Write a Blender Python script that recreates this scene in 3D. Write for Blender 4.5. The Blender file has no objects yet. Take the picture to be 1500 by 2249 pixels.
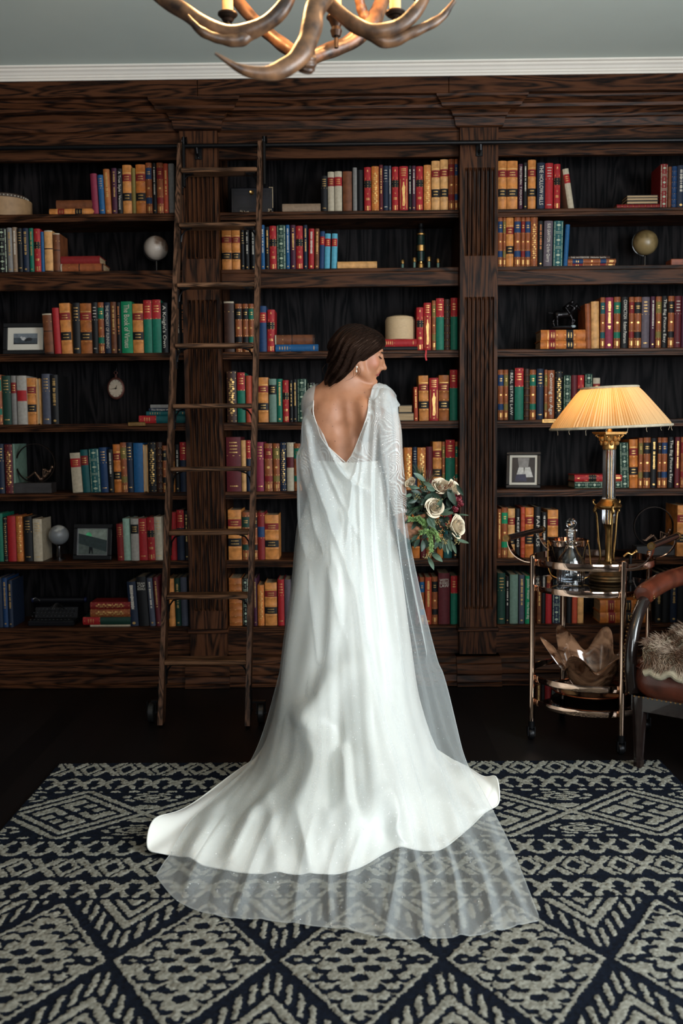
import bpy, math, random
import numpy as np
from mathutils import Vector, Matrix
from mathutils.bvhtree import BVHTree

# ------------------------------------------------------------------ camera
S = bpy.context.scene
COL = S.collection
FPX, PITCH, YAW, ROLL, CAM_H = 2100.0, math.radians(4.687), math.radians(0.558), math.radians(0.527), 1.34
_f = Vector((-math.sin(YAW) * math.cos(PITCH), math.cos(YAW) * math.cos(PITCH), -math.sin(PITCH)))
_r0 = Vector((math.cos(YAW), math.sin(YAW), 0.0))
_u0 = _r0.cross(_f)
_r = _r0 * math.cos(ROLL) - _u0 * math.sin(ROLL)
_u = _u0 * math.cos(ROLL) + _r0 * math.sin(ROLL)
cam_data = bpy.data.cameras.new('camera')
cam = bpy.data.objects.new('camera', cam_data)
COL.objects.link(cam)
cam.matrix_world = Matrix(((_r.x, _u.x, -_f.x, 0), (_r.y, _u.y, -_f.y, 0), (_r.z, _u.z, -_f.z, CAM_H), (0, 0, 0, 1)))
cam_data.sensor_fit = 'VERTICAL'
cam_data.sensor_height = 36.0
cam_data.sensor_width = 24.0
cam_data.lens = FPX / 2249 * 36
cam_data.clip_start = 0.05
cam_data.dof.use_dof = True
cam_data.dof.focus_distance = 3.75
cam_data.dof.aperture_fstop = 2.8
S.camera = cam

# ------------------------------------------------------------------ exposure, world, lights
S.view_settings.view_transform = 'Standard'
S.view_settings.look = 'None'
S.view_settings.gamma = 1.0
S.view_settings.use_curve_mapping = False
S.view_settings.exposure = 1.3
S.cycles.use_denoising = True
S.cycles.max_bounces = 10
S.cycles.diffuse_bounces = 4
S.cycles.glossy_bounces = 4
S.cycles.transmission_bounces = 10
S.cycles.transparent_max_bounces = 24
S.cycles.sample_clamp_indirect = 6.0
S.cycles.caustics_refractive = False
S.cycles.caustics_reflective = False

world = bpy.data.worlds.new('daylight')
S.world = world
world.use_nodes = True
_bg = world.node_tree.nodes['Background']
_bg.inputs['Color'].default_value = (0.75, 0.88, 1.0, 1)
_bg.inputs['Strength'].default_value = 1.0


def area(name, loc, target, sx, sy, power, color):
    d = bpy.data.lights.new(name, 'AREA')
    d.shape = 'RECTANGLE'
    d.size, d.size_y = sx, sy
    d.energy = power
    d.color = color
    o = bpy.data.objects.new(name, d)
    COL.objects.link(o)
    o.location = loc
    o.rotation_euler = (Vector(target) - Vector(loc)).to_track_quat('-Z', 'Y').to_euler()
    return o


# daylight through the tall window behind the camera and the one in the right wall
area('window_daylight', (0.75, -1.86, 1.75), (0.55, 5, 1.30), 1.9, 1.9, 40, (0.93, 0.98, 1.0))
area('window_daylight', (2.70, 1.35, 1.75), (0.0, 2.9, 1.25), 1.5, 1.9, 76, (0.90, 0.97, 1.0))


def ray(px, py):
    return _f + _r * ((px - 750) / FPX) - _u * ((py - 1124.5) / FPX)


def at_y(px, py, Y):
    """point of the plane y = Y seen at a photograph pixel"""
    d = ray(px, py)
    return Vector((d.x / d.y * Y, Y, CAM_H + d.z / d.y * Y))


def at_z(px, py, z):
    d = ray(px, py)
    t = (z - CAM_H) / d.z
    return Vector((d.x * t, d.y * t, z))


# ------------------------------------------------------------------ mesh helpers
class MB:
    """collects shapes that become ONE mesh object"""

    def __init__(s):
        s.v, s.f, s.m, s.col = [], [], [], None

    def add(s, verts, faces, mi=0):
        b = len(s.v)
        s.v += [tuple(p) for p in verts]
        s.f += [tuple(i + b for i in f) for f in faces]
        s.m += [mi] * len(faces)
        return s

    def box(s, a, b, mi=0, bev=0.0):
        x0, x1 = sorted((a[0], b[0])); y0, y1 = sorted((a[1], b[1])); z0, z1 = sorted((a[2], b[2]))
        if bev <= 0:
            v = [(x0, y0, z0), (x1, y0, z0), (x1, y1, z0), (x0, y1, z0), (x0, y0, z1), (x1, y0, z1), (x1, y1, z1), (x0, y1, z1)]
            return s.add(v, [(0, 3, 2, 1), (4, 5, 6, 7), (0, 1, 5, 4), (1, 2, 6, 5), (2, 3, 7, 6), (3, 0, 4, 7)], mi)
        e = min(bev, (x1 - x0) * .45, (y1 - y0) * .45, (z1 - z0) * .45)
        v, idx = [], {}
        for ix, (xo, xi) in enumerate(((x0, x0 + e), (x1, x1 - e))):
            for iy, (yo, yi) in enumerate(((y0, y0 + e), (y1, y1 - e))):
                for iz, (zo, zi) in enumerate(((z0, z0 + e), (z1, z1 - e))):
                    for ax, p in enumerate(((xo, yi, zi), (xi, yo, zi), (xi, yi, zo))):
                        idx[ix, iy, iz, ax] = len(v); v.append(p)
        f = []
        for ax in range(3):
            o = [i for i in range(3) if i != ax]
            for sd in (0, 1):
                q = []
                for (p, r) in ((0, 0), (1, 0), (1, 1), (0, 1)):
                    k = [0, 0, 0]; k[ax] = sd; k[o[0]] = p; k[o[1]] = r
                    q.append(idx[k[0], k[1], k[2], ax])
                f.append(q)
        for ax in range(3):
            o = [i for i in range(3) if i != ax]
            for p in (0, 1):
                for r in (0, 1):
                    ks = []
                    for t in (0, 1):
                        k = [0, 0, 0]; k[ax] = t; k[o[0]] = p; k[o[1]] = r
                        ks.append(tuple(k))
                    f.append([idx[ks[0] + (o[0],)], idx[ks[1] + (o[0],)], idx[ks[1] + (o[1],)], idx[ks[0] + (o[1],)]])
        for i in (0, 1):
            for j in (0, 1):
                for k in (0, 1):
                    f.append([idx[i, j, k, 0], idx[i, j, k, 1], idx[i, j, k, 2]])
        return s.add(v, f, mi)

    def tube(s, path, r, n=10, mi=0, caps=True, sy=1.0):
        P = [Vector(p) for p in path]
        R = list(r) if hasattr(r, '__len__') else [r] * len(P)
        b = len(s.v)
        t0 = (P[1] - P[0]).normalized()
        a = t0.orthogonal().normalized()
        for i, p in enumerate(P):
            t = (P[min(i + 1, len(P) - 1)] - P[max(i - 1, 0)])
            t = t.normalized() if t.length > 1e-9 else t0
            a = (a - t * a.dot(t))
            a = a.normalized() if a.length > 1e-6 else t.orthogonal().normalized()
            c = t.cross(a)
            for k in range(n):
                w = 2 * math.pi * k / n
                s.v.append(tuple(p + (a * math.cos(w) + c * (math.sin(w) * sy)) * R[i]))
        for i in range(len(P) - 1):
            for k in range(n):
                q = (k + 1) % n
                s.f.append((b + i * n + k, b + i * n + q, b + (i + 1) * n + q, b + (i + 1) * n + k)); s.m.append(mi)
        if caps:
            s.f.append(tuple(b + k for k in range(n))[::-1]); s.m.append(mi)
            e = b + (len(P) - 1) * n
            s.f.append(tuple(e + k for k in range(n))); s.m.append(mi)
        return s

    def lathe(s, prof, n=32, c=(0, 0, 0), mi=0, rot=None, sx=1.0, fn=None, caps=True):
        """profile [(radius, height)] turned about the vertical axis at c"""
        b = len(s.v)
        for (r, h) in prof:
            for k in range(n):
                w = 2 * math.pi * k / n
                rr = r * (fn(w, h) if fn else 1.0)
                p = Vector((rr * math.cos(w) * sx, rr * math.sin(w), h))
                if rot is not None:
                    p = rot @ p
                s.v.append((p.x + c[0], p.y + c[1], p.z + c[2]))
        L = len(prof)
        for i in range(L - 1):
            for k in range(n):
                q = (k + 1) % n
                s.f.append((b + i * n + k, b + i * n + q, b + (i + 1) * n + q, b + (i + 1) * n + k)); s.m.append(mi)
        if caps:
            if prof[0][0] > 1e-5:
                s.f.append(tuple(b + k for k in range(n))[::-1]); s.m.append(mi)
            if prof[-1][0] > 1e-5:
                s.f.append(tuple(b + (L - 1) * n + k for k in range(n))); s.m.append(mi)
        return s

    def ball(s, c, r, mi=0, n=16, rot=None):
        r = r if hasattr(r, '__len__') else (r, r, r)
        m = n // 2
        b = len(s.v)
        for i in range(m + 1):
            t = math.pi * i / m
            for k in range(n):
                w = 2 * math.pi * k / n
                p = Vector((r[0] * math.sin(t) * math.cos(w), r[1] * math.sin(t) * math.sin(w), r[2] * math.cos(t)))
                if rot is not None:
                    p = rot @ p
                s.v.append((p.x + c[0], p.y + c[1], p.z + c[2]))
        for i in range(m):
            for k in range(n):
                q = (k + 1) % n
                s.f.append((b + i * n + k, b + (i + 1) * n + k, b + (i + 1) * n + q, b + i * n + q)); s.m.append(mi)
        return s

    def sheet(s, G, mi=0, wrap=False):
        """G: array rows x cols x 3"""
        R, C = G.shape[:2]
        b = len(s.v)
        s.v += [tuple(p) for p in G.reshape(-1, 3)]
        for i in range(R - 1):
            for k in range(C if wrap else C - 1):
                q = (k + 1) % C
                s.f.append((b + i * C + k, b + i * C + q, b + (i + 1) * C + q, b + (i + 1) * C + k)); s.m.append(mi)
        return s

    def prism(s, poly, y0, y1, mi=0):
        """polygon in x,z pushed through from y0 to y1"""
        n = len(poly)
        v = [(x, y0, z) for x, z in poly] + [(x, y1, z) for x, z in poly]
        f = [tuple(range(n)), tuple(range(2 * n - 1, n - 1, -1))]
        f += [((i + 1) % n, i, n + i, n + (i + 1) % n) for i in range(n)]
        return s.add(v, f, mi)

    def extrude_x(s, prof, x0, x1, mi=0, e0=None, e1=None):
        """profile [(y, z)] closed, run along x; e0/e1 give mitred end offsets per point"""
        n = len(prof)
        v = [(x0 + (e0[i] if e0 else 0), y, z) for i, (y, z) in enumerate(prof)] + [(x1 + (e1[i] if e1 else 0), y, z) for i, (y, z) in enumerate(prof)]
        f = [tuple(range(n)), tuple(range(2 * n - 1, n - 1, -1))]
        f += [((i + 1) % n, i, n + i, n + (i + 1) % n) for i in range(n)]
        return s.add(v, f, mi)

    def build(s, name, mats, parent=None, smooth=30.0, loc=None, recalc=True):
        me = bpy.data.meshes.new(name)
        off = Vector(loc) if loc is not None else Vector((0, 0, 0))
        if loc is not None:
            me.from_pydata([(x - off.x, y - off.y, z - off.z) for x, y, z in s.v], [], s.f)
        else:
            me.from_pydata(s.v, [], s.f)
        mats = mats if isinstance(mats, (list, tuple)) else [mats]
        for m in mats:
            me.materials.append(m)
        if len(mats) > 1:
            me.polygons.foreach_set('material_index', s.m)
        if recalc:
            import bmesh
            bm = bmesh.new(); bm.from_mesh(me)
            bmesh.ops.recalc_face_normals(bm, faces=bm.faces)
            bm.to_mesh(me); bm.free()
        if smooth:
            me.polygons.foreach_set('use_smooth', [True] * len(me.polygons))
            if smooth < 179:
                me.set_sharp_from_angle(angle=math.radians(smooth))
        me.update()
        return link(name, me, parent, loc)


def link(name, me, parent=None, loc=None):
    o = bpy.data.objects.new(name, me)
    COL.objects.link(o)
    if loc is not None:
        o.location = loc
    if parent is not None:
        o.parent = parent
        if loc is None:
            # geometry given in world coordinates: undo the parent's placement
            o.matrix_parent_inverse = world_of(parent).inverted()
    return o


def world_of(o):
    m = Matrix.LocRotScale(o.location, o.rotation_euler, o.scale)
    return (world_of(o.parent) @ o.matrix_parent_inverse @ m) if o.parent else m


def tag(o, label, cat, group=None):
    o['label'] = label
    o['category'] = cat
    if group:
        o['group'] = group
    return o


def thing(name, loc, label, cat, group=None):
    o = bpy.data.objects.new(name, None)
    o.empty_display_size = 0.05
    COL.objects.link(o)
    o.location = loc
    return tag(o, label, cat, group)


def struct(o):
    o['kind'] = 'structure'
    return o


def spline(P, n, closed=False):
    """Catmull-Rom through points -> n samples (array)"""
    P = np.asarray([tuple(p) for p in P], float)
    m = len(P)
    t = np.linspace(0, m if closed else m - 1, n, endpoint=not closed)
    i = np.floor(t).astype(int)
    if not closed:
        i = np.minimum(i, m - 2)
    u = (t - i)[:, None]
    if closed:
        a, b, c, d = P[(i - 1) % m], P[i % m], P[(i + 1) % m], P[(i + 2) % m]
    else:
        Q = np.vstack([2 * P[0] - P[1], P, 2 * P[-1] - P[-2]])
        a, b, c, d = Q[i], Q[i + 1], Q[i + 2], Q[i + 3]
    return 0.5 * (2 * b + (c - a) * u + (2 * a - 5 * b + 4 * c - d) * u ** 2 + (3 * b - a - 3 * c + d) * u ** 3)


# ------------------------------------------------------------------ materials
_mats = {}


def nodes_of(name):
    m = bpy.data.materials.new(name)
    m.use_nodes = True
    nt = m.node_tree
    return m, nt, nt.nodes['Principled BSDF']


def mat(name, color, rough=0.5, metal=0.0, var=0.25, scale=40.0, bump=0.0, spec=0.5, stretch=(1, 1, 1), coat=0.0, sheen=0.0, emit=None, es=0.0, bscale=None, trans=0.0, ior=1.45, color2=None, sss=0.0):
    if name in _mats:
        return _mats[name]
    m, nt, p = nodes_of(name)
    N, L = nt.nodes.new, nt.links.new
    c = tuple(color)
    p.inputs['Roughness'].default_value = rough
    p.inputs['Metallic'].default_value = metal
    p.inputs['Specular IOR Level'].default_value = spec
    p.inputs['Coat Weight'].default_value = coat
    p.inputs['Sheen Weight'].default_value = sheen
    p.inputs['Transmission Weight'].default_value = trans
    p.inputs['IOR'].default_value = ior
    p.inputs['Subsurface Weight'].default_value = sss
    if sss:
        p.inputs['Subsurface Radius'].default_value = (1.0, 0.35, 0.2)
        p.inputs['Subsurface Scale'].default_value = 0.006
    tc = N('ShaderNodeTexCoord'); mp = N('ShaderNodeMapping'); nz = N('ShaderNodeTexNoise')
    mp.inputs['Scale'].default_value = stretch
    L(tc.outputs['Object'], mp.inputs['Vector']); L(mp.outputs['Vector'], nz.inputs['Vector'])
    nz.inputs['Scale'].default_value = scale
    nz.inputs['Detail'].default_value = 4
    rp = N('ShaderNodeValToRGB')
    e0, e1 = rp.color_ramp.elements
    e0.position, e1.position = 0.3, 0.7
    c2 = color2 if color2 else tuple(x * (1 - var) for x in c)
    e0.color = (*c2, 1); e1.color = (*[min(1, x * (1 + (0 if color2 else var * .4))) for x in c], 1)
    L(nz.outputs['Fac'], rp.inputs['Fac']); L(rp.outputs['Color'], p.inputs['Base Color'])
    if bump:
        bp = N('ShaderNodeBump'); bp.inputs['Strength'].default_value = bump; bp.inputs['Distance'].default_value = 0.004
        if bscale:
            n2 = N('ShaderNodeTexNoise'); n2.inputs['Scale'].default_value = bscale; n2.inputs['Detail'].default_value = 3
            L(mp.outputs['Vector'], n2.inputs['Vector']); L(n2.outputs['Fac'], bp.inputs['Height'])
        else:
            L(nz.outputs['Fac'], bp.inputs['Height'])
        L(bp.outputs['Normal'], p.inputs['Normal'])
    if emit:
        p.inputs['Emission Color'].default_value = (*emit, 1)
        p.inputs['Emission Strength'].default_value = es
    _mats[name] = m
    return m


def wood(name, dark, light, axis='Z', rough=0.42, freq=9.0, dist=3.0, spec=0.10, contrast=(0.26, 0.78)):
    """oak with open grain; axis = direction of the grain"""
    if name in _mats:
        return _mats[name]
    m, nt, p = nodes_of(name)
    N, L = nt.nodes.new, nt.links.new
    tc = N('ShaderNodeTexCoord'); mp = N('ShaderNodeMapping')
    st = {'X': (0.09, 1, 1), 'Y': (1, 0.09, 1), 'Z': (1, 1, 0.09)}[axis]
    mp.inputs['Scale'].default_value = st
    L(tc.outputs['Object'], mp.inputs['Vector'])
    big = N('ShaderNodeTexNoise'); big.inputs['Scale'].default_value = freq; big.inputs['Detail'].default_value = 2.0; big.inputs['Distortion'].default_value = 0.6
    L(mp.outputs['Vector'], big.inputs['Vector'])
    mul = N('ShaderNodeMath'); mul.operation = 'MULTIPLY'; mul.inputs[1].default_value = dist * 6
    L(big.outputs['Fac'], mul.inputs[0])
    fr = N('ShaderNodeMath'); fr.operation = 'SINE'
    m2 = N('ShaderNodeMath'); m2.operation = 'MULTIPLY'; m2.inputs[1].default_value = 3.0
    L(mul.outputs[0], m2.inputs[0]); L(m2.outputs[0], fr.inputs[0])
    fine = N('ShaderNodeTexNoise'); fine.inputs['Scale'].default_value = freq * 14; fine.inputs['Detail'].default_value = 3
    L(mp.outputs['Vector'], fine.inputs['Vector'])
    ad = N('ShaderNodeMath'); ad.operation = 'MULTIPLY_ADD'; ad.inputs[1].default_value = 0.22; ad.inputs[2].default_value = 0.24
    L(fr.outputs[0], ad.inputs[0])
    a2 = N('ShaderNodeMath'); a2.operation = 'MULTIPLY_ADD'; a2.inputs[1].default_value = 0.62
    L(fine.outputs['Fac'], a2.inputs[0]); L(ad.outputs[0], a2.inputs[2])
    rp = N('ShaderNodeValToRGB')
    rp.color_ramp.elements[0].position, rp.color_ramp.elements[1].position = contrast
    rp.color_ramp.elements[0].color = (*dark, 1); rp.color_ramp.elements[1].color = (*light, 1)
    L(a2.outputs[0], rp.inputs['Fac']); L(rp.outputs['Color'], p.inputs['Base Color'])
    p.inputs['Roughness'].default_value = rough
    p.inputs['Specular IOR Level'].default_value = spec
    bp = N('ShaderNodeBump'); bp.inputs['Strength'].default_value = 0.25; bp.inputs['Distance'].default_value = 0.002
    L(a2.outputs[0], bp.inputs['Height']); L(bp.outputs['Normal'], p.inputs['Normal'])
    _mats[name] = m
    return m


OAK_D, OAK_L = (0.0030, 0.0018, 0.0016), (0.066, 0.0245, 0.0105)
M_OAKX = wood('dark_oak_horizontal', OAK_D, OAK_L, 'X', freq=13)
M_OAKZ = wood('dark_oak_vertical', OAK_D, OAK_L, 'Z', freq=12)
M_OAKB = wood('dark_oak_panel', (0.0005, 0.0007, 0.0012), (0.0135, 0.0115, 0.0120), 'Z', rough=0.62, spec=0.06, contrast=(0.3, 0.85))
M_LADX = wood('ladder_oak_tread', (0.012, 0.007, 0.005), (0.17, 0.085, 0.045), 'X', freq=14)
M_LADZ = wood('ladder_oak_rail', (0.01, 0.006, 0.004), (0.12, 0.06, 0.035), 'Z', freq=14)
M_IRON = mat('blackened_iron', (0.006, 0.006, 0.007), 0.38, 0.6, 0.2)
M_BRASS = mat('aged_brass', (0.42, 0.24, 0.085), 0.32, 1.0, 0.35, 60)
M_GILT = mat('gilt', (0.62, 0.38, 0.13), 0.42, 0.7, 0.3, 90)
M_WHITEINK = mat('pale_lettering', (0.55, 0.5, 0.42), 0.6)
M_ORANGEINK = mat('orange_lettering', (0.55, 0.17, 0.04), 0.6)
M_PAGES = mat('book_pages', (0.36, 0.25, 0.14), 0.85, 0, 0.35, 300, stretch=(1, .02, .02), bump=0.2)
M_CHROME = mat('warm_polished_metal', (0.72, 0.50, 0.38), 0.08, 1.0, 0.06, 20)
# ------------------------------------------------------------------ room shell
CEIL = at_y(750, 134, 4.86).z
X0, X1, Y0, Y1 = -2.75, 2.75, -1.9, 5.62
M_CEIL = mat('ceiling_paint', (0.60, 0.68, 0.635), 0.9, 0, 0.04, 3)
M_TRIM = mat('white_trim_paint', (0.68, 0.64, 0.58), 0.6, 0, 0.05, 5)
M_WALL = mat('dark_wall_paint', (0.10, 0.10, 0.105), 0.85, 0, 0.1, 4)

# dark stained floorboards, running towards the bookcase
m, nt, p = nodes_of('dark_floorboards')
N, L = nt.nodes.new, nt.links.new
tc = N('ShaderNodeTexCoord'); mp = N('ShaderNodeMapping'); br = N('ShaderNodeTexBrick')
mp.inputs['Rotation'].default_value = (0, 0, math.radians(90))
L(tc.outputs['Object'], mp.inputs['Vector']); L(mp.outputs['Vector'], br.inputs['Vector'])
br.inputs['Color1'].default_value = (0.0022, 0.0019, 0.0021, 1); br.inputs['Color2'].default_value = (0.0042, 0.0034, 0.0034, 1)
br.inputs['Mortar'].default_value = (0.002, 0.002, 0.002, 1); br.inputs['Scale'].default_value = 1.0
br.inputs['Mortar Size'].default_value = 0.003; br.inputs['Brick Width'].default_value = 1.3; br.inputs['Row Height'].default_value = 0.12
L(br.outputs['Color'], p.inputs['Base Color']); p.inputs['Roughness'].default_value = 0.42
p.inputs['Specular IOR Level'].default_value = 0.18
M_FLOOR = m
struct(MB().box((X0, Y0, -0.1), (X1, Y1, 0)).build('floor', M_FLOOR, smooth=0))
struct(MB().box((X0, Y0, CEIL), (X1, Y1, CEIL + 0.1)).build('ceiling', M_CEIL, smooth=0))
struct(MB().box((X0, Y1, -0.1), (X1, Y1 + 0.1, CEIL + .1)).build('wall_back', M_WALL, smooth=0))
struct(MB().box((X0 - 0.1, Y0, -0.1), (X0, Y1, CEIL + .1)).build('wall_left', M_WALL, smooth=0))


def wall_open(name, along, fixed, a0, a1, o0, o1, z0, z1, t):
    b = MB()
    def q(s0, s1, zz0, zz1):
        if along == 'y':
            b.box((fixed, s0, zz0), (fixed + t, s1, zz1))
        else:
            b.box((s0, fixed, zz0), (s1, fixed + t, zz1))
    q(a0, o0, -.1, CEIL + .1); q(o1, a1, -.1, CEIL + .1); q(o0, o1, -.1, z0); q(o0, o1, z1, CEIL + .1)
    return struct(b.build(name, M_WALL, smooth=0))


wall_open('wall_right', 'y', X1, Y0, Y1, 0.6, 2.1, 0.8, 2.7, 0.1)
wall_open('wall_front', 'x', Y0 - 0.1, X0, X1, -0.2, 1.7, 0.8, 2.7, 0.1)
for nm, along in (('window_1', 'x'), ('window_2', 'y')):
    b = MB()
    a0, a1 = (-0.2, 1.7) if along == 'x' else (0.6, 2.1)
    for k in range(3):
        a = a0 + (a1 - a0) * k / 2
        for (s0, s1, z0, z1) in ((a - .03, a + .03, .8, 2.7),):
            b.box((s0, Y0 - .07, z0), (s1, Y0 - .03, z1)) if along == 'x' else b.box((X1 + .03, s0, z0), (X1 + .07, s1, z1))
    for z in (.83, 1.75, 2.67):
        b.box((a0, Y0 - .07, z - .03), (a1, Y0 - .03, z + .03)) if along == 'x' else b.box((X1 + .03, a0, z - .03), (X1 + .07, a1, z + .03))
    struct(b.build(nm, M_TRIM, smooth=0))

# ------------------------------------------------------------------ built-in bookcase
YF = 5.10            # front edge of the shelves
YP = 5.035           # front face of the pilasters
YB = 5.45            # back panels
def zy(py, Y=YF, px=1005): return at_y(px, py, Y).z
def xp(px, py=900, Y=YF): return at_y(px, py, Y).x
SHELF = [(460, 477), (586.5, 628), (768, 784), (923.5, 940), (1076, 1092), (1227, 1243), (1373, 1386)]
SZ = [zy(a) for a, b in SHELF]
SB = [zy(b) for a, b in SHELF]
PXL = (at_y(397, 500, YP).x, at_y(481, 500, YP).x)
PXR = (at_y(1010, 900, YP).x, at_y(1092, 900, YP).x)
PW = PXR[1] - PXR[0]
PITCH_X = ((PXR[0] + PXR[1]) - (PXL[0] + PXL[1])) / 2
cL = (PXL[0] + PXL[1]) / 2
PIL = [cL - PITCH_X, cL, cL + PITCH_X, cL + 2 * PITCH_X]
BX0, BX1 = PIL[0] - PW / 2, PIL[3] + PW / 2
Z_RAIL = zy(313, 4.98)
Z_FR0, Z_FR1 = zy(311, 5.06), zy(284, 5.06)
Z_HEAD = zy(345, YF) + .004
Z_CT, Z_TOP = zy(207, 4.93, 1005), zy(171, 4.93, 1005)
BK = thing('bookcase', ((BX0 + BX1) / 2, 5.2, 0), 'dark oak built-in bookcase with fluted pilasters filling the whole back wall', 'bookcase')
bays = [(PIL[i] + PW / 2, PIL[i + 1] - PW / 2) for i in range(3)]
for (a, c) in bays:
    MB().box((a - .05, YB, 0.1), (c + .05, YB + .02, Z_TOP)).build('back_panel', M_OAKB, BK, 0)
    for x in (a, c):
        sx = -.018 if x == a else .018
        MB().box((x, YF + .004, 0.1), (x + sx, YB, Z_TOP)).build('side_panel', M_OAKZ, BK, 0)
    MB().box((a, YF, Z_HEAD), (c, YF + .03, Z_FR1)).build('header_board', M_OAKX, BK, 0)
SHELF_OBS = {}
for bi, (a, c) in enumerate(bays):
    for k in range(7):
        zt, zb = SZ[k], SB[k]
        b = MB()
        if k == 1:
            b.box((a, YF, zt - .02), (c, YB, zt), bev=.002)
            b.box((a, YF, zb), (c, YF + .025, zt - .02), bev=.003)
        elif k == 6:
            b.box((a, YF - .012, zt - .02), (c, YB, zt), bev=.004)
        else:
            h = zt - zb
            b.extrude_x([(YB, zt), (YF + .004, zt), (YF, zt - .004), (YF, zt - h * .42), (YF + .008, zt - h * .5), (YF + .008, zt - h * .72), (YF + .003, zt - h * .8), (YF + .003, zb), (YF + .02, zb), (YF + .02, zt - h * .6), (YB, zt - h * .6)], a, c)
        SHELF_OBS[bi, k] = b.build('shelf', M_OAKX, BK, 25)
# pilasters with routed flutes
def pilaster(cx):
    x0 = cx - PW / 2
    n, w = 7, PW * .088
    fx0, fx1 = x0 + PW * .17, x0 + PW * .86
    xs, gr = [x0], [0.0]
    for i in range(n):
        c = fx0 + (fx1 - fx0) * i / (n - 1)
        for t, d in ((-.56, 0), (-.42, .55), (-.2, .95), (.2, .95), (.42, .55), (.56, 0)):
            xs.append(c + w * t); gr.append(d)
    xs.append(x0 + PW); gr.append(0.0)
    zz = [0.16]; on = [0.0]
    for (pa, pb) in ((1338, 652), (562, 368)):
        za, zb = zy(pa, YP, 1050), zy(pb, YP, 1050)
        zz += [za, za + .006, za + .018, zb - .018, zb - .006, zb]; on += [0, .7, 1, 1, .7, 0]
    zz.append(Z_FR1 + .02); on.append(0.0)
    G = np.array([[(x, YP + .016 * g * o, z) for x, g in zip(xs, gr)] for z, o in zip(zz, on)])
    b = MB().sheet(G)
    b.add([(x0, YP, .16), (x0, YF + .03, .16), (x0, YF + .03, zz[-1]), (x0, YP, zz[-1])], [(0, 1, 2, 3)])
    b.add([(x0 + PW, YP, .16), (x0 + PW, YF + .03, .16), (x0 + PW, YF + .03, zz[-1]), (x0 + PW, YP, zz[-1])], [(0, 1, 2, 3)])
    b.build('pilaster', M_OAKZ, BK, 40)
for cx in PIL:
    pilaster(cx)
# entablature: flat frieze, crown steps that break forward over each pilaster, top board
yF = 5.06
prof = lambda d: [(YF + .12, Z_FR1), (yF - d, Z_FR1), (yF - .012 - d, Z_FR1 + .006), (yF - .02 - d, Z_FR1 + .045), (yF - .03 - d, Z_FR1 + .05), (yF - .032 - d, Z_FR1 + .062), (yF - .05 - d, Z_FR1 + .085), (yF - .078 - d, Z_CT - .055), (yF - .09 - d, Z_CT - .05), (yF - .094 - d, Z_CT - .036), (yF - .118 - d, Z_CT - .012), (yF - .12 - d, Z_CT), (YF + .12, Z_CT)]
ends = [0, 0, .012, .02, .03, .032, .05, .078, .09, .094, .118, .12, 0]
for (a, c) in bays:
    MB().box((a, yF, Z_FR0), (c, YF + .03, Z_FR1), bev=.002).build('frieze', M_OAKX, BK, 25)
MB().extrude_x(prof(0), BX0, BX1).build('cornice', M_OAKX, BK, 20)
for cx in PIL:
    MB().extrude_x(prof(.03), cx - PW / 2 - .012, cx + PW / 2 + .012, e0=[-e for e in ends], e1=ends).build('cornice_break', M_OAKX, BK, 20)
for (a, c) in ((BX0, cL + .02), (cL + .022, PIL[2] - .17), (PIL[2] - .168, BX1)):
    MB().box((a, yF - .155, Z_CT), (c, YF + .12, Z_TOP), bev=.002).build('top_board', M_OAKX, BK, 20)
# plinth with stepped base mouldings, breaking forward under each pilaster
ZS = SZ[6]
z1, z2, z3, z4 = [zy(v, 5.0) for v in (1437, 1468, 1498, 1512)]
z1 = zy(1440, 5.04); z2 = zy(1458, 5.0); z3 = zy(1478, 4.99); z4 = zy(1500, 4.97)
bp = lambda d: [(YF + .1, 0), (4.985 - d, 0), (4.975 - d, .004), (4.975 - d, max(z4, .02)), (4.99 - d, max(z4, .02) + .006), (4.995 - d, z3 - .01), (4.985 - d, z3), (4.985 - d, z3 + .02), (5.0 - d, z2), (5.012 - d, z2 + .006), (5.02 - d, z1 - .012), (5.03 - d, z1), (YF + .1, z1)]
MB().extrude_x(bp(0), BX0, BX1).build('plinth', M_OAKX, BK, 20)
for cx in PIL:
    MB().extrude_x(bp(.022), cx - PW / 2 - .02, cx + PW / 2 + .02).build('plinth_block', M_OAKX, BK, 20)
    MB().box((cx - PW / 2 - .012, YP - .018, ZS - .02), (cx + PW / 2 + .012, YF + .05, ZS + .003), bev=.004).build('plinth_cap', M_OAKX, BK, 20)
for (a, c) in bays:
    MB().box((a, YF, z1 - .02), (c, YF + .03, ZS - .015)).build('plinth_panel', M_OAKX, BK, 0)
for (px, py, bi) in ((300, 931.5, 0), (1209, 924.5, 2)):
    q = at_y(px, py, YF)
    pl = MB().box((q.x - .047, YF - .004, q.z - .0115), (q.x + .047, YF + .003, q.z + .0115), bev=.003)
    for k in range(10):
        xx = q.x - .034 + .0072 * k
        pl.box((xx, YF - .0046, q.z - .0035), (xx + .0048, YF - .0035, q.z + .0035), 1)
    pl.build('brass_plate', [M_BRASS, mat('plate_engraving', (0.12, 0.06, 0.02), .6)], SHELF_OBS[bi, 3], 25)
# white crown moulding above the wood, meeting the ceiling
yc = yF - .157
ch_ = CEIL - Z_TOP
struct(MB().extrude_x([(YF + .1, Z_TOP), (yc - .004, Z_TOP)] + [(yc - .004 - .04 * t, Z_TOP + ch_ * q) for t, q in ((0, .16), (.15, .2), (.15, .34), (.3, .4), (.45, .55), (.7, .66), (.7, .8), (1, .86))] + [(yc - .044, CEIL), (YF + .1, CEIL)], X0, X1).build('trim_1', M_TRIM, None, 20))
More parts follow.
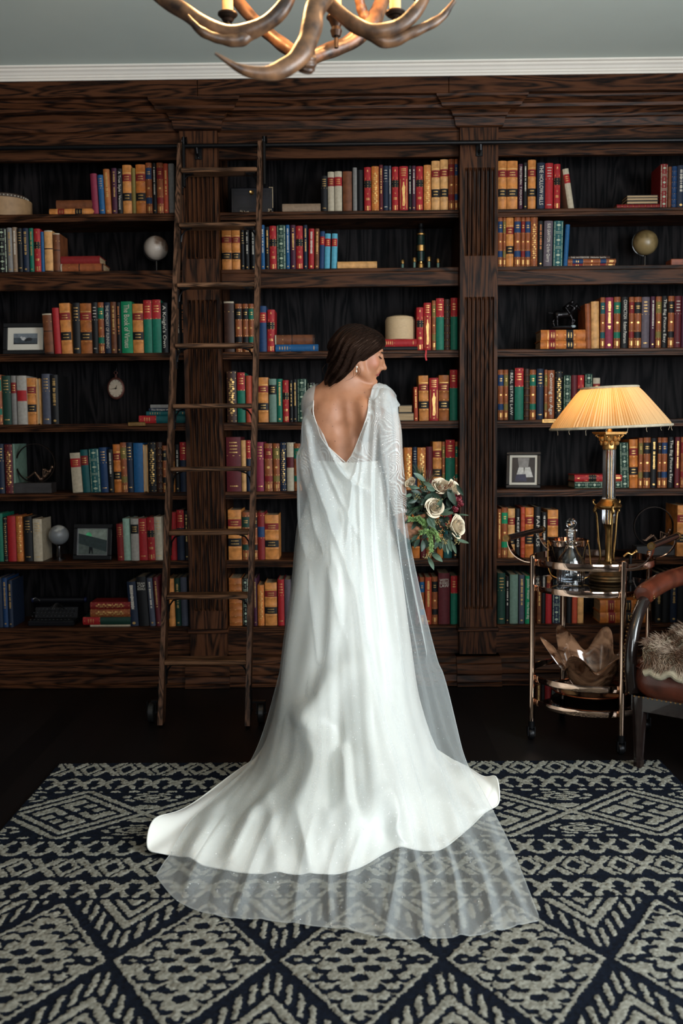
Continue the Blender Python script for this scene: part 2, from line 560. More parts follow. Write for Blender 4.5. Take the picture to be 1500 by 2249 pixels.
# black rolling-ladder rail on brackets
RL = thing('ladder_rail', (0, 4.985, Z_RAIL), 'black iron rail for the rolling ladder running along the bookcase top', 'rail')
MB().tube([(BX0, 4.985, Z_RAIL), (BX1, 4.985, Z_RAIL)], .0115, 14).build('rod', M_IRON, RL)
for cx in PIL:
    b = MB().box((cx - .018, YP - .006, Z_RAIL - .055), (cx + .018, YP, Z_RAIL + .01), bev=.002)
    b.tube([(cx, YP, Z_RAIL - .035), (cx, 4.99, Z_RAIL - .03), (cx, 4.985, Z_RAIL - .008)], .008, 8)
    b.ball((cx, YP - .008, Z_RAIL - .045), .006, n=8)
    b.build('bracket', M_IRON, RL)
# ------------------------------------------------------------------ books
PAL = dict(tan=(0.54, 0.205, 0.052), ltan=(0.58, 0.30, 0.11), btan=(0.31, 0.095, 0.022), otan=(0.48, 0.145, 0.028),
           maroon=(0.085, 0.01, 0.014), magenta=(0.19, 0.02, 0.045), red=(0.30, 0.013, 0.016), dred=(0.17, 0.012, 0.012), ored=(0.34, 0.05, 0.022),
           orange=(0.38, 0.12, 0.03), brown=(0.14, 0.045, 0.017), dbrown=(0.04, 0.016, 0.01), rdbr=(0.25, 0.068, 0.022),
           black=(0.006, 0.006, 0.007), navy=(0.009, 0.016, 0.035), slate=(0.055, 0.06, 0.085), blue=(0.010, 0.075, 0.19), dblue=(0.01, 0.035, 0.1), lblue=(0.08, 0.30, 0.40),
           teal=(0.006, 0.07, 0.075), green=(0.006, 0.115, 0.07), bgreen=(0.005, 0.20, 0.085), dgreen=(0.008, 0.035, 0.024), sage=(0.12, 0.19, 0.15), mint=(0.24, 0.36, 0.29),
           cream=(0.40, 0.34, 0.25), grey=(0.17, 0.16, 0.15), lgrey=(0.30, 0.28, 0.25), taupe=(0.22, 0.15, 0.10), olive=(0.16, 0.12, 0.03), purple=(0.05, 0.012, 0.028), gpurple=(0.09, 0.07, 0.085),
           gold=(0.55, 0.33, 0.10))
def bm_(c):
    leather = c in ('tan', 'ltan', 'btan', 'otan', 'brown', 'rdbr', 'dbrown', 'orange')
    return mat('book_cover_' + c, PAL[c], 0.5 if leather else 0.55, 0, 0.45 if leather else 0.2, 28 if leather else 60, bump=.15, bscale=250, spec=.28)
WORD = dict(tan='tan', ltan='pale tan', btan='brown', otan='orange tan', maroon='maroon', magenta='magenta', red='red', dred='dark red', ored='orange red', orange='orange', brown='brown', dbrown='dark brown', rdbr='red brown',
            black='black', navy='navy', slate='slate blue', blue='blue', dblue='deep blue', lblue='light blue', teal='teal', green='green', bgreen='bright green', dgreen='dark green', sage='sage green', mint='mint green',
            cream='cream', grey='grey', lgrey='light grey', taupe='taupe', olive='olive', purple='dark purple', gpurple='grey purple', gold='gold')


def look(code):
    """-> base, bands [(from top, to, colour)], marks list, phrase"""
    k, _, a = code.partition(':')
    a = a.split(',') if a else []
    if k == 'L':      # calf law volume
        b = a[0] if a else 'tan'
        return b, [(.19, .33, 'dred'), (.57, .73, 'black')], ['rule.16', 'rule.36', 'rule.54', 'rule.76', 'h.24', 'h.29', 'h.62', 'h.68'], WORD[b] + ' book with red and black labels', True
    if k == 'X':      # red with gilt arrowheads
        b = a[0] if a else 'red'
        return b, [(.30, .46, 'black')], ['tri.05-.27', 'tri.62-.48', 'rule.31', 'rule.35', 'rule.41', 'rule.45', 'h.70', 'h.73', 'blk.87-.97'], WORD[b] + ' book with gilt arrowheads', False
    if k == 'D':      # green with gilt diamond panels
        b = a[0] if a else 'dgreen'
        return b, [], ['pan%d' % i for i in range(6)], WORD[b] + ' book with pale diamond panels', False
    if k == 'R':      # brown spine, two coloured bands, gilt rules
        c = a[0]
        return 'rdbr', [(.10, .32, c), (.68, .80, c)], ['rule.08', 'rule.33', 'rule.66', 'rule.81', 'h.18', 'h.22', 'dot.5', 'blk.86-.95', 'rule.98'], 'brown book with two %s bands' % WORD[c], False
    if k == 'T':      # red label over plain cloth
        c = a[0]
        return c, [(.0, .36, 'red')], ['h.12', 'h.17', 'h.22', 'rule.35', 'rule.04'], '%s book with red upper label' % WORD[c], False
    if k == 'O':      # all-over gilt ornament
        c = a[0]
        return c, [], ['orn', 'rule.03', 'rule.14', 'rule.86', 'rule.97'], '%s book with ornate gilt spine' % WORD[c], False
    if k == 'F':      # gilt figure
        return 'red', [], ['frame', 'fig', 'h.06', 'h.1', 'h.15', 'h.2'], 'red book with gilt standing figure', False
    if k == 'C':      # cloth with label
        c, l = a[0], a[1]
        return c, [(.14, .36, l)], ['h.2', 'h.25', 'h.3'], '%s book with %s label' % (WORD[c], WORD[l]), False
    if k == 'B':      # raised bands
        c = a[0]
        return c, [], ['rule.12', 'rule.25', 'rule.38', 'rule.52', 'rule.66', 'rule.80', 'rule.93'], '%s book with gilt raised bands' % WORD[c], True
    if k == 'V':      # plain, title running down the spine
        c = a[0]
        w = {'g': 'gilt', 'o': 'orange', 'w': 'pale'}[a[1] if len(a) > 1 else 'g']
        return c, [], ['v.08-.62' + (a[1] if len(a) > 1 else 'g'), 'dot.93'], '%s book with vertical %s title' % (WORD[c], w), False
    if k == 'H':      # plain, title in lines across the spine
        c = a[0]
        w = a[1] if len(a) > 1 else 'g'
        return c, [], ['h.1' + w, 'h.16' + w, 'h.22' + w, 'h.28' + w, 'rule.34' + w, 'h.9' + w], '%s book with %s lettering' % (WORD[c], {'g': 'gilt', 'w': 'pale', 'o': 'orange'}[w]), False
    if k == 'W':      # worn
        c = a[0]
        return c, [(.0, .03, 'cream'), (.96, 1, 'dbrown'), (.42, .45, 'dbrown')], ['rule.2'], 'worn %s leather book' % WORD[c], False
    if k == 'S':      # banded: coloured band on plain
        c, l = a[0], a[1]
        return c, [(.30, .52, l)], ['rule.06', 'rule.54'], '%s book with %s band' % (WORD[c], WORD[l]), False
    if k == 'G':      # page edges outwards
        return 'cream', [], [], 'book shelved with tan page edges outward', False
    c = a[0]
    return c, [], [], 'plain %s cloth book' % WORD[c], False


rng = random.Random(7)


def book_mesh(w, h, dep, code):
    base, bands, marks, phrase, ribs = look(code)
    cols = [base]
    def ci(c):
        if c not in cols: cols.append(c)
        return cols.index(c)
    bul = min(.007, w * .22)
    nx = 6
    t = min(.0032, w * .14)
    cut = sorted({0.0, 1.0, *[x for b in bands for x in b[:2]]})
    if ribs:
        for r in ([.145, .36, .54, .765] if code[0] == 'L' else [.12, .25, .38, .52, .66, .80, .93]):
            cut += [r - .012, r, r + .012]
    cut = sorted(set(cut))
    rib = lambda f: ribs and any(abs(f - r) < .002 for r in ([.145, .36, .54, .765] if code[0] == 'L' else [.12, .25, .38, .52, .66, .80, .93]))
    prof = lambda x, o=0: bul * (2 * x / w) ** 2 - o
    b = MB()
    rows = []
    for f in cut:
        z = h * (1 - f)
        o = .0016 if rib(f) else 0
        ring = [(-w / 2 + w * i / nx, prof(-w / 2 + w * i / nx, o), z) for i in range(nx + 1)]
        ring += [(w / 2, dep, z), (w / 2 - t, dep, z)]
        ring += [(w / 2 - t - (w - 2 * t) * i / nx, t + prof(w / 2 - t - (w - 2 * t) * i / nx), z) for i in range(nx + 1)]
        ring += [(-w / 2 + t, dep, z), (-w / 2, dep, z)]
        rows.append(ring)
    n = len(rows[0])
    for r in rows:
        b.v += r
    for i in range(len(cut) - 1):
        mid = (cut[i] + cut[i + 1]) / 2
        c = base
        for (p, q, cc) in bands:
            if p <= mid <= q: c = cc
        for k in range(n):
            q = (k + 1) % n
            spine = k < nx
            b.f.append((i * n + k, i * n + q, (i + 1) * n + q, (i + 1) * n + k)); b.m.append(ci(c if spine else base))
    # caps: strips of quads between the outer and inner faces of the cover
    for e in (0, (len(cut) - 1) * n):
        o = list(range(nx + 1)); inn = list(range(2 * nx + 3, nx + 2, -1))
        for k in range(nx):
            b.f.append((e + o[k], e + o[k + 1], e + inn[k + 1], e + inn[k])); b.m.append(0)
        b.f.append((e + nx, e + nx + 1, e + nx + 2, e + nx + 3)); b.m.append(0)
        b.f.append((e + 0, e + 2 * nx + 3, e + 2 * nx + 4, e + 2 * nx + 5)); b.m.append(0)
    GOLD = ci('gold')
    mats = None
    extra = {}
    def mk(s):
        nm = {'w': 'INKW', 'o': 'INKO'}.get(s)
        return ci(nm) if nm else GOLD
    def rect(x0, x1, f0, f1, mi):
        xm = (x0 + x1) / 2
        v = []
        for f in (f1, f0):
            for x in (x0, xm, x1):
                v.append((x, prof(x) - .0005 - (.0012 if ribs else 0), h * (1 - f)))
        b.add(v, [(0, 1, 4, 3), (1, 2, 5, 4)], mi)
    def poly(pts, mi):
        b.add([(x, prof(x) - .0006, h * (1 - f)) for x, f in pts], [tuple(range(len(pts)))], mi)
    def words_h(f, mi, hh=.018):
        x = -w * .30 + rng.random() * w * .06
        end = -x
        while x < end:
            d = w * rng.uniform(.05, .11)
            rect(x, min(x + d, end), f - hh / 2, f + hh / 2, mi); x += d + w * .035
    for q in marks:
        s = q[-1] if q[-1] in 'gwo' and q[:3] not in ('orn', 'tri') else 'g'
        body = q.rstrip('gwo') if s != 'g' or q[-1] == 'g' else q
        if q.startswith('rule'):
            f = float(body[4:]); rect(-w * .46, w * .46, f - .005, f + .005, mk(s))
        elif q.startswith('h.'):
            words_h(float(body[1:]), mk(s))
        elif q.startswith('v.'):
            f0, f1 = [float(x) for x in body[1:].split('-')]
            f = f0
            while f < f1:
                d = rng.uniform(.012, .028)
                if rng.random() < .16: f += .02; continue
                ww = w * rng.uniform(.13, .2)
                rect(-ww, ww, f, min(f + d, f1), mk(s)); f += d + .008
        elif q.startswith('tri'):
            f0, f1 = [float(x) for x in q[3:].split('-')]
            poly([(0, f0), (w * .36, f1), (-w * .36, f1)], GOLD)
            e = .12 * (f1 - f0)
            poly([(0, f0 + 3.2 * e), (w * .16, f1 - e), (-w * .16, f1 - e)], 0)
        elif q.startswith('blk'):
            f0, f1 = [float(x) for x in q[3:].split('-')]
            for i in range(3):
                f = f0 + (f1 - f0) * i / 3
                rect(-w * .36, w * .36, f, f + (f1 - f0) * .14, GOLD)
            rect(-w * .1, w * .1, f0, f1, GOLD)
        elif q.startswith('dot'):
            f = float(q[3:]); r = w * .2
            poly([(r * math.cos(i * math.pi / 4), f + r * .8 / h * math.sin(i * math.pi / 4)) for i in range(8)], GOLD)
        elif q.startswith('pan'):
            i = int(q[3:]); f0 = .02 + i * .163; f1 = f0 + .145
            W = ci('INKP')
            for (xa, xb, fa, fb) in ((-.43, .43, f0, f0 + .012), (-.43, .43, f1 - .012, f1), (-.43, -.36, f0, f1), (.36, .43, f0, f1)):
                rect(w * xa, w * xb, fa, fb, W)
            fm = (f0 + f1) / 2
            if i in (1, 3):
                words_h(fm - .02, W, .014); words_h(fm + .012, W, .014)
            else:
                poly([(0, fm - .032), (w * .24, fm), (0, fm + .032), (-w * .24, fm)], W)
        elif q == 'orn':
            for i in range(16):
                f = .17 + i * .043
                a = math.sin(i * 1.9) * w * .2
                r = w * .13
                poly([(a + r * math.cos(j * math.pi / 3), f + r / h * math.sin(j * math.pi / 3)) for j in range(6)], GOLD)
                rect(-a - w * .14, -a + w * .14, f - .006, f + .006, GOLD)
        elif q == 'frame':
            for (xa, xb, fa, fb) in ((-.4, .4, .28, .295), (-.4, .4, .93, .945), (-.4, -.33, .28, .945), (.33, .4, .28, .945)):
                rect(w * xa, w * xb, fa, fb, GOLD)
        elif q == 'fig':
            poly([(0, .34), (w * .08, .37), (w * .05, .4), (w * .2, .46), (w * .14, .6), (w * .2, .8), (w * .1, .88), (-w * .14, .88), (-w * .1, .7), (-w * .2, .5), (-w * .06, .4), (-w * .08, .37)], GOLD)
    ms = []
    for c in cols:
        ms.append({'gold': M_GILT, 'INKW': M_WHITEINK, 'INKO': M_ORANGEINK, 'INKP': mat('pale_green_tooling', (0.30, 0.36, 0.26), .5)}.get(c) or bm_(c))
    return b, ms, phrase, t


def page_mesh(w, h, dep, t):
    b = MB()
    e = min(.004, h * .02)
    b.box((-w / 2 + t, t + .003 + min(.007, w * .22), e), (w / 2 - t, dep - .004, h - e))
    return b


def lettering(txt, size, parent, m, vertical=True, at=(0, 0, 0), ctr=True, sx=1.0):
    cu = bpy.data.curves.new('lettering', 'FONT')
    cu.body = txt; cu.size = 1.0; cu.align_x = 'CENTER'; cu.align_y = 'CENTER'; cu.resolution_u = 2
    tmp = bpy.data.objects.new('lettering', cu)
    dg = bpy.context.evaluated_depsgraph_get()
    COL.objects.link(tmp)
    dg.update()
    me = bpy.data.meshes.new_from_object(tmp.evaluated_get(dg))
    bpy.data.objects.remove(tmp)
    me.materials.clear(); me.materials.append(m)
    xs = [v.co.x for v in me.vertices]
    W = max(xs) - min(xs) if xs else 1
    sc = size[0] / W
    sh = min(size[1], sc * 1.6)
    for v in me.vertices:
        x, y = v.co.x * sc, v.co.y * sh
        if vertical:
            v.co = (y + at[0], at[1], -x + at[2])
        else:
            v.co = (x + at[0], at[1], y + at[2])
    o = bpy.data.objects.new('lettering', me)
    COL.objects.link(o); o.parent = parent
    return o


# rows: (x0, x1, top, look[, lean degrees[, title]]) in photograph pixels, left to right
BOOKS = {
(0, 0): [(201, 215, 381, 'P:magenta', -2), (217, 229, 384, 'H:blue', -2), (230, 243, 371, 'V:orange,g', -2), (245, 256, 369, 'V:purple,g'), (257, 268, 370, 'V:black,w', 0, 'A True Style : Vermont'), (269, 288, 362, 'L:tan'), (289, 297, 369, 'P:olive'), (298, 319, 361, 'L:otan'), (320, 333, 357, 'R:dblue'), (335, 343, 358, 'V:black,w'), (344, 358, 357, 'R:dred'), (359, 369, 359, 'V:ored,g'), (370, 382, 359, 'P:grey')],
(0, 1): [(-6, 14, 501, 'D:black'), (15, 26, 500, 'V:grey,g'), (27, 37, 499, 'V:taupe,w'), (38, 48, 501, 'H:black'), (49, 62, 501, 'V:navy,g'), (64, 73, 501, 'V:green,g'), (74, 88, 502, 'X:red'), (89, 96, 509, 'P:blue'), (97, 115, 506, 'W:ltan'), (116, 131, 512, 'W:brown')],
(0, 2): [(96, 116, 689, 'W:brown', -2), (118, 132, 676, 'P:red', -2), (134, 157, 666, 'L:tan', -2), (159, 175, 665, 'H:black'), (176, 201, 666, 'L:btan'), (202, 214, 664, 'H:black,w'), (215, 228, 664, 'R:green'), (229, 242, 664, 'V:navy,g', 0, 'THE MEMORY OF RUNNING'), (243, 255, 663, 'V:brown,g'), (256, 265, 664, 'V:black,o'), (266, 290, 662, 'P:bgreen', 0, 'The Book of Virtues'), (291, 314, 667, 'L:tan'), (315, 333, 659, 'T:green'), (334, 353, 658, 'T:green'), (354, 368, 665, 'V:black,w', 0, "A Knight's Own"), (386, 396, 660, 'V:black,w'), (397, 405, 660, 'V:black,o')],
(0, 3): [(-10, 3, 823, 'R:green'), (4, 23, 825, 'H:dgreen'), (24, 36, 825, 'C:grey,dred'), (37, 58, 825, 'S:lgrey,red'), (59, 79, 830, 'L:tan'), (80, 88, 831, 'G'), (92, 110, 821, 'H:slate'), (111, 127, 823, 'V:black,g')],
(0, 4): [(-6, 8, 975, 'H:navy'), (10, 27, 976, 'O:maroon'), (28, 33, 975, 'P:sage'), (158, 180, 995, 'C:cream,red', -3), (181, 197, 988, 'C:teal,dred', -3), (198, 220, 986, 'D:teal', -2), (221, 237, 983, 'H:dblue', -2), (238, 249, 987, 'V:black,w', -1), (250, 266, 976, 'L:otan', -1), (266, 279, 972, 'R:olive', -1), (279, 292, 972, 'H:navy', -1), (293, 314, 973, 'P:blue'), (315, 324, 977, 'G'), (325, 342, 971, 'O:black'), (343, 356, 971, 'B:dbrown'), (357, 366, 979, 'R:black'), (376, 383, 979, 'L:tan'), (385, 394, 976, 'V:black,w'), (395, 411, 971, 'T:navy')],
(0, 5): [(-8, 6, 1128, 'P:green'), (7, 15, 1136, 'O:black'), (16, 34, 1134, 'P:red'), (35, 49, 1134, 'O:otan'), (52, 70, 1135, 'H:black'), (72, 92, 1140, 'H:cream'), (257, 271, 1151, 'H:dred', -1), (271, 286, 1139, 'P:mint', -1), (287, 304, 1139, 'C:lgrey,black'), (305, 323, 1139, 'H:red', -1), (324, 340, 1137, 'X:red', -1), (340, 356, 1135, 'H:cream', -1), (374, 387, 1125, 'P:red'), (388, 404, 1120, 'T:navy'), (405, 414, 1122, 'V:black,g')],
(0, 6): [(-8, 4, 1270, 'P:navy'), (5, 16, 1270, 'V:dblue,g'), (17, 27, 1275, 'V:navy,g'), (284, 303, 1278, 'V:navy,w', -3), (305, 326, 1267, 'H:black,w', -3, 'TEAM~OF~RIVALS'), (328, 340, 1270, 'V:slate,w', -3), (342, 352, 1268, 'V:maroon,g', -3), (370, 384, 1271, 'P:tan', -1), (385, 397, 1270, 'V:dgreen,g', -1), (398, 412, 1268, 'P:slate', -1)],
(1, 0): [(705, 719, 386, 'H:black'), (720, 734, 377, 'C:cream,dred'), (735, 751, 376, 'C:cream,red'), (753, 773, 376, 'P:brown'), (775, 784, 368, 'P:grey'), (785, 797, 373, 'P:black'), (800, 815, 367, 'X:red'), (816, 832, 365, 'O:otan'), (833, 841, 362, 'V:maroon,g'), (842, 853, 364, 'H:navy,w'), (854, 859, 364, 'V:slate,w'), (861, 875, 366, 'X:red'), (877, 896, 365, 'F:'), (897, 904, 364, 'V:black,w'), (905, 913, 364, 'V:purple,w'), (914, 929, 365, 'X:red'), (931, 947, 362, 'O:tan'), (948, 966, 353, 'L:ltan'), (967, 984, 350, 'L:ltan'), (985, 998, 349, 'R:dred'), (999, 1007, 349, 'R:dblue')],
(1, 1): [(484, 508, 503, 'L:tan'), (509, 527, 503, 'L:tan'), (529, 536, 503, 'H:black'), (538, 547, 503, 'V:black,w'), (551, 560, 503, 'V:black,w'), (573, 581, 494, 'V:blue,w'), (583, 591, 498, 'V:black,g'), (592, 607, 496, 'X:red'), (608, 627, 494, 'D:dgreen'), (628, 636, 494, 'V:blue,w'), (638, 649, 494, 'V:purple,g'), (650, 665, 496, 'X:red'), (667, 675, 494, 'V:navy,g'), (677, 689, 502, 'V:red,w', 1), (691, 700, 502, 'V:brown,g', 1), (701, 711, 508, 'C:dblue,red', 2), (712, 724, 513, 'C:lblue,red', 2), (727, 739, 513, 'C:lblue,red', 2)],
(1, 2): [(492, 514, 662, 'W:dbrown'), (517, 531, 667, 'R:black'), (533, 545, 667, 'R:black'), (546, 557, 667, 'R:green'), (569, 585, 672, 'C:dblue,red'), (586, 602, 680, 'X:red', 1), (915, 930, 675, 'X:red'), (931, 947, 665, 'F:'), (949, 957, 660, 'R:olive'), (958, 975, 655, 'T:green'), (976, 989, 657, 'B:dbrown'), (990, 1005, 654, 'T:green')],
(1, 3): [(498, 519, 815, 'O:dbrown'), (521, 538, 818, 'T:green'), (540, 552, 825, 'P:ored'), (567, 589, 829, 'L:tan'), (591, 607, 832, 'C:sage,black'), (608, 620, 832, 'V:green,g'), (621, 634, 835, 'X:red'), (636, 643, 835, 'V:black,g'), (644, 652, 833, 'V:black,g'), (653, 673, 832, 'D:dgreen'), (675, 692, 840, 'D:black'), (693, 714, 845, 'P:black'), (910, 918, 850, 'V:ored,g', -1), (921, 942, 825, 'L:tan', -1), (943, 963, 830, 'F:'), (964, 986, 824, 'L:btan'), (988, 1005, 812, 'T:green')],
(1, 4): [(497, 529, 960, 'H:maroon'), (530, 540, 967, 'P:ltan'), (541, 551, 967, 'T:navy'), (563, 579, 971, 'H:magenta'), (581, 598, 974, 'R:dred'), (600, 614, 974, 'R:olive'), (615, 628, 972, 'O:navy'), (630, 645, 972, 'S:cream,maroon'), (646, 662, 974, 'R:green'), (880, 887, 985, 'P:brown'), (888, 905, 983, 'O:otan'), (907, 916, 982, 'H:navy,w'), (917, 935, 983, 'O:otan'), (936, 950, 981, 'P:maroon'), (951, 970, 970, 'L:tan'), (971, 977, 970, 'R:olive'), (979, 999, 966, 'T:green'), (1000, 1007, 970, 'R:green')],
(1, 5): [(501, 530, 1120, 'L:tan'), (532, 548, 1125, 'R:dgreen'), (556, 565, 1126, 'R:black'), (566, 581, 1126, 'S:dred,dblue'), (582, 612, 1131, 'L:tan'), (893, 902, 1175, 'P:teal'), (905, 922, 1130, 'L:otan'), (924, 935, 1135, 'P:maroon'), (936, 948, 1130, 'R:olive'), (950, 959, 1130, 'P:dbrown'), (960, 973, 1128, 'L:otan'), (975, 993, 1127, 'T:teal'), (995, 1006, 1130, 'V:black,g')],
(1, 6): [(503, 531, 1270, 'B:btan'), (533, 545, 1270, 'D:black'), (557, 564, 1270, 'V:purple,g'), (566, 580, 1285, 'O:otan'), (582, 608, 1280, 'L:tan'), (610, 624, 1273, 'H:red'), (625, 639, 1273, 'P:gpurple'), (641, 652, 1272, 'P:black'), (912, 921, 1266, 'P:maroon'), (922, 932, 1268, 'R:blue'), (934, 948, 1268, 'V:ored,g'), (949, 961, 1267, 'R:black'), (963, 988, 1259, 'P:maroon', 0, "WEST'S~BUSINESS~LAW"), (990, 1005, 1265, 'T:green')],
(2, 0): [(1094, 1113, 353, 'L:tan'), (1114, 1137, 353, 'L:tan'), (1139, 1148, 360, 'V:purple,w', 0, 'FIRSTBORN  T FOUCHER'), (1150, 1158, 357, 'V:black,w'), (1160, 1177, 351, 'L:tan'), (1180, 1197, 357, 'V:navy,w', 0, 'THE HOLLOW HILLS'), (1198, 1215, 358, 'H:red,w'), (1217, 1231, 360, 'X:red'), (1249, 1262, 370, 'C:cream,red', -9), (1451, 1467, 360, 'D:dred'), (1468, 1475, 366, 'P:brown'), (1476, 1487, 365, 'B:dblue'), (1488, 1504, 363, 'V:navy,w')],
(2, 1): [(1094, 1104, 475, 'R:dblue'), (1105, 1111, 475, 'R:olive'), (1112, 1128, 478, 'L:tan'), (1130, 1144, 475, 'R:dblue'), (1145, 1153, 475, 'R:dred'), (1154, 1165, 475, 'R:dblue'), (1166, 1181, 475, 'O:rdbr'), (1182, 1193, 485, 'V:black,o'), (1194, 1213, 485, 'P:gpurple', 1, 'SUE GRAFTON  Q is for Quarry'), (1215, 1236, 485, 'D:teal', 1), (1238, 1247, 493, 'P:blue', 3)],
(2, 2): [(1288, 1300, 667, 'P:rdbr', -2), (1300, 1317, 662, 'P:ltan', -1), (1319, 1329, 653, 'R:teal'), (1330, 1347, 653, 'V:magenta,g'), (1349, 1363, 652, 'R:green'), (1365, 1380, 652, 'P:black', 0, 'CONVICTION   Robert Patterson'), (1382, 1393, 652, 'R:dred'), (1394, 1409, 652, 'R:black'), (1410, 1427, 652, 'H:gpurple'), (1429, 1439, 651, 'V:purple,w'), (1441, 1453, 651, 'R:olive'), (1454, 1466, 650, 'V:black,w', 0, 'The Big Picture Easy'), (1468, 1481, 650, 'R:black'), (1482, 1497, 650, 'H:maroon,w'), (1498, 1510, 650, 'P:purple')],
(2, 3): [(1094, 1106, 812, 'R:dblue'), (1107, 1116, 812, 'R:olive'), (1117, 1129, 812, 'V:black,w', 0, 'REAL ESTATE LAW'), (1131, 1150, 808, 'T:green'), (1152, 1163, 810, 'B:dbrown'), (1164, 1177, 812, 'R:green'), (1179, 1194, 810, 'H:navy'), (1196, 1202, 812, 'R:olive'), (1203, 1218, 813, 'V:rdbr,g', 0, 'Coming to Age'), (1220, 1236, 815, 'O:black'), (1238, 1254, 824, 'D:dgreen'), (1255, 1268, 824, 'P:maroon'), (1269, 1283, 824, 'X:red'), (1285, 1301, 821, 'D:dgreen'), (1303, 1318, 830, 'C:cream,dred')],
(2, 4): [(1364, 1383, 972, 'D:dgreen', -2), (1384, 1402, 965, 'L:otan', -1), (1403, 1412, 962, 'R:olive'), (1414, 1429, 961, 'R:black'), (1430, 1443, 962, 'V:black,g'), (1445, 1453, 961, 'R:black'), (1454, 1466, 961, 'R:dblue'), (1468, 1480, 960, 'V:black,w', 0, 'The Big Picture Easy'), (1483, 1494, 960, 'V:maroon,g'), (1496, 1510, 960, 'R:dred')],
(2, 5): [(1093, 1101, 1118, 'V:rdbr,g'), (1102, 1115, 1115, 'R:bgreen'), (1116, 1131, 1117, 'L:ltan'), (1133, 1142, 1117, 'P:black', 0, 'KEEPING'), (1144, 1153, 1114, 'B:ored'), (1154, 1172, 1115, 'L:otan'), (1174, 1188, 1113, 'V:black,g', 0, 'FAMOUS'), (1190, 1201, 1125, 'V:black,w'), (1203, 1226, 1120, 'L:tan'), (1488, 1512, 1110, 'L:tan')],
(2, 6): [(1093, 1110, 1259, 'H:dgreen'), (1111, 1118, 1266, 'V:black,w'), (1120, 1138, 1262, 'P:sage'), (1140, 1152, 1263, 'V:slate,g'), (1154, 1166, 1265, 'P:bgreen', 0, 'Jennifer Weiner   The Next Big'), (1167, 1172, 1270, 'P:orange'), (1180, 1189, 1272, 'V:brown,g'), (1190, 1198, 1272, 'P:black'), (1199, 1212, 1285, 'P:red'), (1214, 1231, 1272, 'D:navy'), (1232, 1244, 1272, 'V:black,w'), (1246, 1256, 1275, 'P:black'), (1257, 1268, 1300, 'P:ored'), (1269, 1282, 1304, 'P:ltan'), (1440, 1455, 1258, 'V:black,g'), (1456, 1472, 1256, 'P:black'), (1473, 1488, 1256, 'V:navy,g'), (1489, 1505, 1256, 'P:black')],
}
# stacks lying flat: (bay, shelf): rows bottom-up (x0, x1, top, bottom, look[, title]); spine to the front
FLAT = {
(0, 0): [(108, 207, 453, 467, 'L:tan'), (123, 207, 433, 452, 'P:brown')],
(0, 1): [(133, 227, 575, 593, 'W:rdbr'), (133, 219, 557, 574, 'P:dred')],
(0, 3): [(305, 410, 907, 924, 'T:teal'), (321, 410, 897, 906, 'H:teal'), (327, 410, 889, 896, 'V:navy,w', 'The Bridges of Madison Co'), (330, 408, 880, 888, 'P:grey')],
(0, 6): [(198, 286, 1372, 1376, 'P:cream'), (182, 287, 1354, 1371, 'T:dgreen'), (198, 286, 1336, 1353, 'O:rdbr'), (198, 286, 1318, 1334, 'O:dred')],
(1, 0): [(620, 704, 445, 464, 'P:taupe')],
(1, 1): [(741, 828, 573, 589, 'P:ltan')],
(1, 2): [(605, 699, 756, 772, 'H:blue'), (604, 690, 734, 755, 'W:brown')],
(1, 3): [(874, 909, 905, 923, 'G'), (876, 905, 886, 903, 'G')],
(2, 0): [(1355, 1449, 441, 450, 'B:dred'), (1377, 1446, 433, 440, 'G'), (1377, 1446, 425, 432, 'G'), (1377, 1446, 418, 424, 'G')],
(2, 1): [(1247, 1351, 574, 580, 'R:dred'), (1247, 1353, 563, 573, 'R:dblue'), (1248, 1340, 555, 562, 'V:dbrown,w', 'THE NOTEBOOK  Nicholas Sparks')],
(2, 2): [(1187, 1287, 741, 760, 'L:otan'), (1188, 1286, 717, 740, 'L:otan')],
(2, 4): [(1262, 1367, 1052, 1067, 'D:dgreen'), (1262, 1366, 1036, 1051, 'X:red')],
(2, 6): [(1318, 1418, 1341, 1364, 'L:otan'), (1318, 1412, 1313, 1340, 'L:otan')],
}
SH_N = ['top', 'second', 'third', 'fourth', 'fifth', 'sixth', 'bottom']
BAY_N = ['left', 'centre', 'right']
ORD = 'first second third fourth fifth sixth seventh eighth ninth tenth eleventh twelfth thirteenth fourteenth fifteenth sixteenth seventeenth eighteenth nineteenth twentieth twenty-first'.split()
_cache = {}
YSP = YF + .022       # plane of the spines


def put_book(w, h, dep, code, loc, rot, label, group, title=None, flat=False):
    bm, ms, phrase, t = book_mesh(w, h, dep, code)
    o = bm.build('book', ms, None, 35)
    o.location = loc
    o.rotation_euler = rot
    tag(o, label, 'book', group)
    pg = page_mesh(w, h, dep, t).build('page_block', M_PAGES, None, 0)
    pg.parent = o
    if title:
        ink = M_ORANGEINK if ',o' in code else M_WHITEINK
        if '~' in title:
            ls = title.split('~')
            for i, s in enumerate(ls):
                lettering(s, (w * .8, w * .34), o, ink, False, (0, -.0009, h * (.86 - i * .055)))
        else:
            L = h * (.84 if len(title) > 12 else .6)
            lettering(title, (L, w * .72), o, ink, True, (0, -.0009, h * .52))
    return o


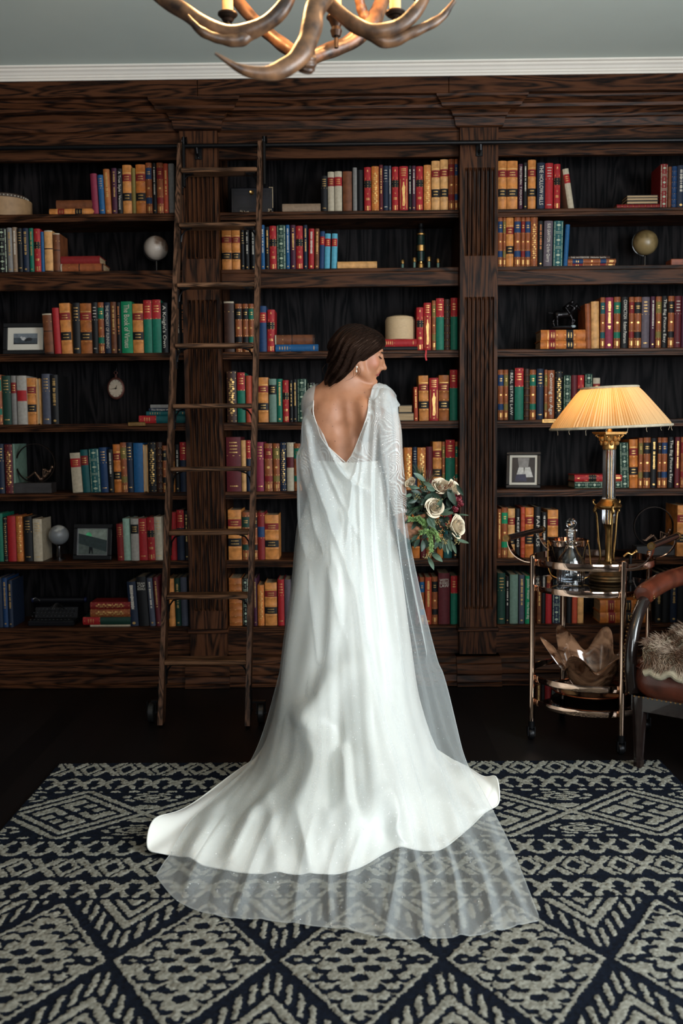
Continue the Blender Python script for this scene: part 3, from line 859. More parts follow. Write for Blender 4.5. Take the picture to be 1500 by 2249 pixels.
def stand_all():
    for (bi, k), rows in BOOKS.items():
        z = SZ[k] + .0006
        names = [look(r[3])[3] for r in rows]
        seen = {}
        for r, nm in zip(rows, names):
            x0, x1, top, code = r[:4]
            lean = r[4] if len(r) > 4 else 0
            title = r[5] if len(r) > 5 else None
            ys = YSP + rng.uniform(-.004, .008)
            a, c = at_y(x0, (top + SHELF[k][0]) / 2, ys), at_y(x1, (top + SHELF[k][0]) / 2, ys)
            lo, hi = bays[bi]
            a.x, c.x = max(a.x, lo + .0015), min(c.x, hi - .0015)
            w = c.x - a.x - .0006
            h = at_y((x0 + x1) / 2, top, ys).z - z
            dep = min(.24, max(.15, h * .72))
            code2 = code
            if title and code[0] in 'VH':      # real lettering replaces the suggestion of it
                code2 = 'P:' + code.split(':')[1].split(',')[0]
            if names.count(nm) == 1:
                lab = '%s on %s shelf of %s bay' % (nm, SH_N[k], BAY_N[bi])
            else:
                i = seen.get(nm, 0); seen[nm] = i + 1
                lab = '%s, %s such from left, %s shelf, %s bay' % (nm, ORD[i], SH_N[k], BAY_N[bi])
            grp = 'books on the %s shelf of the %s bay' % (SH_N[k], BAY_N[bi])
            if code == 'G':
                o = put_book(w, h, dep, 'P:ltan', ((a.x + c.x) / 2, ys + dep, z), (0, 0, math.pi), lab, grp)
            else:
                o = put_book(w, h, dep, code2, ((a.x + c.x) / 2, ys, z), (0, math.radians(lean), 0), lab, grp, title)
                if lean:     # rest the lower corner on the shelf
                    o.location.z = z + w / 2 * abs(math.sin(math.radians(lean)))
    for (bi, k), rows in FLAT.items():
        z = SZ[k] + .0006
        for i, r in enumerate(rows):
            x0, x1, top, bot, code = r[:5]
            ys = YSP + rng.uniform(-.006, .006)
            a, c = at_y(x0, bot, ys), at_y(x1, bot, ys)
            th = (at_y(x0, top, ys).z - at_y(x0, bot, ys).z)
            ln = c.x - a.x
            nm = look(code)[3]
            pos = 'lying flat' if len(rows) == 1 else ('bottom of stack' if i == 0 else 'top of stack' if i == len(rows) - 1 else ('second' if i == 1 else 'third') + ' in stack')
            lab = '%s %s, %s shelf, %s bay' % (nm, pos, SH_N[k], BAY_N[bi])
            grp = 'books lying flat on the %s shelf of the %s bay' % (SH_N[k], BAY_N[bi])
            title = r[5] if len(r) > 5 else None
            code2 = 'P:' + code.split(':')[1].split(',')[0] if title else code
            dep = min(.22, ln * .66)
            if code == 'G':
                # page edges to the front: the spine faces the back of the shelf
                put_book(th - .0006, ln, dep, 'P:black', (a.x, ys + dep, z + th / 2), (math.pi, math.radians(-90), 0), lab, grp)
            else:
                # head of the spine to the left
                put_book(th - .0006, ln, dep, code2, (c.x, ys, z + th / 2), (0, math.radians(-90), 0), lab, grp, title)
            z += th
stand_all()
# ------------------------------------------------------------------ woven rug: navy ground, raised cream pile
def build_rug():
    rx0, rx1, ry0, ry1 = -1.205, 1.25, 0.74, 3.805
    st = 0.004
    nx, ny = int((rx1 - rx0) / st) + 1, int((ry1 - ry0) / st) + 1
    R = np.random.RandomState(3)
    X, Y = np.meshgrid(np.linspace(rx0, rx1, nx), np.linspace(ry0, ry1, ny))
    def smooth(a, k):
        for _ in range(k):
            a = (a + np.roll(a, 1, 0) + np.roll(a, -1, 0) + np.roll(a, 1, 1) + np.roll(a, -1, 1)) / 5
        return a
    wx = smooth(R.randn(ny, nx), 2) * .0042 + R.randn(ny, nx) * .0022
    wy = smooth(R.randn(ny, nx), 2) * .0042
    x, y = X + wx, Y + wy
    y = np.where(y < 2.327, 2 * 2.327 - y, y)          # the far half mirrors into the near half
    C = np.zeros_like(x, bool)
    cell = lambda v, c, p: (v - c) / p - np.round((v - c) / p)
    # rows of diamonds and crosses
    for (ya, yb, c) in ((3.649, 3.795, -1.048), (2.788, 2.918, -1.034), (3.94, 4.06, -1.04)):
        m = (y > ya) & (y < yb)
        q = (y - ya) / (yb - ya) - .5
        pp = cell(x, c, .1428)
        d = np.abs(pp) / .31 + np.abs(q) / .5
        ring = (d > .56) & (d < 1.0)
        e = .5 - np.abs(pp)
        xx = (np.abs(np.abs(q) - e * 1.75) < .14) & (e < .29)
        ch = (np.abs(d - 1.33) < .10) & (np.abs(q) < .5) & (np.abs(q) > .12) & (e > .05)
        C |= m & (ring | xx | ch)
    # rows of linked bows
    for (ya, yb, up, c) in ((3.505, 3.622, 1, .03), (2.935, 3.048, -1, .015), (2.655, 2.768, 1, .02)):
        m = (y > ya) & (y < yb)
        q = (y - ya) / (yb - ya)
        if up < 0: q = 1 - q
        a = np.abs(cell(x, c, .0893))
        arch = np.abs(q - (.56 + .36 * np.sin(np.pi * a))) < .10
        leg = (np.abs(q - (.5 - 1.1 * a)) < .13) & (a < .36)
        wing = (np.abs(q - (.56 + .1 * a)) < .10) & (a < .33) & (a > .1)
        core = (a < .12) & (np.abs(q - .5) < .14)
        foot = (np.abs(q - .10) < .07) & (a < .44) & (a > .2)
        C |= m & (arch | leg | wing | core | foot)
    # nested medallions
    m = (y > 3.064) & (y < 3.487)
    dy = (y - 3.275) / .212
    a = np.abs(cell(x, .013, .5017)) * 2
    d = a + np.abs(dy)
    C |= m & (np.abs(d - 1.0) < .065)
    C |= m & (np.abs(d - .77) < .065)
    s1, s2 = (cell(x, .013, .5017) * 2 + dy) / .6, (cell(x, .013, .5017) * 2 - dy) / .6
    inn = (d < .60) & ((np.abs(s1) > .10) & (np.abs(s2) > .10)) & ((np.abs(np.abs(s1) - .5) > .10) | (np.abs(s2) > .62)) & ((np.abs(np.abs(s2) - .52) > .10) | (np.abs(s1) < .35))
    C |= m & inn
    v, h = (1 - a), np.abs(dy) - .68
    e = (v / .50) ** 2 + (h / .23) ** 2
    ang = np.arctan2(h / .23, v / .5)
    fl = (e < .05) | ((e > .13) & (e < .30)) | ((e > .48) & (e < .80) & (np.sin(ang * 7) > -.45))
    C |= m & (d > 1.13) & (fl | ((np.abs(dy) > .93) & (np.sin(x * 90) > -.2)))
    tipd = (v / .22) ** 2 + ((np.abs(dy) - .26) / .09) ** 2
    C |= m & (d > 1.1) & (tipd < 1)
    # large field: spotted diamonds between herringbone triangles
    m = (y < 2.645)
    hh = .322
    b = (y - 2.327) / hh
    xc = cell(x, .0115, .4235) * 2
    a = np.abs(xc)
    s = a + np.abs(b)
    spot = np.zeros_like(C)
    rows = [(.0, (.0, .30, .56, .76)), (.13, (.16, .44)), (.26, (.0, .33, .55)), (.39, (.17, .42)), (.52, (.0, .30)), (.65, (.15,)), (.78, (.0,)), (-.13, (.15, .47)), (-.26, (.0, .28, .56)), (-.39, (.2, .43)), (-.52, (.0, .28)), (-.65, (.14,))]
    for (b0, aa) in rows:
        for i, a0 in enumerate(aa):
            ra, rb = (.112, .054)
            ee = ((a - a0) / ra) ** 2 + ((b - b0 - .04 * np.sin(a0 * 20)) / rb) ** 2
            if a0 + abs(b0) > .55:      # hooked spots along the border
                e2 = ((a - a0 + .045) / ra) ** 2 + ((b - b0 + .03) / rb) ** 2
                spot |= (((a - a0) / .125) ** 2 + ((b - b0) / .07) ** 2 < 1) & (e2 > .75)
            else:
                spot |= ee < 1
    C |= m & (s < .955) & ~(spot & (s < .89))
    t = np.abs(b) - (1 - a)           # 0 on the diamond's edge, 1 at the middle of the triangle's base
    dx = (1 - a) * .2117
    st_ = np.abs(((dx + .2 * np.abs(b) * .03) / .031) % 1 - .5) < .235
    C |= m & (t > .13) & (t < .40) & st_
    C |= m & ((t > .47) & (t < .60)) | m & ((t > .67) & (t < .78)) | m & (t > .86)
    edge = (X < rx0 + .012) | (X > rx1 - .012) | (Y > ry1 - .01)
    C &= ~edge
    f = smooth(C.astype(float), 1)
    n = R.randn(ny, nx)
    Z = .006 + f * .0030 + np.abs(n) * .0015 * (.35 + f) + smooth(R.randn(ny, nx), 3) * .0012
    weave = .5 + .5 * np.sin(Y / .011 * 2 * np.pi)
    Z += (1 - f) * weave * .0012
    Z[0], Z[-1], Z[:, 0], Z[:, -1] = .0, .0, .0, .0
    me = bpy.data.meshes.new('patterned_rug')
    V = np.stack([X + R.randn(ny, nx) * .0011, Y + R.randn(ny, nx) * .0011, Z], -1).reshape(-1, 3)
    idx = np.arange(nx * ny).reshape(ny, nx)
    F = np.stack([idx[:-1, :-1], idx[:-1, 1:], idx[1:, 1:], idx[1:, :-1]], -1).reshape(-1, 4)
    me.vertices.add(len(V)); me.vertices.foreach_set('co', V.ravel())
    me.loops.add(F.size); me.loops.foreach_set('vertex_index', F.ravel())
    me.polygons.add(len(F)); me.polygons.foreach_set('loop_start', np.arange(0, F.size, 4)); me.polygons.foreach_set('loop_total', np.full(len(F), 4))
    me.polygons.foreach_set('use_smooth', np.ones(len(F), bool))
    me.update(calc_edges=True)
    at = me.attributes.new('yarn', 'FLOAT', 'POINT')
    at.data.foreach_set('value', f.ravel().astype(np.float32))
    tn = me.attributes.new('tone', 'FLOAT', 'POINT')
    tn.data.foreach_set('value', (.5 + .22 * smooth(R.randn(ny, nx), 1).ravel() * 1.6 + .1 * R.randn(nx * ny)).astype(np.float32))
    mt, nt, p = nodes_of('rug_yarn')
    N, L = nt.nodes.new, nt.links.new
    a1 = N('ShaderNodeAttribute'); a1.attribute_name = 'yarn'
    a2 = N('ShaderNodeAttribute'); a2.attribute_name = 'tone'
    navy = N('ShaderNodeValToRGB'); navy.color_ramp.elements[0].color = (.0008, .0014, .003, 1); navy.color_ramp.elements[1].color = (.0032, .0062, .0135, 1)
    crm = N('ShaderNodeValToRGB'); crm.color_ramp.elements[0].color = (.085, .082, .066, 1); crm.color_ramp.elements[1].color = (.235, .235, .20, 1)
    L(a2.outputs['Fac'], navy.inputs['Fac']); L(a2.outputs['Fac'], crm.inputs['Fac'])
    rp = N('ShaderNodeValToRGB'); rp.color_ramp.elements[0].position = .38; rp.color_ramp.elements[1].position = .62
    L(a1.outputs['Fac'], rp.inputs['Fac'])
    mx = N('ShaderNodeMix'); mx.data_type = 'RGBA'
    L(rp.outputs['Color'], mx.inputs['Factor']); L(navy.outputs['Color'], mx.inputs[6]); L(crm.outputs['Color'], mx.inputs[7])
    L(mx.outputs[2], p.inputs['Base Color'])
    p.inputs['Roughness'].default_value = .95
    p.inputs['Specular IOR Level'].default_value = .1
    me.materials.append(mt)
    o = link('patterned_rug', me)
    tag(o, 'large navy and cream tribal patterned shag rug on the dark floor', 'rug')
build_rug()
# ------------------------------------------------------------------ rolling library ladder
def project(P):
    P = Vector(P) - Vector((0, 0, CAM_H))
    z = P.dot(_f)
    return 750 + FPX * P.dot(_r) / z, 1124.5 - FPX * P.dot(_u) / z


def ladder():
    yt = 4.955
    T = [at_y(394, 318, yt), at_y(571, 313, yt)]
    B = [at_z(351, 1592, .012), at_z(543, 1594, .012)]
    L_ = thing('library_ladder', (B[0] + B[1]) / 2, 'dark oak rolling ladder leaning against the bookcase left of the bride', 'ladder')
    dirs = [(T[i] - B[i]) for i in (0, 1)]
    across = Vector((1, 0, 0))
    nrm = across.cross(dirs[0].normalized()).normalized()      # points to the room
    if nrm.y > 0: nrm = -nrm
    w, dp = .023, .072
    for i in (0, 1):
        b = MB()
        d = dirs[i].normalized()
        xa = across * (w / 2)
        a, c = B[i] - d * .0, T[i] + d * .01
        v = []
        for p in (a, c):
            for (sx, sn) in ((-1, 0), (1, 0), (1, 1), (-1, 1)):
                v.append(p + xa * sx - nrm * (dp * sn))
        v[0].z = v[1].z = v[2].z = v[3].z = max(.004, min(v[0].z, .01))
        b.add(v, [(0, 1, 2, 3), (7, 6, 5, 4), (0, 4, 5, 1), (1, 5, 6, 2), (2, 6, 7, 3), (3, 7, 4, 0)])
        rail = b.build('rail', M_LADZ, L_, 20)
        # steel foot plate with screws and the wheel in its fork on the outer side
        sgn = -1 if i == 0 else 1
        f0 = B[i] + d * .12 - nrm * .03
        pl = MB().box((f0.x + sgn * (w / 2) - .002, f0.y - .03, f0.z - .07), (f0.x + sgn * (w / 2 + .003), f0.y + .03, f0.z + .07), bev=.002)
        for dz in (-.045, .045):
            pl.ball((f0.x + sgn * (w / 2 + .004), f0.y - .01, f0.z + dz), .006, n=8)
        pl.build('foot_plate', M_IRON, L_)
        wc = Vector((f0.x + sgn * .055, f0.y + .03, .046))
        rot = Matrix.Rotation(math.pi / 2, 3, 'Y')
        wh = MB().lathe([(.03, -.014), (.043, -.014), (.046, -.01), (.046, .01), (.043, .014), (.03, .014)], 28, wc, rot=rot)
        wh.build('wheel', mat('rubber', (.01, .01, .01), .35), L_)
        fk = MB().box((wc.x - .021, wc.y - .012, .04), (wc.x - .017, wc.y + .012, .1)).box((wc.x + .017, wc.y - .012, .04), (wc.x + .021, wc.y + .012, .1)).box((min(wc.x, f0.x) - .0, wc.y - .012, .096), (max(wc.x, f0.x) + .021 * (sgn > 0), wc.y + .012, .104))
        fk.tube([(wc.x - .026, wc.y, .046), (wc.x + .026, wc.y, .046)], .006, 10)
        fk.build('wheel_fork', M_IRON, L_)
        # roller hook over the rail
        tp = T[i] - d * .02
        hk = MB().box((tp.x + .016, tp.y - .012, tp.z - .19), (tp.x + .028, tp.y + .02, tp.z + .02), bev=.002)
        hk.tube([(tp.x + .022, tp.y, tp.z), (tp.x + .022, tp.y - .005, Z_RAIL + .03), (tp.x + .022, 4.985, Z_RAIL + .042), (tp.x + .022, 5.008, Z_RAIL + .02)], .006, 8)
        hk.lathe([(.012, -.012), (.02, -.012), (.014, 0), (.02, .012), (.012, .012)], 18, (tp.x + .022, 4.985, Z_RAIL + .026), rot=rot)
        hk.build('roller_hook', M_IRON, L_)
    for y in (370, 490, 622, 755, 888, 1027, 1167, 1308, 1452):
        lo, hi = 0.0, 1.0
        for _ in range(40):
            t = (lo + hi) / 2
            if project(((B[0] + dirs[0] * t) + (B[1] + dirs[1] * t)) / 2)[1] > y: lo = t
            else: hi = t
        a, c = B[0] + dirs[0] * t, B[1] + dirs[1] * t
        z = a.z + .004
        b = MB().box((a.x + w / 2, a.y - .022, z - .02), (c.x - w / 2, a.y + .085, z), bev=.005)
        b.build('tread', M_LADX, L_, 20)
        for (xx, s) in ((a.x + w / 2, 1), (c.x - w / 2, -1)):
            bb = MB()
            pts = [(xx + s * .004, a.y + .03, z - .085), (xx + s * .008, a.y + .028, z - .055), (xx + s * .024, a.y + .025, z - .032), (xx + s * .05, a.y + .02, z - .023)]
            bb.tube(pts, .004, 8)
            bb.box((xx, a.y + .012, z - .12), (xx + s * .004, a.y + .045, z - .03)).box((xx + s * .01, a.y + .005, z - .0235), (xx + s * .06, a.y + .035, z - .0195))
            bb.build('brace', M_IRON, L_)
ladder()

# ------------------------------------------------------------------ bar cart
CX, CY, CR = 1.05, 4.15, .265
LEG = [math.radians(-77 + 90 * k) for k in range(4)]
FRy = CY + CR * math.sin(LEG[0])
def zc(py): return at_y(1366, py, FRy).z
ZR = [(zc(1255), zc(1240)), (zc(1313), zc(1300)), (zc(1521), zc(1507)), (zc(1575), zc(1562))]
M_GLASS = mat('clear_glass', (.95, .97, .97), .02, 0, .01, 5, trans=1.0, ior=1.45)
M_SMOKE = mat('smoked_glass', (.35, .36, .38), .03, 0, .02, 5, trans=1.0, ior=1.3)
M_BLACKWOOD = mat('black_lacquer', (.008, .006, .006), .18, 0, .2, 30, coat=.5)


def circ(r, z, n=64):
    return [(CX + r * math.cos(2 * math.pi * k / n), CY + r * math.sin(2 * math.pi * k / n), z) for k in range(n + 1)]


def cart():
    K = thing('bar_cart', (CX, CY, 0), 'round two-tier polished gold bar cart standing right of the bride', 'bar cart')
    zt = ZR[0][1] + .012
    for a in LEG:
        x, y = CX + (CR + .012) * math.cos(a), CY + (CR + .012) * math.sin(a)
        lg = MB().tube([(x, y, .085), (x, y, zt)], .0125, 18)
        lg.ball((x, y, zt), (.0125, .0125, .006), n=18)
        lg.build('leg', M_CHROME, K)
        ca = MB().lathe([(.008, .05), (.014, .055), (.014, .085), (.01, .088)], 16, (x, y, 0))
        ca.box((x - .017, y - .008, .018), (x - .012, y + .02, .06)).box((x + .012, y - .008, .018), (x + .017, y + .02, .06))
        rot = Matrix.Rotation(math.pi / 2, 3, 'Y')
        ca.lathe([(.01, -.011), (.024, -.011), (.026, -.006), (.026, .006), (.024, .011), (.01, .011)], 24, (x, y + .008, .0262), rot=rot)
        ca.build('caster', M_IRON, K)
    for (z0, z1) in ZR:
        b = MB()
        prof = [(CR - .004, z0), (CR, z0), (CR + .002, (z0 + z1) / 2), (CR, z1), (CR - .004, z1), (CR - .004, z0)]
        b.lathe(prof, 96, (CX, CY, 0), caps=False)
        b.build('rail_band', M_CHROME, K)
    for i in (1, 3):
        z = ZR[i][1]
        MB().lathe([(0.0005, z - .007), (CR - .005, z - .007), (CR - .005, z - .001), (.0005, z - .001)], 64, (CX, CY, 0)).build('glass_shelf', M_SMOKE, K)
    for (a, b_) in ((LEG[2], LEG[3 - 0] if False else LEG[3]), (LEG[0], LEG[1])):
        pass
    for (i, j) in ((3, 2), (0, 1)):
        mid = (LEG[i] + LEG[j]) / 2 if abs(LEG[i] - LEG[j]) < 3.2 else (LEG[i] + LEG[j]) / 2 + math.pi
        out = Vector((math.cos(mid), math.sin(mid), 0))
        hd = bpy.data.objects.new('handle', None); COL.objects.link(hd); hd.parent = K
        ends = []
        for q in (i, j):
            p = Vector((CX + CR * math.cos(LEG[q]), CY + CR * math.sin(LEG[q]), 0))
            z = (ZR[0][0] + ZR[0][1]) / 2
            path = spline([p + Vector((0, 0, z)) + out * .005, p + out * .045 + Vector((0, 0, z + .003)), p + out * .09 + Vector((0, 0, z + .025)), p + out * .118 + Vector((0, 0, z + .065)), p + out * .122 + Vector((0, 0, z + .10))], 18)
            side = Vector((-out.y, out.x, 0))
            b = MB()
            G = []
            for k, pt in enumerate(path):
                pt = Vector(pt)
                tn = (Vector(path[min(k + 1, 17)]) - Vector(path[max(k - 1, 0)])).normalized()
                nn = tn.cross(side).normalized()
                G.append([pt + side * .017 + nn * .002, pt - side * .017 + nn * .002, pt - side * .017 - nn * .002, pt + side * .017 - nn * .002])
            b.sheet(np.array([[tuple(c) for c in g] for g in G]), wrap=True)
            b.build('handle_arm', M_CHROME, hd)
            ends.append(Vector(path[-1]))
        ax = (ends[1] - ends[0]).normalized()
        a0, a1 = ends[0] - ax * .03, ends[1] + ax * .03
        MB().tube([a0, a1], .0135, 20).build('grip', M_BLACKWOOD, hd)
        for e, s in ((a0, -1), (a1, 1)):
            c = MB().tube([e - ax * s * .012, e + ax * s * .004], .0155, 20, mi=0)
            for sgn in (-1, 0, 1):
                side = ax.cross(Vector((0, 0, 1)))
                c.tube([e + ax * s * .0035 + side * (.005 * sgn) + Vector((0, 0, -.007)), e + ax * s * .0035 + side * (.005 * sgn) + Vector((0, 0, .007))], .0012, 6, mi=1)
            c.build('end_cap', [M_BRASS, mat('cap_engraving', (.06, .035, .015), .5)], hd)
cart()
TRAY = ZR[1][1]
LOW = ZR[3][1]

# ------------------------------------------------------------------ table lamp
LX, LY = at_y(1337, 1100, 4.19).x, 4.19
def zl(py): return at_y(1337, py, LY).z
def lamp():
    K = thing('table_lamp', (LX, LY, TRAY), 'lit lamp with pleated cream shade and fluted glass column on the bar cart', 'lamp')
    base = MB().lathe([(.005, TRAY + .0005), (.078, TRAY + .0005), (.082, TRAY + .006), (.078, TRAY + .012), (.083, TRAY + .018), (.079, TRAY + .025), (.081, TRAY + .032), (.070, TRAY + .040), (.064, TRAY + .046), (.066, TRAY + .052), (.058, zl(1243)), (.05, zl(1238)), (.03, zl(1233)), (.005, zl(1231))], 48, (LX, LY, 0))
    base.build('base', mat('bronze', (.11, .065, .03), .35, .8, .4, 40), K)
    MB().lathe([(.02, zl(1234)), (.014, zl(1228)), (.0125, zl(1215)), (.0135, zl(1165)), (.018, zl(1158)), (.022, zl(1152)), (.024, zl(1151)), (.005, zl(1150.5))], 24, (LX, LY, 0)).build('stem', mat('dark_brass', (.2, .115, .04), .35, 1.0, .3, 50), K)
    flute = lambda w, h: 1 + .045 * math.cos(12 * w)
    gl = mat('column_crystal', (.93, .95, .95), .04, 0, .01, 5, trans=1.0, ior=1.5)
    MB().lathe([(.0225, zl(1151)), (.0265, zl(1146)), (.0275, zl(1119))], 96, (LX, LY, 0), fn=flute).build('glass_column', gl, K, 60)
    MB().lathe([(.0275, zl(1096)), (.0275, zl(990)), (.025, zl(986))], 96, (LX, LY, 0), fn=flute).build('glass_column', gl, K, 60)
    MB().tube([(LX, LY, zl(1150)), (LX, LY, zl(950))], .005, 12).build('inner_rod', M_BRASS, K)
    MB().lathe([(.035, zl(1119)), (.047, zl(1117)), (.055, zl(1113)), (.056, zl(1110)), (.05, zl(1106)), (.038, zl(1100)), (.034, zl(1096)), (.028, zl(1095))], 40, (LX, LY, 0)).build('collar', M_BRASS, K)
    for k in range(3):
        a = math.radians(-100 + 120 * k + 12)
        o = Vector((math.cos(a), math.sin(a), 0)); c = Vector((LX, LY, 0))
        b = MB()
        b.tube(spline([c + o * .050 + Vector((0, 0, zl(1112))), c + o * .066 + Vector((0, 0, zl(1106))), c + o * .068 + Vector((0, 0, zl(1100))), c + o * .060 + Vector((0, 0, zl(1100)))], 12), [.004] * 12, 8)
        pth = spline([c + o * .056 + Vector((0, 0, zl(1110))), c + o * .061 + Vector((0, 0, zl(1122))), c + o * .052 + Vector((0, 0, zl(1132))), c + o * .044 + Vector((0, 0, zl(1180))), c + o * .034 + Vector((0, 0, zl(1222))), c + o * .04 + Vector((0, 0, zl(1235)))], 30)
        b.tube(pth, [.008 if 3 < i < 9 else .0048 for i in range(30)], 10)
        b.ball(c + o * .058 + Vector((0, 0, zl(1118))), (.009, .009, .012), n=10)
        b.build('scroll_leg', mat('dark_brass', (.2, .115, .04), .35, 1.0, .3, 50), K)
    cap = MB().lathe([(.028, zl(987)), (.030, zl(984)), (.027, zl(980)), (.03, zl(968)), (.038, zl(958)), (.044, zl(953))], 40, (LX, LY, 0), fn=lambda w, h: 1 + .10 * abs(math.cos(8 * w)) * (h > zl(982)))
    for (hh, n_, r_, o_) in ((973, 8, .034, 0), (964, 8, .038, .39)):
        for k in range(n_):
            a = 2 * math.pi * k / n_ + o_
            cap.ball((LX + r_ * math.cos(a), LY + r_ * math.sin(a), zl(hh)), (.009, .009, .012), n=8)
    for k in range(4):
        a = math.pi / 4 + k * math.pi / 2 + .3
        cc = Vector((LX + .048 * math.cos(a), LY + .048 * math.sin(a), zl(958)))
        t = Vector((-math.sin(a), math.cos(a), 0)); rr = Vector((math.cos(a), math.sin(a), 0))
        cap.tube([cc + (rr * math.cos(q) + Vector((0, 0, 1)) * math.sin(q)) * (.011 - .0011 * q) for q in [i * .5 for i in range(15)]], .0038, 6)
    rz = Matrix.Rotation(.3, 3, 'Z')
    ab = MB()
    for (sx, z0, z1) in ((.05, zl(954), zl(951)), (.054, zl(951), zl(948.5))):
        v = [rz @ Vector((sx * p, sx * q, 0)) for p, q in ((-1, -1), (1, -1), (1, 1), (-1, 1))]
        cap.add([(p.x + LX, p.y + LY, z0) for p in v] + [(p.x + LX, p.y + LY, z1) for p in v], [(0, 3, 2, 1), (4, 5, 6, 7), (0, 1, 5, 4), (1, 2, 6, 5), (2, 3, 7, 6), (3, 0, 4, 7)])
    cap.build('capital', mat('gilt_capital', (.55, .30, .10), .35, .9, .3, 80), K, 40)
    MB().lathe([(.012, zl(949)), (.01, zl(944)), (.006, zl(940)), (.006, zl(925)), (.014, zl(922)), (.014, zl(908)), (.01, zl(906))], 20, (LX, LY, 0)).build('socket', M_BRASS, K)
    bulb_c = Vector((LX - .012, LY - .01, zl(893)))
    MB().ball(bulb_c, (.026, .026, .032), n=16).build('bulb', mat('lit_bulb', (1, .8, .5), .4, emit=(1, .62, .28), es=6), K)
    # pleated shade: two rims and cloth gathered between them, slightly tilted
    R0, R1 = .118, .254
    z1_, z0_ = zl(852), zl(938)
    rot = Matrix.Rotation(math.radians(-2.0), 3, 'Y')
    piv = Vector((LX, LY, zl(900)))
    rows = []
    n = 520
    rr = random.Random(2)
    ph = [rr.uniform(-.6, .7) for _ in range(130)]
    for j in range(9):
        t = j / 8
        r = R0 + (R1 - R0) * (t ** .96)
        z = z1_ + (z0_ - z1_) * t
        row = []
        for k in range(n):
            w = 2 * math.pi * k / n
            q = k % 4
            fold = (.0036 + .003 * t) * (1 if q == 1 else .2 if q in (0, 2) else -1) * (1 + ph[k // 4]) * (1.15 + .7 * math.sin(k // 4 * .61) * math.sin(k // 4 * .23))
            e = r + fold * (0.5 if j in (0, 8) else 1)
            p = rot @ (Vector((LX + e * math.cos(w), LY + e * math.sin(w), z)) - piv) + piv
            row.append(tuple(p))
        rows.append(row)
    m, nt, p = nodes_of('pleated_shade_cloth')
    p.inputs['Base Color'].default_value = (.56, .44, .25, 1); p.inputs['Roughness'].default_value = .85
    N, L = nt.nodes.new, nt.links.new
    tl = N('ShaderNodeBsdfTranslucent'); tl.inputs['Color'].default_value = (.78, .48, .19, 1)
    nz = N('ShaderNodeTexNoise'); nz.inputs['Scale'].default_value = 60; tcd = N('ShaderNodeTexCoord'); L(tcd.outputs['Object'], nz.inputs['Vector'])
    ms = N('ShaderNodeMixShader'); ms.inputs[0].default_value = .45
    L(p.outputs[0], ms.inputs[1]); L(tl.outputs[0], ms.inputs[2]); L(ms.outputs[0], nt.nodes['Material Output'].inputs['Surface'])
    sh = MB().sheet(np.array(rows), wrap=True).build('lamp_shade', m, K, 180)
    for (r, z, th) in ((R0, z1_, .006), (R1, z0_, .006)):
        b = MB()
        b.tube([rot @ (Vector((LX + (r + .002) * math.cos(2 * math.pi * k / 64), LY + (r + .002) * math.sin(2 * math.pi * k / 64), z)) - piv) + piv for k in range(65)], th, 8, caps=False)
        b.build('shade_binding', mat('binding_tape', (.42, .36, .26), .9), sh)
    fr = MB()
    for k in range(9):
        w = 3.4 + k * .33
        q = rot @ (Vector((LX + R1 * math.cos(w), LY + R1 * math.sin(w), z0_ - .005)) - piv) + piv
        fr.tube([q, q + Vector((rr.uniform(-.004, .004), 0, -.008)), q + Vector((rr.uniform(-.008, .008), 0, -.016 - .01 * rr.random()))], .0007, 5)
    fr.build('loose_thread', mat('binding_tape', (.42, .36, .26), .9), sh)
    sp = MB()
    for k in range(3):
        a = 2 * math.pi * k / 3 + .5
        sp.tube([(LX, LY, zl(906)), (LX + .03 * math.cos(a), LY + .03 * math.sin(a), zl(880)), tuple(rot @ (Vector((LX + R0 * math.cos(a), LY + R0 * math.sin(a), z1_)) - piv) + piv)], .0015, 6)
    sp.build('shade_frame', M_BRASS, K)
    d = bpy.data.lights.new('lamp_light', 'POINT'); d.energy = 1.9; d.color = (1, .66, .33); d.shadow_soft_size = .03
    o = bpy.data.objects.new('lamp_light', d); COL.objects.link(o); o.location = bulb_c + Vector((0, 0, -.04))
lamp()

# ------------------------------------------------------------------ things on the cart
def decanter():
    Y = 4.085
    x = at_y(1254, 1200, Y).x
    f = lambda py: at_y(1254, py, Y).z
    z0 = TRAY
    K = thing('decanter', (x, Y, z0), 'cut crystal decanter with ball stopper on the bar cart tray', 'decanter')
    cut = lambda w, h: 1 + (.035 * abs(math.sin(9 * w)) if h < f(1228) else 0)
    b = MB().lathe([(.001, z0 + .0005), (.052, z0 + .0005), (.057, z0 + .006), (.0575, f(1240)), (.056, f(1233)), (.047, f(1222)), (.029, f(1209)), (.0215, f(1201)), (.021, f(1199)), (.026, f(1196)), (.020, f(1192)), (.025, f(1189)), (.019, f(1186)), (.0185, f(1172)), (.021, f(1168)), (.028, f(1164.5)), (.027, f(1163)), (.014, f(1163)), (.013, f(1198)), (.026, f(1211)), (.042, f(1223)), (.0485, f(1236)), (.048, z0 + .018), (.001, z0 + .014)], 72, (x, Y, 0), fn=cut)
    b.build('bottle', M_GLASS, K, 35)
    s = MB().lathe([(.0118, f(1178)), (.0135, f(1164)), (.009, f(1160)), (.009, f(1158))], 24, (x, Y, 0))
    cz = f(1149.5); r = .0225
    pts = [(r * math.sin(math.pi * i / 8), cz - r * math.cos(math.pi * i / 8)) for i in range(9)]
    pts[0] = (.0088, pts[0][1] + .002)
    s.lathe(pts, 10, (x, Y, 0))
    s.build('stopper', M_GLASS, K, 0)
    lq = MB().lathe([(.001, z0 + .0148), (.0472, z0 + .0188), (.0472, z0 + .045), (.001, z0 + .045)], 48, (x, Y, 0))
    lq.build('liquid', mat('clear_spirit', (.80, .86, .92), .0, 0, .01, trans=1, ior=1.33), K)
decanter()


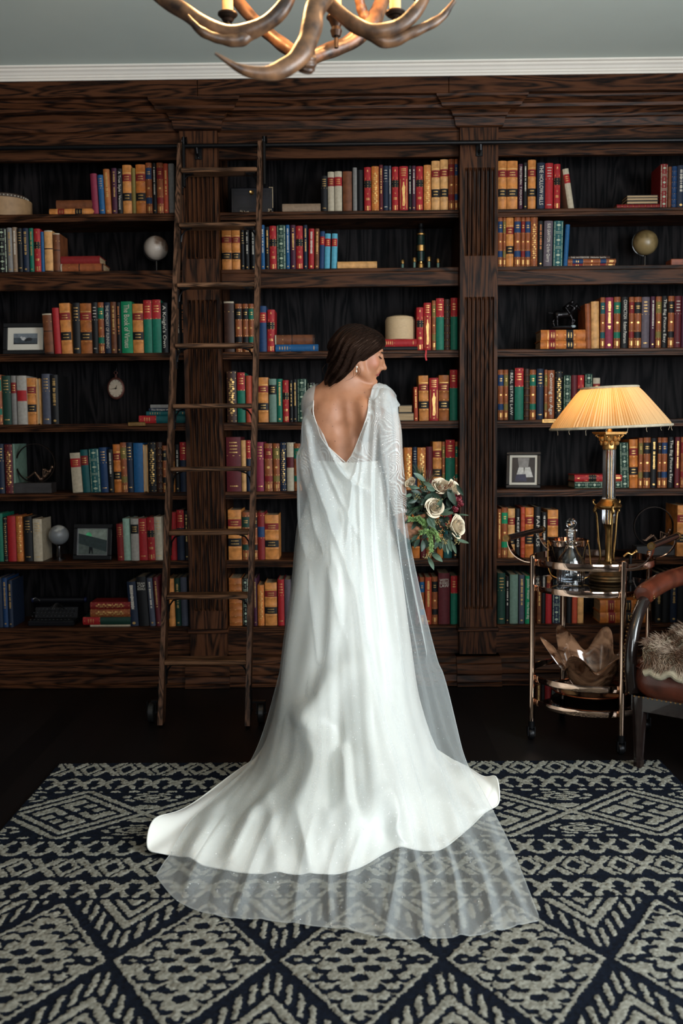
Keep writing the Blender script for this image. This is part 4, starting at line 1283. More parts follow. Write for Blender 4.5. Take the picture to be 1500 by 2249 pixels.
def bucket():
    Y = 4.27
    x = at_y(1246, 1190, Y).x
    f = lambda py: at_y(1246, py, Y).z
    K = thing('ice_bucket', (x, Y, TRAY), 'black ice bucket with gold rim behind the decanter on the cart', 'bucket')
    MB().lathe([(.001, TRAY + .0006), (.066, TRAY + .0006), (.072, TRAY + .01), (.082, f(1196)), (.0835, f(1196)), (.078, f(1196)), (.066, TRAY + .012), (.001, TRAY + .01)], 48, (x, Y, 0)).build('bucket_body', M_BLACKWOOD, K)
    MB().lathe([(.083, f(1198)), (.086, f(1197)), (.087, f(1185)), (.086, f(1184)), (.082, f(1184)), (.081, f(1197)), (.083, f(1198))], 48, (x, Y, 0), caps=False).build('rim', M_CHROME, K)
    h = MB()
    for s in (-1, 1):
        h.tube(spline([(x + s * .088, Y - .01, f(1188)), (x + s * .092, Y - .02, f(1200)), (x + s * .094, Y - .035, f(1225)), (x + s * .092, Y - .06, f(1250)), (x + s * .07, Y - .085, f(1262)), (x, Y - .1, f(1266))], 24), .003, 8)
        h.ball((x + s * .0895, Y - .01, f(1188)), .006, n=10)
    h.build('bail_handle', M_BRASS, K)
bucket()


def opener():
    Y = 4.10
    p = at_y(1424, 1222, Y)
    a = Vector((1.215, 4.14, TRAY))
    K = thing('corkscrew', a, 'small gold corkscrew standing at right edge of the cart tray', 'corkscrew')
    z = p.z
    MB().tube([(a.x, a.y, TRAY + .0005), (a.x, a.y, TRAY + .012), (a.x, a.y, z)], [.016, .008, .007], 14).build('body', M_IRON, K)
    MB().tube(spline([(a.x - .03, a.y, z - .005), (a.x - .012, a.y - .002, z + .01), (a.x + .004, a.y, z + .004), (a.x + .022, a.y, z + .016)], 16), .0055, 10).ball((a.x + .024, a.y, z + .017), .008, n=10).build('handle', M_BRASS, K)
opener()


def flower_bowl():
    c = Vector((at_y(1298, 1450, 4.16).x, 4.16, LOW))
    K = thing('serving_plate', c, 'dark plate with copper rim under the glass bowl on the low shelf', 'plate')
    MB().lathe([(.001, LOW + .0006), (.12, LOW + .0006), (.165, LOW + .016), (.172, LOW + .022), (.166, LOW + .022), (.12, LOW + .008), (.001, LOW + .008)], 64, c * 0 + Vector((c.x, c.y, 0))).build('dish', M_BLACKWOOD, K)
    MB().lathe([(.168, LOW + .0225), (.175, LOW + .024), (.173, LOW + .028), (.167, LOW + .0265), (.168, LOW + .0225)], 64, (c.x, c.y, 0), caps=False).build('copper_rim', mat('copper', (.55, .17, .07), .2, 1, .1), K)
    z0 = LOW + .0092
    H = at_y(1298, 1385, 4.1).z - z0
    n, rws = 120, 26
    G = []
    for side in (0, 1):
        for j in range(rws):
            t = j / (rws - 1)
            if side: t = 1 - t
            row = []
            for k in range(n):
                w = 2 * math.pi * k / n
                lob = math.cos(6 * w + .35)
                q = max(0, t - .45) / .55
                r = .045 + .110 * t ** .85 + q * q * (.018 * lob + .012 * math.cos(w - 3.0))
                z = z0 + .004 + H * (.66 * t ** 1.35 + q * q * (.17 * lob + .12 * math.sin(w - .2) + .04 * math.sin(3 * w)))
                if t > .86: r += (t - .86) * .16 * (1 + lob * .7); z -= (t - .86) ** 2 * .6
                th = .0035
                if side: r -= th; z += .001
                row.append((c.x + r * math.cos(w), c.y + r * math.sin(w), z))
            G.append(row)
    b = MB().sheet(np.array(G), wrap=True)
    m, nt, p = nodes_of('amber_swirl_glass')
    N, L = nt.nodes.new, nt.links.new
    tc = N('ShaderNodeTexCoord'); nz = N('ShaderNodeTexNoise'); nz.inputs['Scale'].default_value = 9; nz.inputs['Detail'].default_value = 5; nz.inputs['Distortion'].default_value = 2.2
    L(tc.outputs['Object'], nz.inputs['Vector'])
    rp = N('ShaderNodeValToRGB')
    rp.color_ramp.elements[0].position = .36; rp.color_ramp.elements[0].color = (.06, .02, .008, 1)
    rp.color_ramp.elements[1].position = .66; rp.color_ramp.elements[1].color = (.45, .235, .13, 1)
    L(nz.outputs['Fac'], rp.inputs['Fac']); L(rp.outputs['Color'], p.inputs['Base Color'])
    p.inputs['Roughness'].default_value = .1; p.inputs['Transmission Weight'].default_value = .3; p.inputs['Coat Weight'].default_value = .6
    bl = b.build('glass_bowl', m, None, 60)
    tag(bl, 'amber swirled glass bowl with wavy petal rim on low cart shelf', 'bowl')
flower_bowl()

# ------------------------------------------------------------------ leather armchair
def armchair():
    P0 = at_z(1384, 1688, 0)
    e1 = Vector((.78, -.62, 0)).normalized()
    e2 = Vector((.62, .78, 0)).normalized()
    K = thing('armchair', P0, 'brown leather armchair with dark wooden arms and nailhead trim at right edge', 'armchair')
    LE = mat('oxblood_leather', (.10, .022, .010), .34, 0, .6, 12, bump=.12, bscale=160, coat=.25)
    DW = mat('dark_polished_wood', (.012, .007, .006), .22, 0, .3, 30, coat=.4)
    NL = mat('brass_nailheads', (.35, .2, .08), .3, 1, .2)
    at = lambda a, b, z: P0 + e1 * a + e2 * b + Vector((0, 0, z))
    W, D = .64, .74
    zs0, zs1 = .30, .40
    # seat: crowned cushion as a rounded-box height field
    def sup(u): return math.copysign(1 - (1 - abs(u)) ** 2, u)
    G = []
    n = 40
    cen = (W / 2, D / 2)
    for j in range(15):
        t = j / 14
        row = []
        for k in range(4 * n):
            w = 2 * math.pi * k / (4 * n)
            c_, s_ = math.cos(w), math.sin(w)
            q = (abs(c_) ** 6 + abs(s_) ** 6) ** (-1 / 6)
            if t < .25: r = .96 + .04 * (t / .25); z = zs0 + .02 * (t / .25) - .0
            elif t < .5: r = 1 + .02 * math.sin((t - .25) / .25 * math.pi); z = zs0 + .02 + (zs1 - zs0) * (t - .25) / .25
            else:
                v = (t - .5) / .5
                r = math.cos(v * math.pi / 2) * .98 + .02 * (1 - v); z = zs1 + .02 + .062 * math.sin(v * math.pi / 2)
            p = at(cen[0] + (W / 2 + .02) * r * q * c_, cen[1] + (D / 2 + .02) * r * q * s_, z)
            row.append(tuple(p))
        G.append(row)
    b = MB().sheet(np.array(G), wrap=True)
    b.build('seat', LE, K, 60)
    pp = MB()
    for zz in (zs1 + .012,):
        pp.tube([at(cen[0] + (W / 2 + .024) * (abs(math.cos(w)) ** 6 + abs(math.sin(w)) ** 6) ** (-1 / 6) * math.cos(w), cen[1] + (D / 2 + .024) * (abs(math.cos(w)) ** 6 + abs(math.sin(w)) ** 6) ** (-1 / 6) * math.sin(w), zz) for w in [2 * math.pi * k / 120 for k in range(121)]], .005, 8, caps=False)
    pp.build('piping', LE, K)
    fr = MB()
    v = [at(.0, 0, .24), at(W, 0, .24), at(W, D, .24), at(0, D, .24), at(0, 0, .30), at(W, 0, .30), at(W, D, .30), at(0, D, .30)]
    fr.add(v, [(0, 3, 2, 1), (4, 5, 6, 7), (0, 1, 5, 4), (1, 2, 6, 5), (2, 3, 7, 6), (3, 0, 4, 7)])
    fr.build('seat_rail', DW, K, 20)
    nl = MB()
    for k in range(34):
        nl.ball(at(.02 + k * .018, -.018, .302), .0045, n=6)
    for k in range(30):
        nl.ball(at(-.018, .02 + k * .018, .302), .0045, n=6)
    nl.build('nailhead_trim', NL, K)
    for (a, bb) in ((.025, .025), (W - .025, .025), (.03, D - .03), (W - .03, D - .03)):
        l = MB()
        c = at(a, bb, 0)
        pr = [(.017, 0.0), (.02, .01), (.019, .05), (.024, .15), (.028, .22), (.032, .25), (.032, .30)]
        l.lathe(pr, 28, (c.x, c.y, 0), fn=lambda w, h: 1 + .06 * math.cos(8 * w) * (h < .23))
        l.build('leg', DW, K)
    for sd in (0, 1):
        a = -.012 if sd == 0 else W + .012
        sup_ = spline([at(a, .045, .30), at(a, .02, .42), at(a, .035, .52), at(a, .085, .60), at(a, .15, .655), at(a, .19, .665)], 30)
        s = MB().tube(sup_, [.027 - .004 * math.sin(i / 29 * math.pi) for i in range(30)], 16)
        s.build('arm_support', DW, K)
        nn = MB()
        for i in range(2, 27):
            q = Vector(sup_[i])
            nn.ball(q - e1 * (.026 if sd == 0 else -.026) - e2 * .006, .0042, n=6)
        for i in range(14):
            w = math.pi * i / 13
            nn.ball(at(a + .042 * math.cos(w), .145, .668 + .034 * math.sin(w)), .0045, n=6)
        for i in range(22):
            nn.ball(at(a - .044, .15 + i * .014, .660), .004, n=6)
        nn.build('nailhead_trim', NL, K)
        pad = spline([at(a, .135, .672), at(a, .17, .685), at(a, .3, .70), at(a, .42, .705), at(a, D - .05, .70)], 26)
        MB().tube(pad, [.030 if i == 0 else .041 if 1 < i < 24 else .038 for i in range(26)], 20).build('arm_pad', LE, K)
    # raked back
    Gb = []
    for side in (0, 1):
        for j in range(14):
            t = j / 13
            if side: t = 1 - t
            row = []
            for k in range(21):
                u = k / 20
                bow = math.sin(u * math.pi)
                z = .40 + .56 * t + .05 * bow * t * t
                d = D - .02 + .12 * t + (.075 if side else -.02 * math.sin(t * math.pi) * bow)
                row.append(tuple(at(.02 + (W - .04) * u, d, z)))
            Gb.append(row)
    bk = MB().sheet(np.array(Gb))
    R_ = len(Gb)
    for i in range(13):
        for k in (0, 20):
            bk.f.append((i * 21 + k, (i + 1) * 21 + k, (R_ - 2 - i) * 21 + k, (R_ - 1 - i) * 21 + k)); bk.m.append(0)
    bk.f.append(tuple(range(21)) + tuple(range((R_ - 1) * 21 + 20, (R_ - 1) * 21 - 1, -1))); bk.m.append(0)
    bk.build('backrest', LE, K, 50)
    return P0, e1, e2, at, W, D
CH = armchair()


def fur_throw():
    P0, e1, e2, at, W, D = CH
    K = thing('fur_throw', at(.4, .25, .47), 'brown and white faux fur throw lying over the leather armchair seat', 'throw')
    rs = np.random.RandomState(5)
    # sheet from the backrest over the seat, hanging a little over the front edge
    nu, nv = 26, 30
    prof = spline([(D - .05, .62), (D - .10, .52), (D - .17, .487), (.3, .492), (.12, .482), (.03, .470), (-.035, .445), (-.058, .395)], nv)
    G = np.zeros((nv, nu, 3))
    for j in range(nv):
        for i in range(nu):
            a = .06 + (.56) * i / (nu - 1) + .015 * math.sin(j * .5 + i * .1)
            wob = (1 - .75 * (j / (nv - 1)) ** 2) * .012 * math.sin(i * .8 + j * .35) + .008 * math.sin(i * 1.7)
            G[j, i] = at(a, prof[j][0], prof[j][1] + .03 + wob)
    top = G.copy(); bot = G.copy(); bot[:, :, 2] -= .018
    b = MB().sheet(top); b.sheet(bot[::-1])
    LIN = mat('throw_lining', (.30, .26, .18), .9, 0, .2, 60, bump=.2)
    b.build('lining', LIN, K, 60)
    hem = MB()
    hem.tube(spline([Vector(G[-1, i]) + Vector((0, 0, -.012)) for i in range(nu)], 90), .015, 12).build('rolled_edge', LIN, K)
    # pile: tapered hairs, brown at the root and pale at the tip in patches
    nh = 26000
    U = rs.rand(nh) * (nu - 1.001); V = rs.rand(nh) * (nv - 2.001)
    i, j = U.astype(int), V.astype(int); fu, fv = (U - i)[:, None], (V - j)[:, None]
    P = (G[j, i] * (1 - fu) + G[j, i + 1] * fu) * (1 - fv) + (G[j + 1, i] * (1 - fu) + G[j + 1, i + 1] * fu) * fv
    du = G[j, i + 1] - G[j, i]; dv = G[j + 1, i] - G[j, i]
    nn = np.cross(dv, du); nn /= np.linalg.norm(nn, axis=1)[:, None]; nn *= np.sign(nn[:, 2:3] + 1e-6)
    dvn = dv / np.linalg.norm(dv, axis=1)[:, None]
    ph = np.stack([np.sin(U * .9 + V * .5), np.cos(V * .8 - U * .4)], -1)
    d = nn * .55 + dvn * (.6 + .3 * ph[:, :1]) + (du / np.linalg.norm(du, axis=1)[:, None]) * .5 * ph[:, 1:2] + rs.randn(nh, 3) * .22
    d /= np.linalg.norm(d, axis=1)[:, None]
    ln = (.022 + .02 * rs.rand(nh))[:, None]
    side = np.cross(d, rs.randn(nh, 3)); side /= np.linalg.norm(side, axis=1)[:, None]
    w = .0009
    mid = P + d * ln * .55; tip = P + d * ln + dvn * ln * .25
    Vv = np.stack([P - side * w, P + side * w, mid - side * w * .8, mid + side * w * .8, tip], 1).reshape(-1, 3)
    base = np.arange(nh)[:, None] * 5
    quads = (base + np.array([0, 1, 3, 2])).tolist(); tris = (base + np.array([2, 3, 4])).tolist()
    me = bpy.data.meshes.new('fur_pile')
    me.from_pydata(Vv.tolist(), [], quads + tris)
    tt = me.attributes.new('along', 'FLOAT', 'POINT')
    pat = .5 + .5 * np.sin(U * 1.1 + 1.5 * np.sin(V * .55)) * np.cos(V * .6 + .3 * U)
    q = np.stack([pat * .25, pat * .25, .25 + pat * .55, .25 + pat * .55, .45 + pat * .55], 1).ravel()
    tt.data.foreach_set('value', q.astype(np.float32))
    m, nt, p = nodes_of('faux_fur')
    a = nt.nodes.new('ShaderNodeAttribute'); a.attribute_name = 'along'
    rp = nt.nodes.new('ShaderNodeValToRGB')
    rp.color_ramp.elements[0].color = (.025, .011, .006, 1); rp.color_ramp.elements[1].color = (.62, .50, .38, 1)
    e = rp.color_ramp.elements.new(.45); e.color = (.13, .065, .035, 1)
    nt.links.new(a.outputs['Fac'], rp.inputs['Fac']); nt.links.new(rp.outputs['Color'], p.inputs['Base Color'])
    p.inputs['Roughness'].default_value = .6
    me.materials.append(m)
    o = link('fur_pile', me, K)
    o['kind'] = 'stuff'
fur_throw()
# ------------------------------------------------------------------ implicit modelling: blended bodies -> one continuous mesh
class Field:
    def __init__(s, xs, ys, zs):
        s.ax = [np.asarray(a, np.float32) for a in (xs, ys, zs)]
        s.F = np.full([len(a) for a in s.ax], .5, np.float32)

    def _sub(s, lo, hi):
        sl = []
        for a, l, h in zip(s.ax, lo, hi):
            i0, i1 = np.searchsorted(a, l), np.searchsorted(a, h)
            sl.append(slice(max(0, i0 - 1), min(len(a), i1 + 1)))
        g = np.meshgrid(*[a[q] for a, q in zip(s.ax, sl)], indexing='ij', sparse=True)
        return tuple(sl), g

    def _mix(s, sl, d, k, sub=False):
        f = s.F[sl]
        if sub:
            h = np.clip(.5 - .5 * (f + d) / k, 0, 1)
            s.F[sl] = f * (1 - h) + (-d) * h + k * h * (1 - h)
        else:
            h = np.clip(.5 + .5 * (f - d) / k, 0, 1)
            s.F[sl] = f * (1 - h) + d * h - k * h * (1 - h)

    def capsule(s, a, b, r0, r1=None, k=.02, sub=False):
        a, b = np.array(tuple(a)), np.array(tuple(b)); r1 = r0 if r1 is None else r1
        m = max(r0, r1) + k + .03
        sl, (x, y, z) = s._sub(np.minimum(a, b) - m, np.maximum(a, b) + m)
        d = b - a; L = max(float(d @ d), 1e-9)
        t = np.clip(((x - a[0]) * d[0] + (y - a[1]) * d[1] + (z - a[2]) * d[2]) / L, 0, 1)
        D = np.sqrt((x - a[0] - d[0] * t) ** 2 + (y - a[1] - d[1] * t) ** 2 + (z - a[2] - d[2] * t) ** 2) - (r0 + (r1 - r0) * t)
        s._mix(sl, D.astype(np.float32), k, sub)
        return s

    def ell(s, c, r, R=None, k=.02, sub=False):
        c = np.array(tuple(c)); m = max(r) + k + .03
        sl, (x, y, z) = s._sub(c - m, c + m)
        x, y, z = x - c[0], y - c[1], z - c[2]
        if R is not None:      # columns of R are the ellipsoid's own axes
            q = [x * R[0][i] + y * R[1][i] + z * R[2][i] for i in range(3)]
        else:
            q = [x, y, z]
        k0 = np.sqrt((q[0] / r[0]) ** 2 + (q[1] / r[1]) ** 2 + (q[2] / r[2]) ** 2)
        k1 = np.sqrt((q[0] / r[0] ** 2) ** 2 + (q[1] / r[1] ** 2) ** 2 + (q[2] / r[2] ** 2) ** 2)
        D = k0 * (k0 - 1) / np.maximum(k1, 1e-6)
        s._mix(sl, D.astype(np.float32), k, sub)
        return s

    def mesh(s):
        F = s.F; I = F < 0
        n = F.shape
        cnt = np.zeros([q - 1 for q in n], np.uint8)
        for dx in (0, 1):
            for dy in (0, 1):
                for dz in (0, 1):
                    cnt += I[dx:n[0] - 1 + dx, dy:n[1] - 1 + dy, dz:n[2] - 1 + dz]
        act = (cnt > 0) & (cnt < 8)
        i, j, k = np.nonzero(act)
        idx = np.full(act.shape, -1, np.int32); idx[i, j, k] = np.arange(len(i))
        S_ = np.zeros((len(i), 3)); c = np.zeros(len(i))
        X, Y, Z = s.ax
        for a in range(3):
            o = [q for q in range(3) if q != a]
            for p in (0, 1):
                for q in (0, 1):
                    e0 = [0, 0, 0]; e0[o[0]] = p; e0[o[1]] = q
                    e1 = list(e0); e1[a] = 1
                    f0 = F[i + e0[0], j + e0[1], k + e0[2]]; f1 = F[i + e1[0], j + e1[1], k + e1[2]]
                    m = (f0 < 0) != (f1 < 0)
                    t = np.where(m, f0 / np.where(m, f0 - f1, 1), 0)
                    P0 = np.stack([X[i + e0[0]], Y[j + e0[1]], Z[k + e0[2]]], -1); P1 = np.stack([X[i + e1[0]], Y[j + e1[1]], Z[k + e1[2]]], -1)
                    S_ += np.where(m[:, None], P0 + (P1 - P0) * t[:, None], 0); c += m
        V = S_ / c[:, None]
        Q = []
        for a in range(3):
            sh = [slice(1, q - 1) for q in n]; sh[a] = slice(0, n[a] - 1)
            s1 = list(sh); s1[a] = slice(1, n[a])
            A, B = I[tuple(sh)], I[tuple(s1)]
            e = np.nonzero(A != B)
            g = [e[q] + (0 if q == a else 1) for q in range(3)]
            o = [(a + 1) % 3, (a + 2) % 3]
            vs = []
            for (p, q) in ((1, 1), (0, 1), (0, 0), (1, 0)):
                w = list(g); w[o[0]] = g[o[0]] - p; w[o[1]] = g[o[1]] - q
                vs.append(idx[w[0], w[1], w[2]])
            vs = np.stack(vs, -1)
            fl = A[e]
            Q.append(np.where(fl[:, None], vs, vs[:, ::-1]))
        return V, np.concatenate(Q)


def raw_mesh(name, V, F, m, parent=None, attrs=None, uv=None):
    me = bpy.data.meshes.new(name)
    V = np.asarray(V, float); F = np.asarray(F)
    me.vertices.add(len(V)); me.vertices.foreach_set('co', V.ravel())
    w = F.shape[1]
    me.loops.add(F.size); me.loops.foreach_set('vertex_index', F.ravel().astype(np.int32))
    me.polygons.add(len(F)); me.polygons.foreach_set('loop_start', np.arange(0, F.size, w)); me.polygons.foreach_set('loop_total', np.full(len(F), w))
    me.polygons.foreach_set('use_smooth', np.ones(len(F), bool))
    me.update(calc_edges=True); me.validate()
    for k, v in (attrs or {}).items():
        a = me.attributes.new(k, 'FLOAT', 'POINT'); a.data.foreach_set('value', np.asarray(v, np.float32))
    me.materials.append(m)
    return link(name, me, parent)


# ------------------------------------------------------------------ things on the shelves
def globe(name, px, py, r_px, shelf, Y, label, land, sea, stand):
    c = at_y(px, py, Y); r = r_px / FPX * Y
    z0 = SZ[shelf]
    K = thing(name, (c.x, c.y, z0), label, 'globe')
    m, nt, p = nodes_of('globe_map_' + stand + str(px))
    N, L = nt.nodes.new, nt.links.new
    tc = N('ShaderNodeTexCoord'); nz = N('ShaderNodeTexNoise'); nz.inputs['Scale'].default_value = 1.1 / r * .35; nz.inputs['Detail'].default_value = 6
    L(tc.outputs['Object'], nz.inputs['Vector'])
    rp = N('ShaderNodeValToRGB'); rp.color_ramp.elements[0].position = .50; rp.color_ramp.elements[1].position = .54
    rp.color_ramp.elements[0].color = (*sea, 1); rp.color_ramp.elements[1].color = (*land, 1)
    L(nz.outputs['Fac'], rp.inputs['Fac']); L(rp.outputs['Color'], p.inputs['Base Color']); p.inputs['Roughness'].default_value = .35
    MB().ball(c, r, n=40).build('sphere', m, K)
    b = MB()
    if stand == 'arc':
        b.lathe([(.005, z0 + .0005), (r * .75, z0 + .0005), (r * .75, z0 + .008), (r * .3, z0 + .016), (.006, z0 + .02), (.006, c.z - r - .004), (.012, c.z - r - .001)], 28, (c.x, c.y, 0))
        b.tube([(c.x - (r + .004) * math.sin(a), c.y, c.z - (r + .004) * math.cos(a)) for a in [i * math.pi / 14 for i in range(15)]], .0022, 6)
    else:
        b.lathe([(.005, z0 + .0005), (r * .62, z0 + .0005), (r * .62, z0 + .006), (r * .25, z0 + .01), (r * .28, z0 + .02), (r * .2, c.z - r - .006), (r * .35, c.z - r + .004), (r * .2, c.z - r + .002)], 28, (c.x, c.y, 0))
    b.build('stand', M_BLACKWOOD, K)
globe('desk_globe', 343, 545, 26, 1, 5.25, 'pale mottled globe on black stand, second shelf of left bay', (.16, .10, .07), (.40, .34, .29), 'arc')
globe('desk_globe', 1417, 533, 26.5, 1, 5.28, 'yellow brown globe on black stand, second shelf of right bay', (.22, .155, .07), (.13, .088, .036), 'arc')
globe('desk_globe', 129, 1175, 22, 5, 5.2, 'small white globe on turned stand beside landscape photo, sixth shelf', (.36, .36, .34), (.15, .16, .17), 'turned')


def frame(px0, py0, px1, py1, shelf, Y, label, bar, mat_w, photo, lean=9, yaw=0, silver=False):
    """framed photograph leaning back on its own strut"""
    a, b_ = at_y(px0, py1, Y), at_y(px1, py0, Y)
    w, h = b_.x - a.x, b_.z - a.z
    o = thing('photo_frame', ((a.x + b_.x) / 2, Y, SZ[shelf] + .0008), label, 'photo frame')
    o.rotation_euler = (math.radians(-lean), 0, math.radians(yaw))
    z0 = .003
    m = MB()
    for (x0, x1, q0, q1) in ((-w / 2, w / 2, z0, z0 + bar), (-w / 2, w / 2, z0 + h - bar, z0 + h), (-w / 2, -w / 2 + bar, z0 + bar, z0 + h - bar), (w / 2 - bar, w / 2, z0 + bar, z0 + h - bar)):
        m.box((x0, 0, q0), (x1, .016, q1), bev=.003)
    m.box((-w / 2 + .002, .012, z0 + .002), (w / 2 - .002, .017, z0 + h - .002))
    f = m.build('frame', mat('black_frame', (.008, .008, .009), .35, 0, .3, 80), None, 25); f.parent = o
    if silver:
        s = MB()
        i = bar - .001
        for (x0, x1, q0, q1) in ((-w / 2 + i, w / 2 - i, z0 + i, z0 + i + .004), (-w / 2 + i, w / 2 - i, z0 + h - i - .004, z0 + h - i), (-w / 2 + i, -w / 2 + i + .004, z0 + i, z0 + h - i), (w / 2 - i - .004, w / 2 - i, z0 + i, z0 + h - i)):
            s.box((x0, .004, q0), (x1, .012, q1))
        s = s.build('inner_rim', mat('silver_rim', (.5, .5, .5), .3, 1), None, 0); s.parent = o
    if mat_w:
        k = MB().box((-w / 2 + bar, .009, z0 + bar), (w / 2 - bar, .011, z0 + h - bar)).build('mount', mat('cream_mount', (.52, .49, .42), .8, 0, .05, 10), None, 0); k.parent = o
    x0, x1, q0, q1 = -w / 2 + bar + mat_w, w / 2 - bar - mat_w, z0 + bar + mat_w, z0 + h - bar - mat_w
    mats = [mat('photo_' + n, c, .3, 0, .3, 60) for n, c in photo[0]]
    g = MB().box((x0, .0075, q0), (x1, .0085, q1), 0)
    for (mi, poly) in photo[1]:
        g.add([(x0 + (x1 - x0) * u, .0072 - .00006 * mi, q0 + (q1 - q0) * v) for u, v in poly], [tuple(range(len(poly)))], mi)
    g = g.build('photograph', mats, None, 0); g.parent = o
    st = MB().box((-.02, .017, z0 + .0), (.02, .020, z0 + h * .75)).build('strut', mat('black_frame', (.008, .008, .009), .35), None, 0); st.parent = o
    return o
disc = lambda u, v, r, ry=None, n=14: [(u + r * math.cos(i * 2 * math.pi / n), v + (ry or r) * math.sin(i * 2 * math.pi / n)) for i in range(n)]
frame(5, 699, 101, 771, 2, 5.15, 'black framed photo of grazing horses in cream mount, third shelf, left bay', .024, .032,
      ([('dark_grass', (.05, .06, .07)), ('grey_sky', (.15, .17, .19)), ('pale_horse', (.42, .42, .42)), ('dark_horse', (.02, .02, .022))],
       [(1, [(0, .6), (1, .55), (1, 1), (0, 1)]), (2, disc(.42, .5, .10, .16)), (2, disc(.33, .62, .05, .1)), (3, disc(.66, .45, .13, .16)), (3, disc(.52, .36, .06, .12)), (3, [(0, .0), (1, .0), (1, .08), (0, .12)])]))
frame(157, 1149, 243, 1228, 5, 5.15, 'black framed photo of person on pale hillside, sixth shelf of left bay', .024, 0,
      ([('stony_hill', (.09, .11, .10)), ('pale_sky', (.22, .26, .22)), ('dark_figure', (.006, .008, .01)), ('green_dot', (.10, .55, .25)), ('dark_hill', (.03, .045, .045))],
       [(4, [(0, .45), (1, .12), (1, .55), (0, .82)]), (1, [(0, .82), (1, .45), (1, 1), (0, 1)]), (0, [(0, .0), (1, .0), (1, .22), (0, .5)]), (2, disc(.43, .44, .06, .09)), (2, [(.38, .38), (.49, .38), (.52, .06), (.48, .06), (.45, .2), (.42, .06), (.38, .06)]), (3, disc(.36, .73, .10, .12))]), silver=True, yaw=-8)
frame(1111, 982, 1187, 1064, 4, 5.16, 'black studded frame with old photo of two seated people, fifth shelf', .018, .013,
      ([('dark_room', (.012, .016, .022)), ('white_shirt', (.50, .50, .48)), ('face_grey', (.30, .28, .26)), ('navy_lap', (.02, .03, .07)), ('chair_back', (.2, .2, .2))],
       [(4, [(.25, .98), (.75, .98), (.7, .6), (.3, .6)]), (0, [(.32, .93), (.68, .93), (.66, .62), (.34, .62)]), (1, [(.2, .3), (.3, .62), (.5, .66), (.52, .3)]), (1, [(.5, .2), (.56, .6), (.78, .62), (.92, .22)]), (2, disc(.4, .72, .07, .07)), (2, disc(.64, .7, .065, .07)), (3, [(.12, .05), (.2, .32), (.6, .34), (.65, .05)])]), yaw=-14, lean=12)


def hat_box():
    Y = 5.24
    c = at_y(10, 450, Y); z0 = SZ[0]
    f = lambda py: at_y(10, py, Y - .16).z
    K = thing('hat_box', (c.x, c.y, z0), 'round tan leather box with studded dark lid, top shelf of left bay', 'box')
    r = .142
    MB().lathe([(.001, z0 + .0006), (r, z0 + .0006), (r, z0 + .096), (r - .004, z0 + .098), (.001, z0 + .098)], 64, (c.x, c.y, 0)).build('drum', mat('tan_hide', (.26, .155, .075), .6, 0, .2, 30, bump=.1), K)
    MB().lathe([(r - .006, z0 + .0985), (r - .02, z0 + .1), (r - .022, z0 + .118), (r - .026, z0 + .121), (.001, z0 + .121)], 64, (c.x, c.y, 0)).build('lid', mat('dark_hide', (.05, .03, .02), .5, 0, .3, 30), K)
    s = MB()
    for k in range(40):
        a = 2 * math.pi * k / 40
        s.ball((c.x + (r - .019) * math.cos(a), c.y + (r - .019) * math.sin(a), z0 + .109), .005, n=8)
    s.build('stud_band', mat('pale_studs', (.6, .55, .45), .3, .6), K)
hat_box()


def cash_box():
    Y = 5.15
    a, b_ = at_y(507, 464, Y), at_y(599, 411, Y)
    z0 = SZ[0] + .0006
    K = thing('strongbox', ((a.x + b_.x) / 2, Y + .08, z0), 'small worn black strongbox with brass lock behind ladder, top shelf', 'box')
    x0, x1, zt = a.x, b_.x, b_.z
    M = mat('worn_black_paint', (.008, .008, .012), .4, .2, .5, 30)
    WORN = mat('bare_worn_metal', (.38, .30, .2), .5, .5, .5, 120)
    MB().box((x0, Y, z0), (x1, Y + .17, zt), bev=.005).build('box_body', M, K)
    d = MB()
    for (p0, p1, q0, q1) in ((.06, .94, .12, .14), (.06, .94, .86, .88), (.06, .075, .12, .88), (.925, .94, .12, .88), (.14, .86, .22, .235), (.14, .86, .7, .715)):
        d.box((x0 + (x1 - x0) * p0, Y - .0015, z0 + (zt - z0) * q0), (x0 + (x1 - x0) * p1, Y + .002, z0 + (zt - z0) * q1))
    d.build('door_moulding', M, K, 0)
    cx = at_y(553, 423, Y)
    MB().lathe([(.001, 0), (.006, .001), (.011, .004), (.0125, .001), (.0125, -.004)], 20, (cx.x, Y - .003, cx.z), rot=Matrix.Rotation(math.pi / 2, 3, 'X')).build('lock', M_BRASS, K)
    w = MB(); rr = random.Random(4)
    for k in range(26):
        u = rr.choice([rr.uniform(.22, .5), rr.uniform(.85, 1.0), rr.uniform(.22, .45)])
        x = x0 + (x1 - x0) * u
        w.box((x - .007 * rr.random(), Y - .0011, z0 + .001), (min(x + .006, x1), Y + .001, z0 + .004 + .016 * rr.random() * (1 if u < .8 else 1.4)))
    w.box((x1 - .003, Y - .0012, z0 + .03), (x1 + .0006, Y + .001, zt - .003)).box((x1 - .02, Y - .0012, zt - .003), (x1 + .0004, Y + .001, zt + .0004))
    w.build('worn_edge', WORN, K, 0)
cash_box()


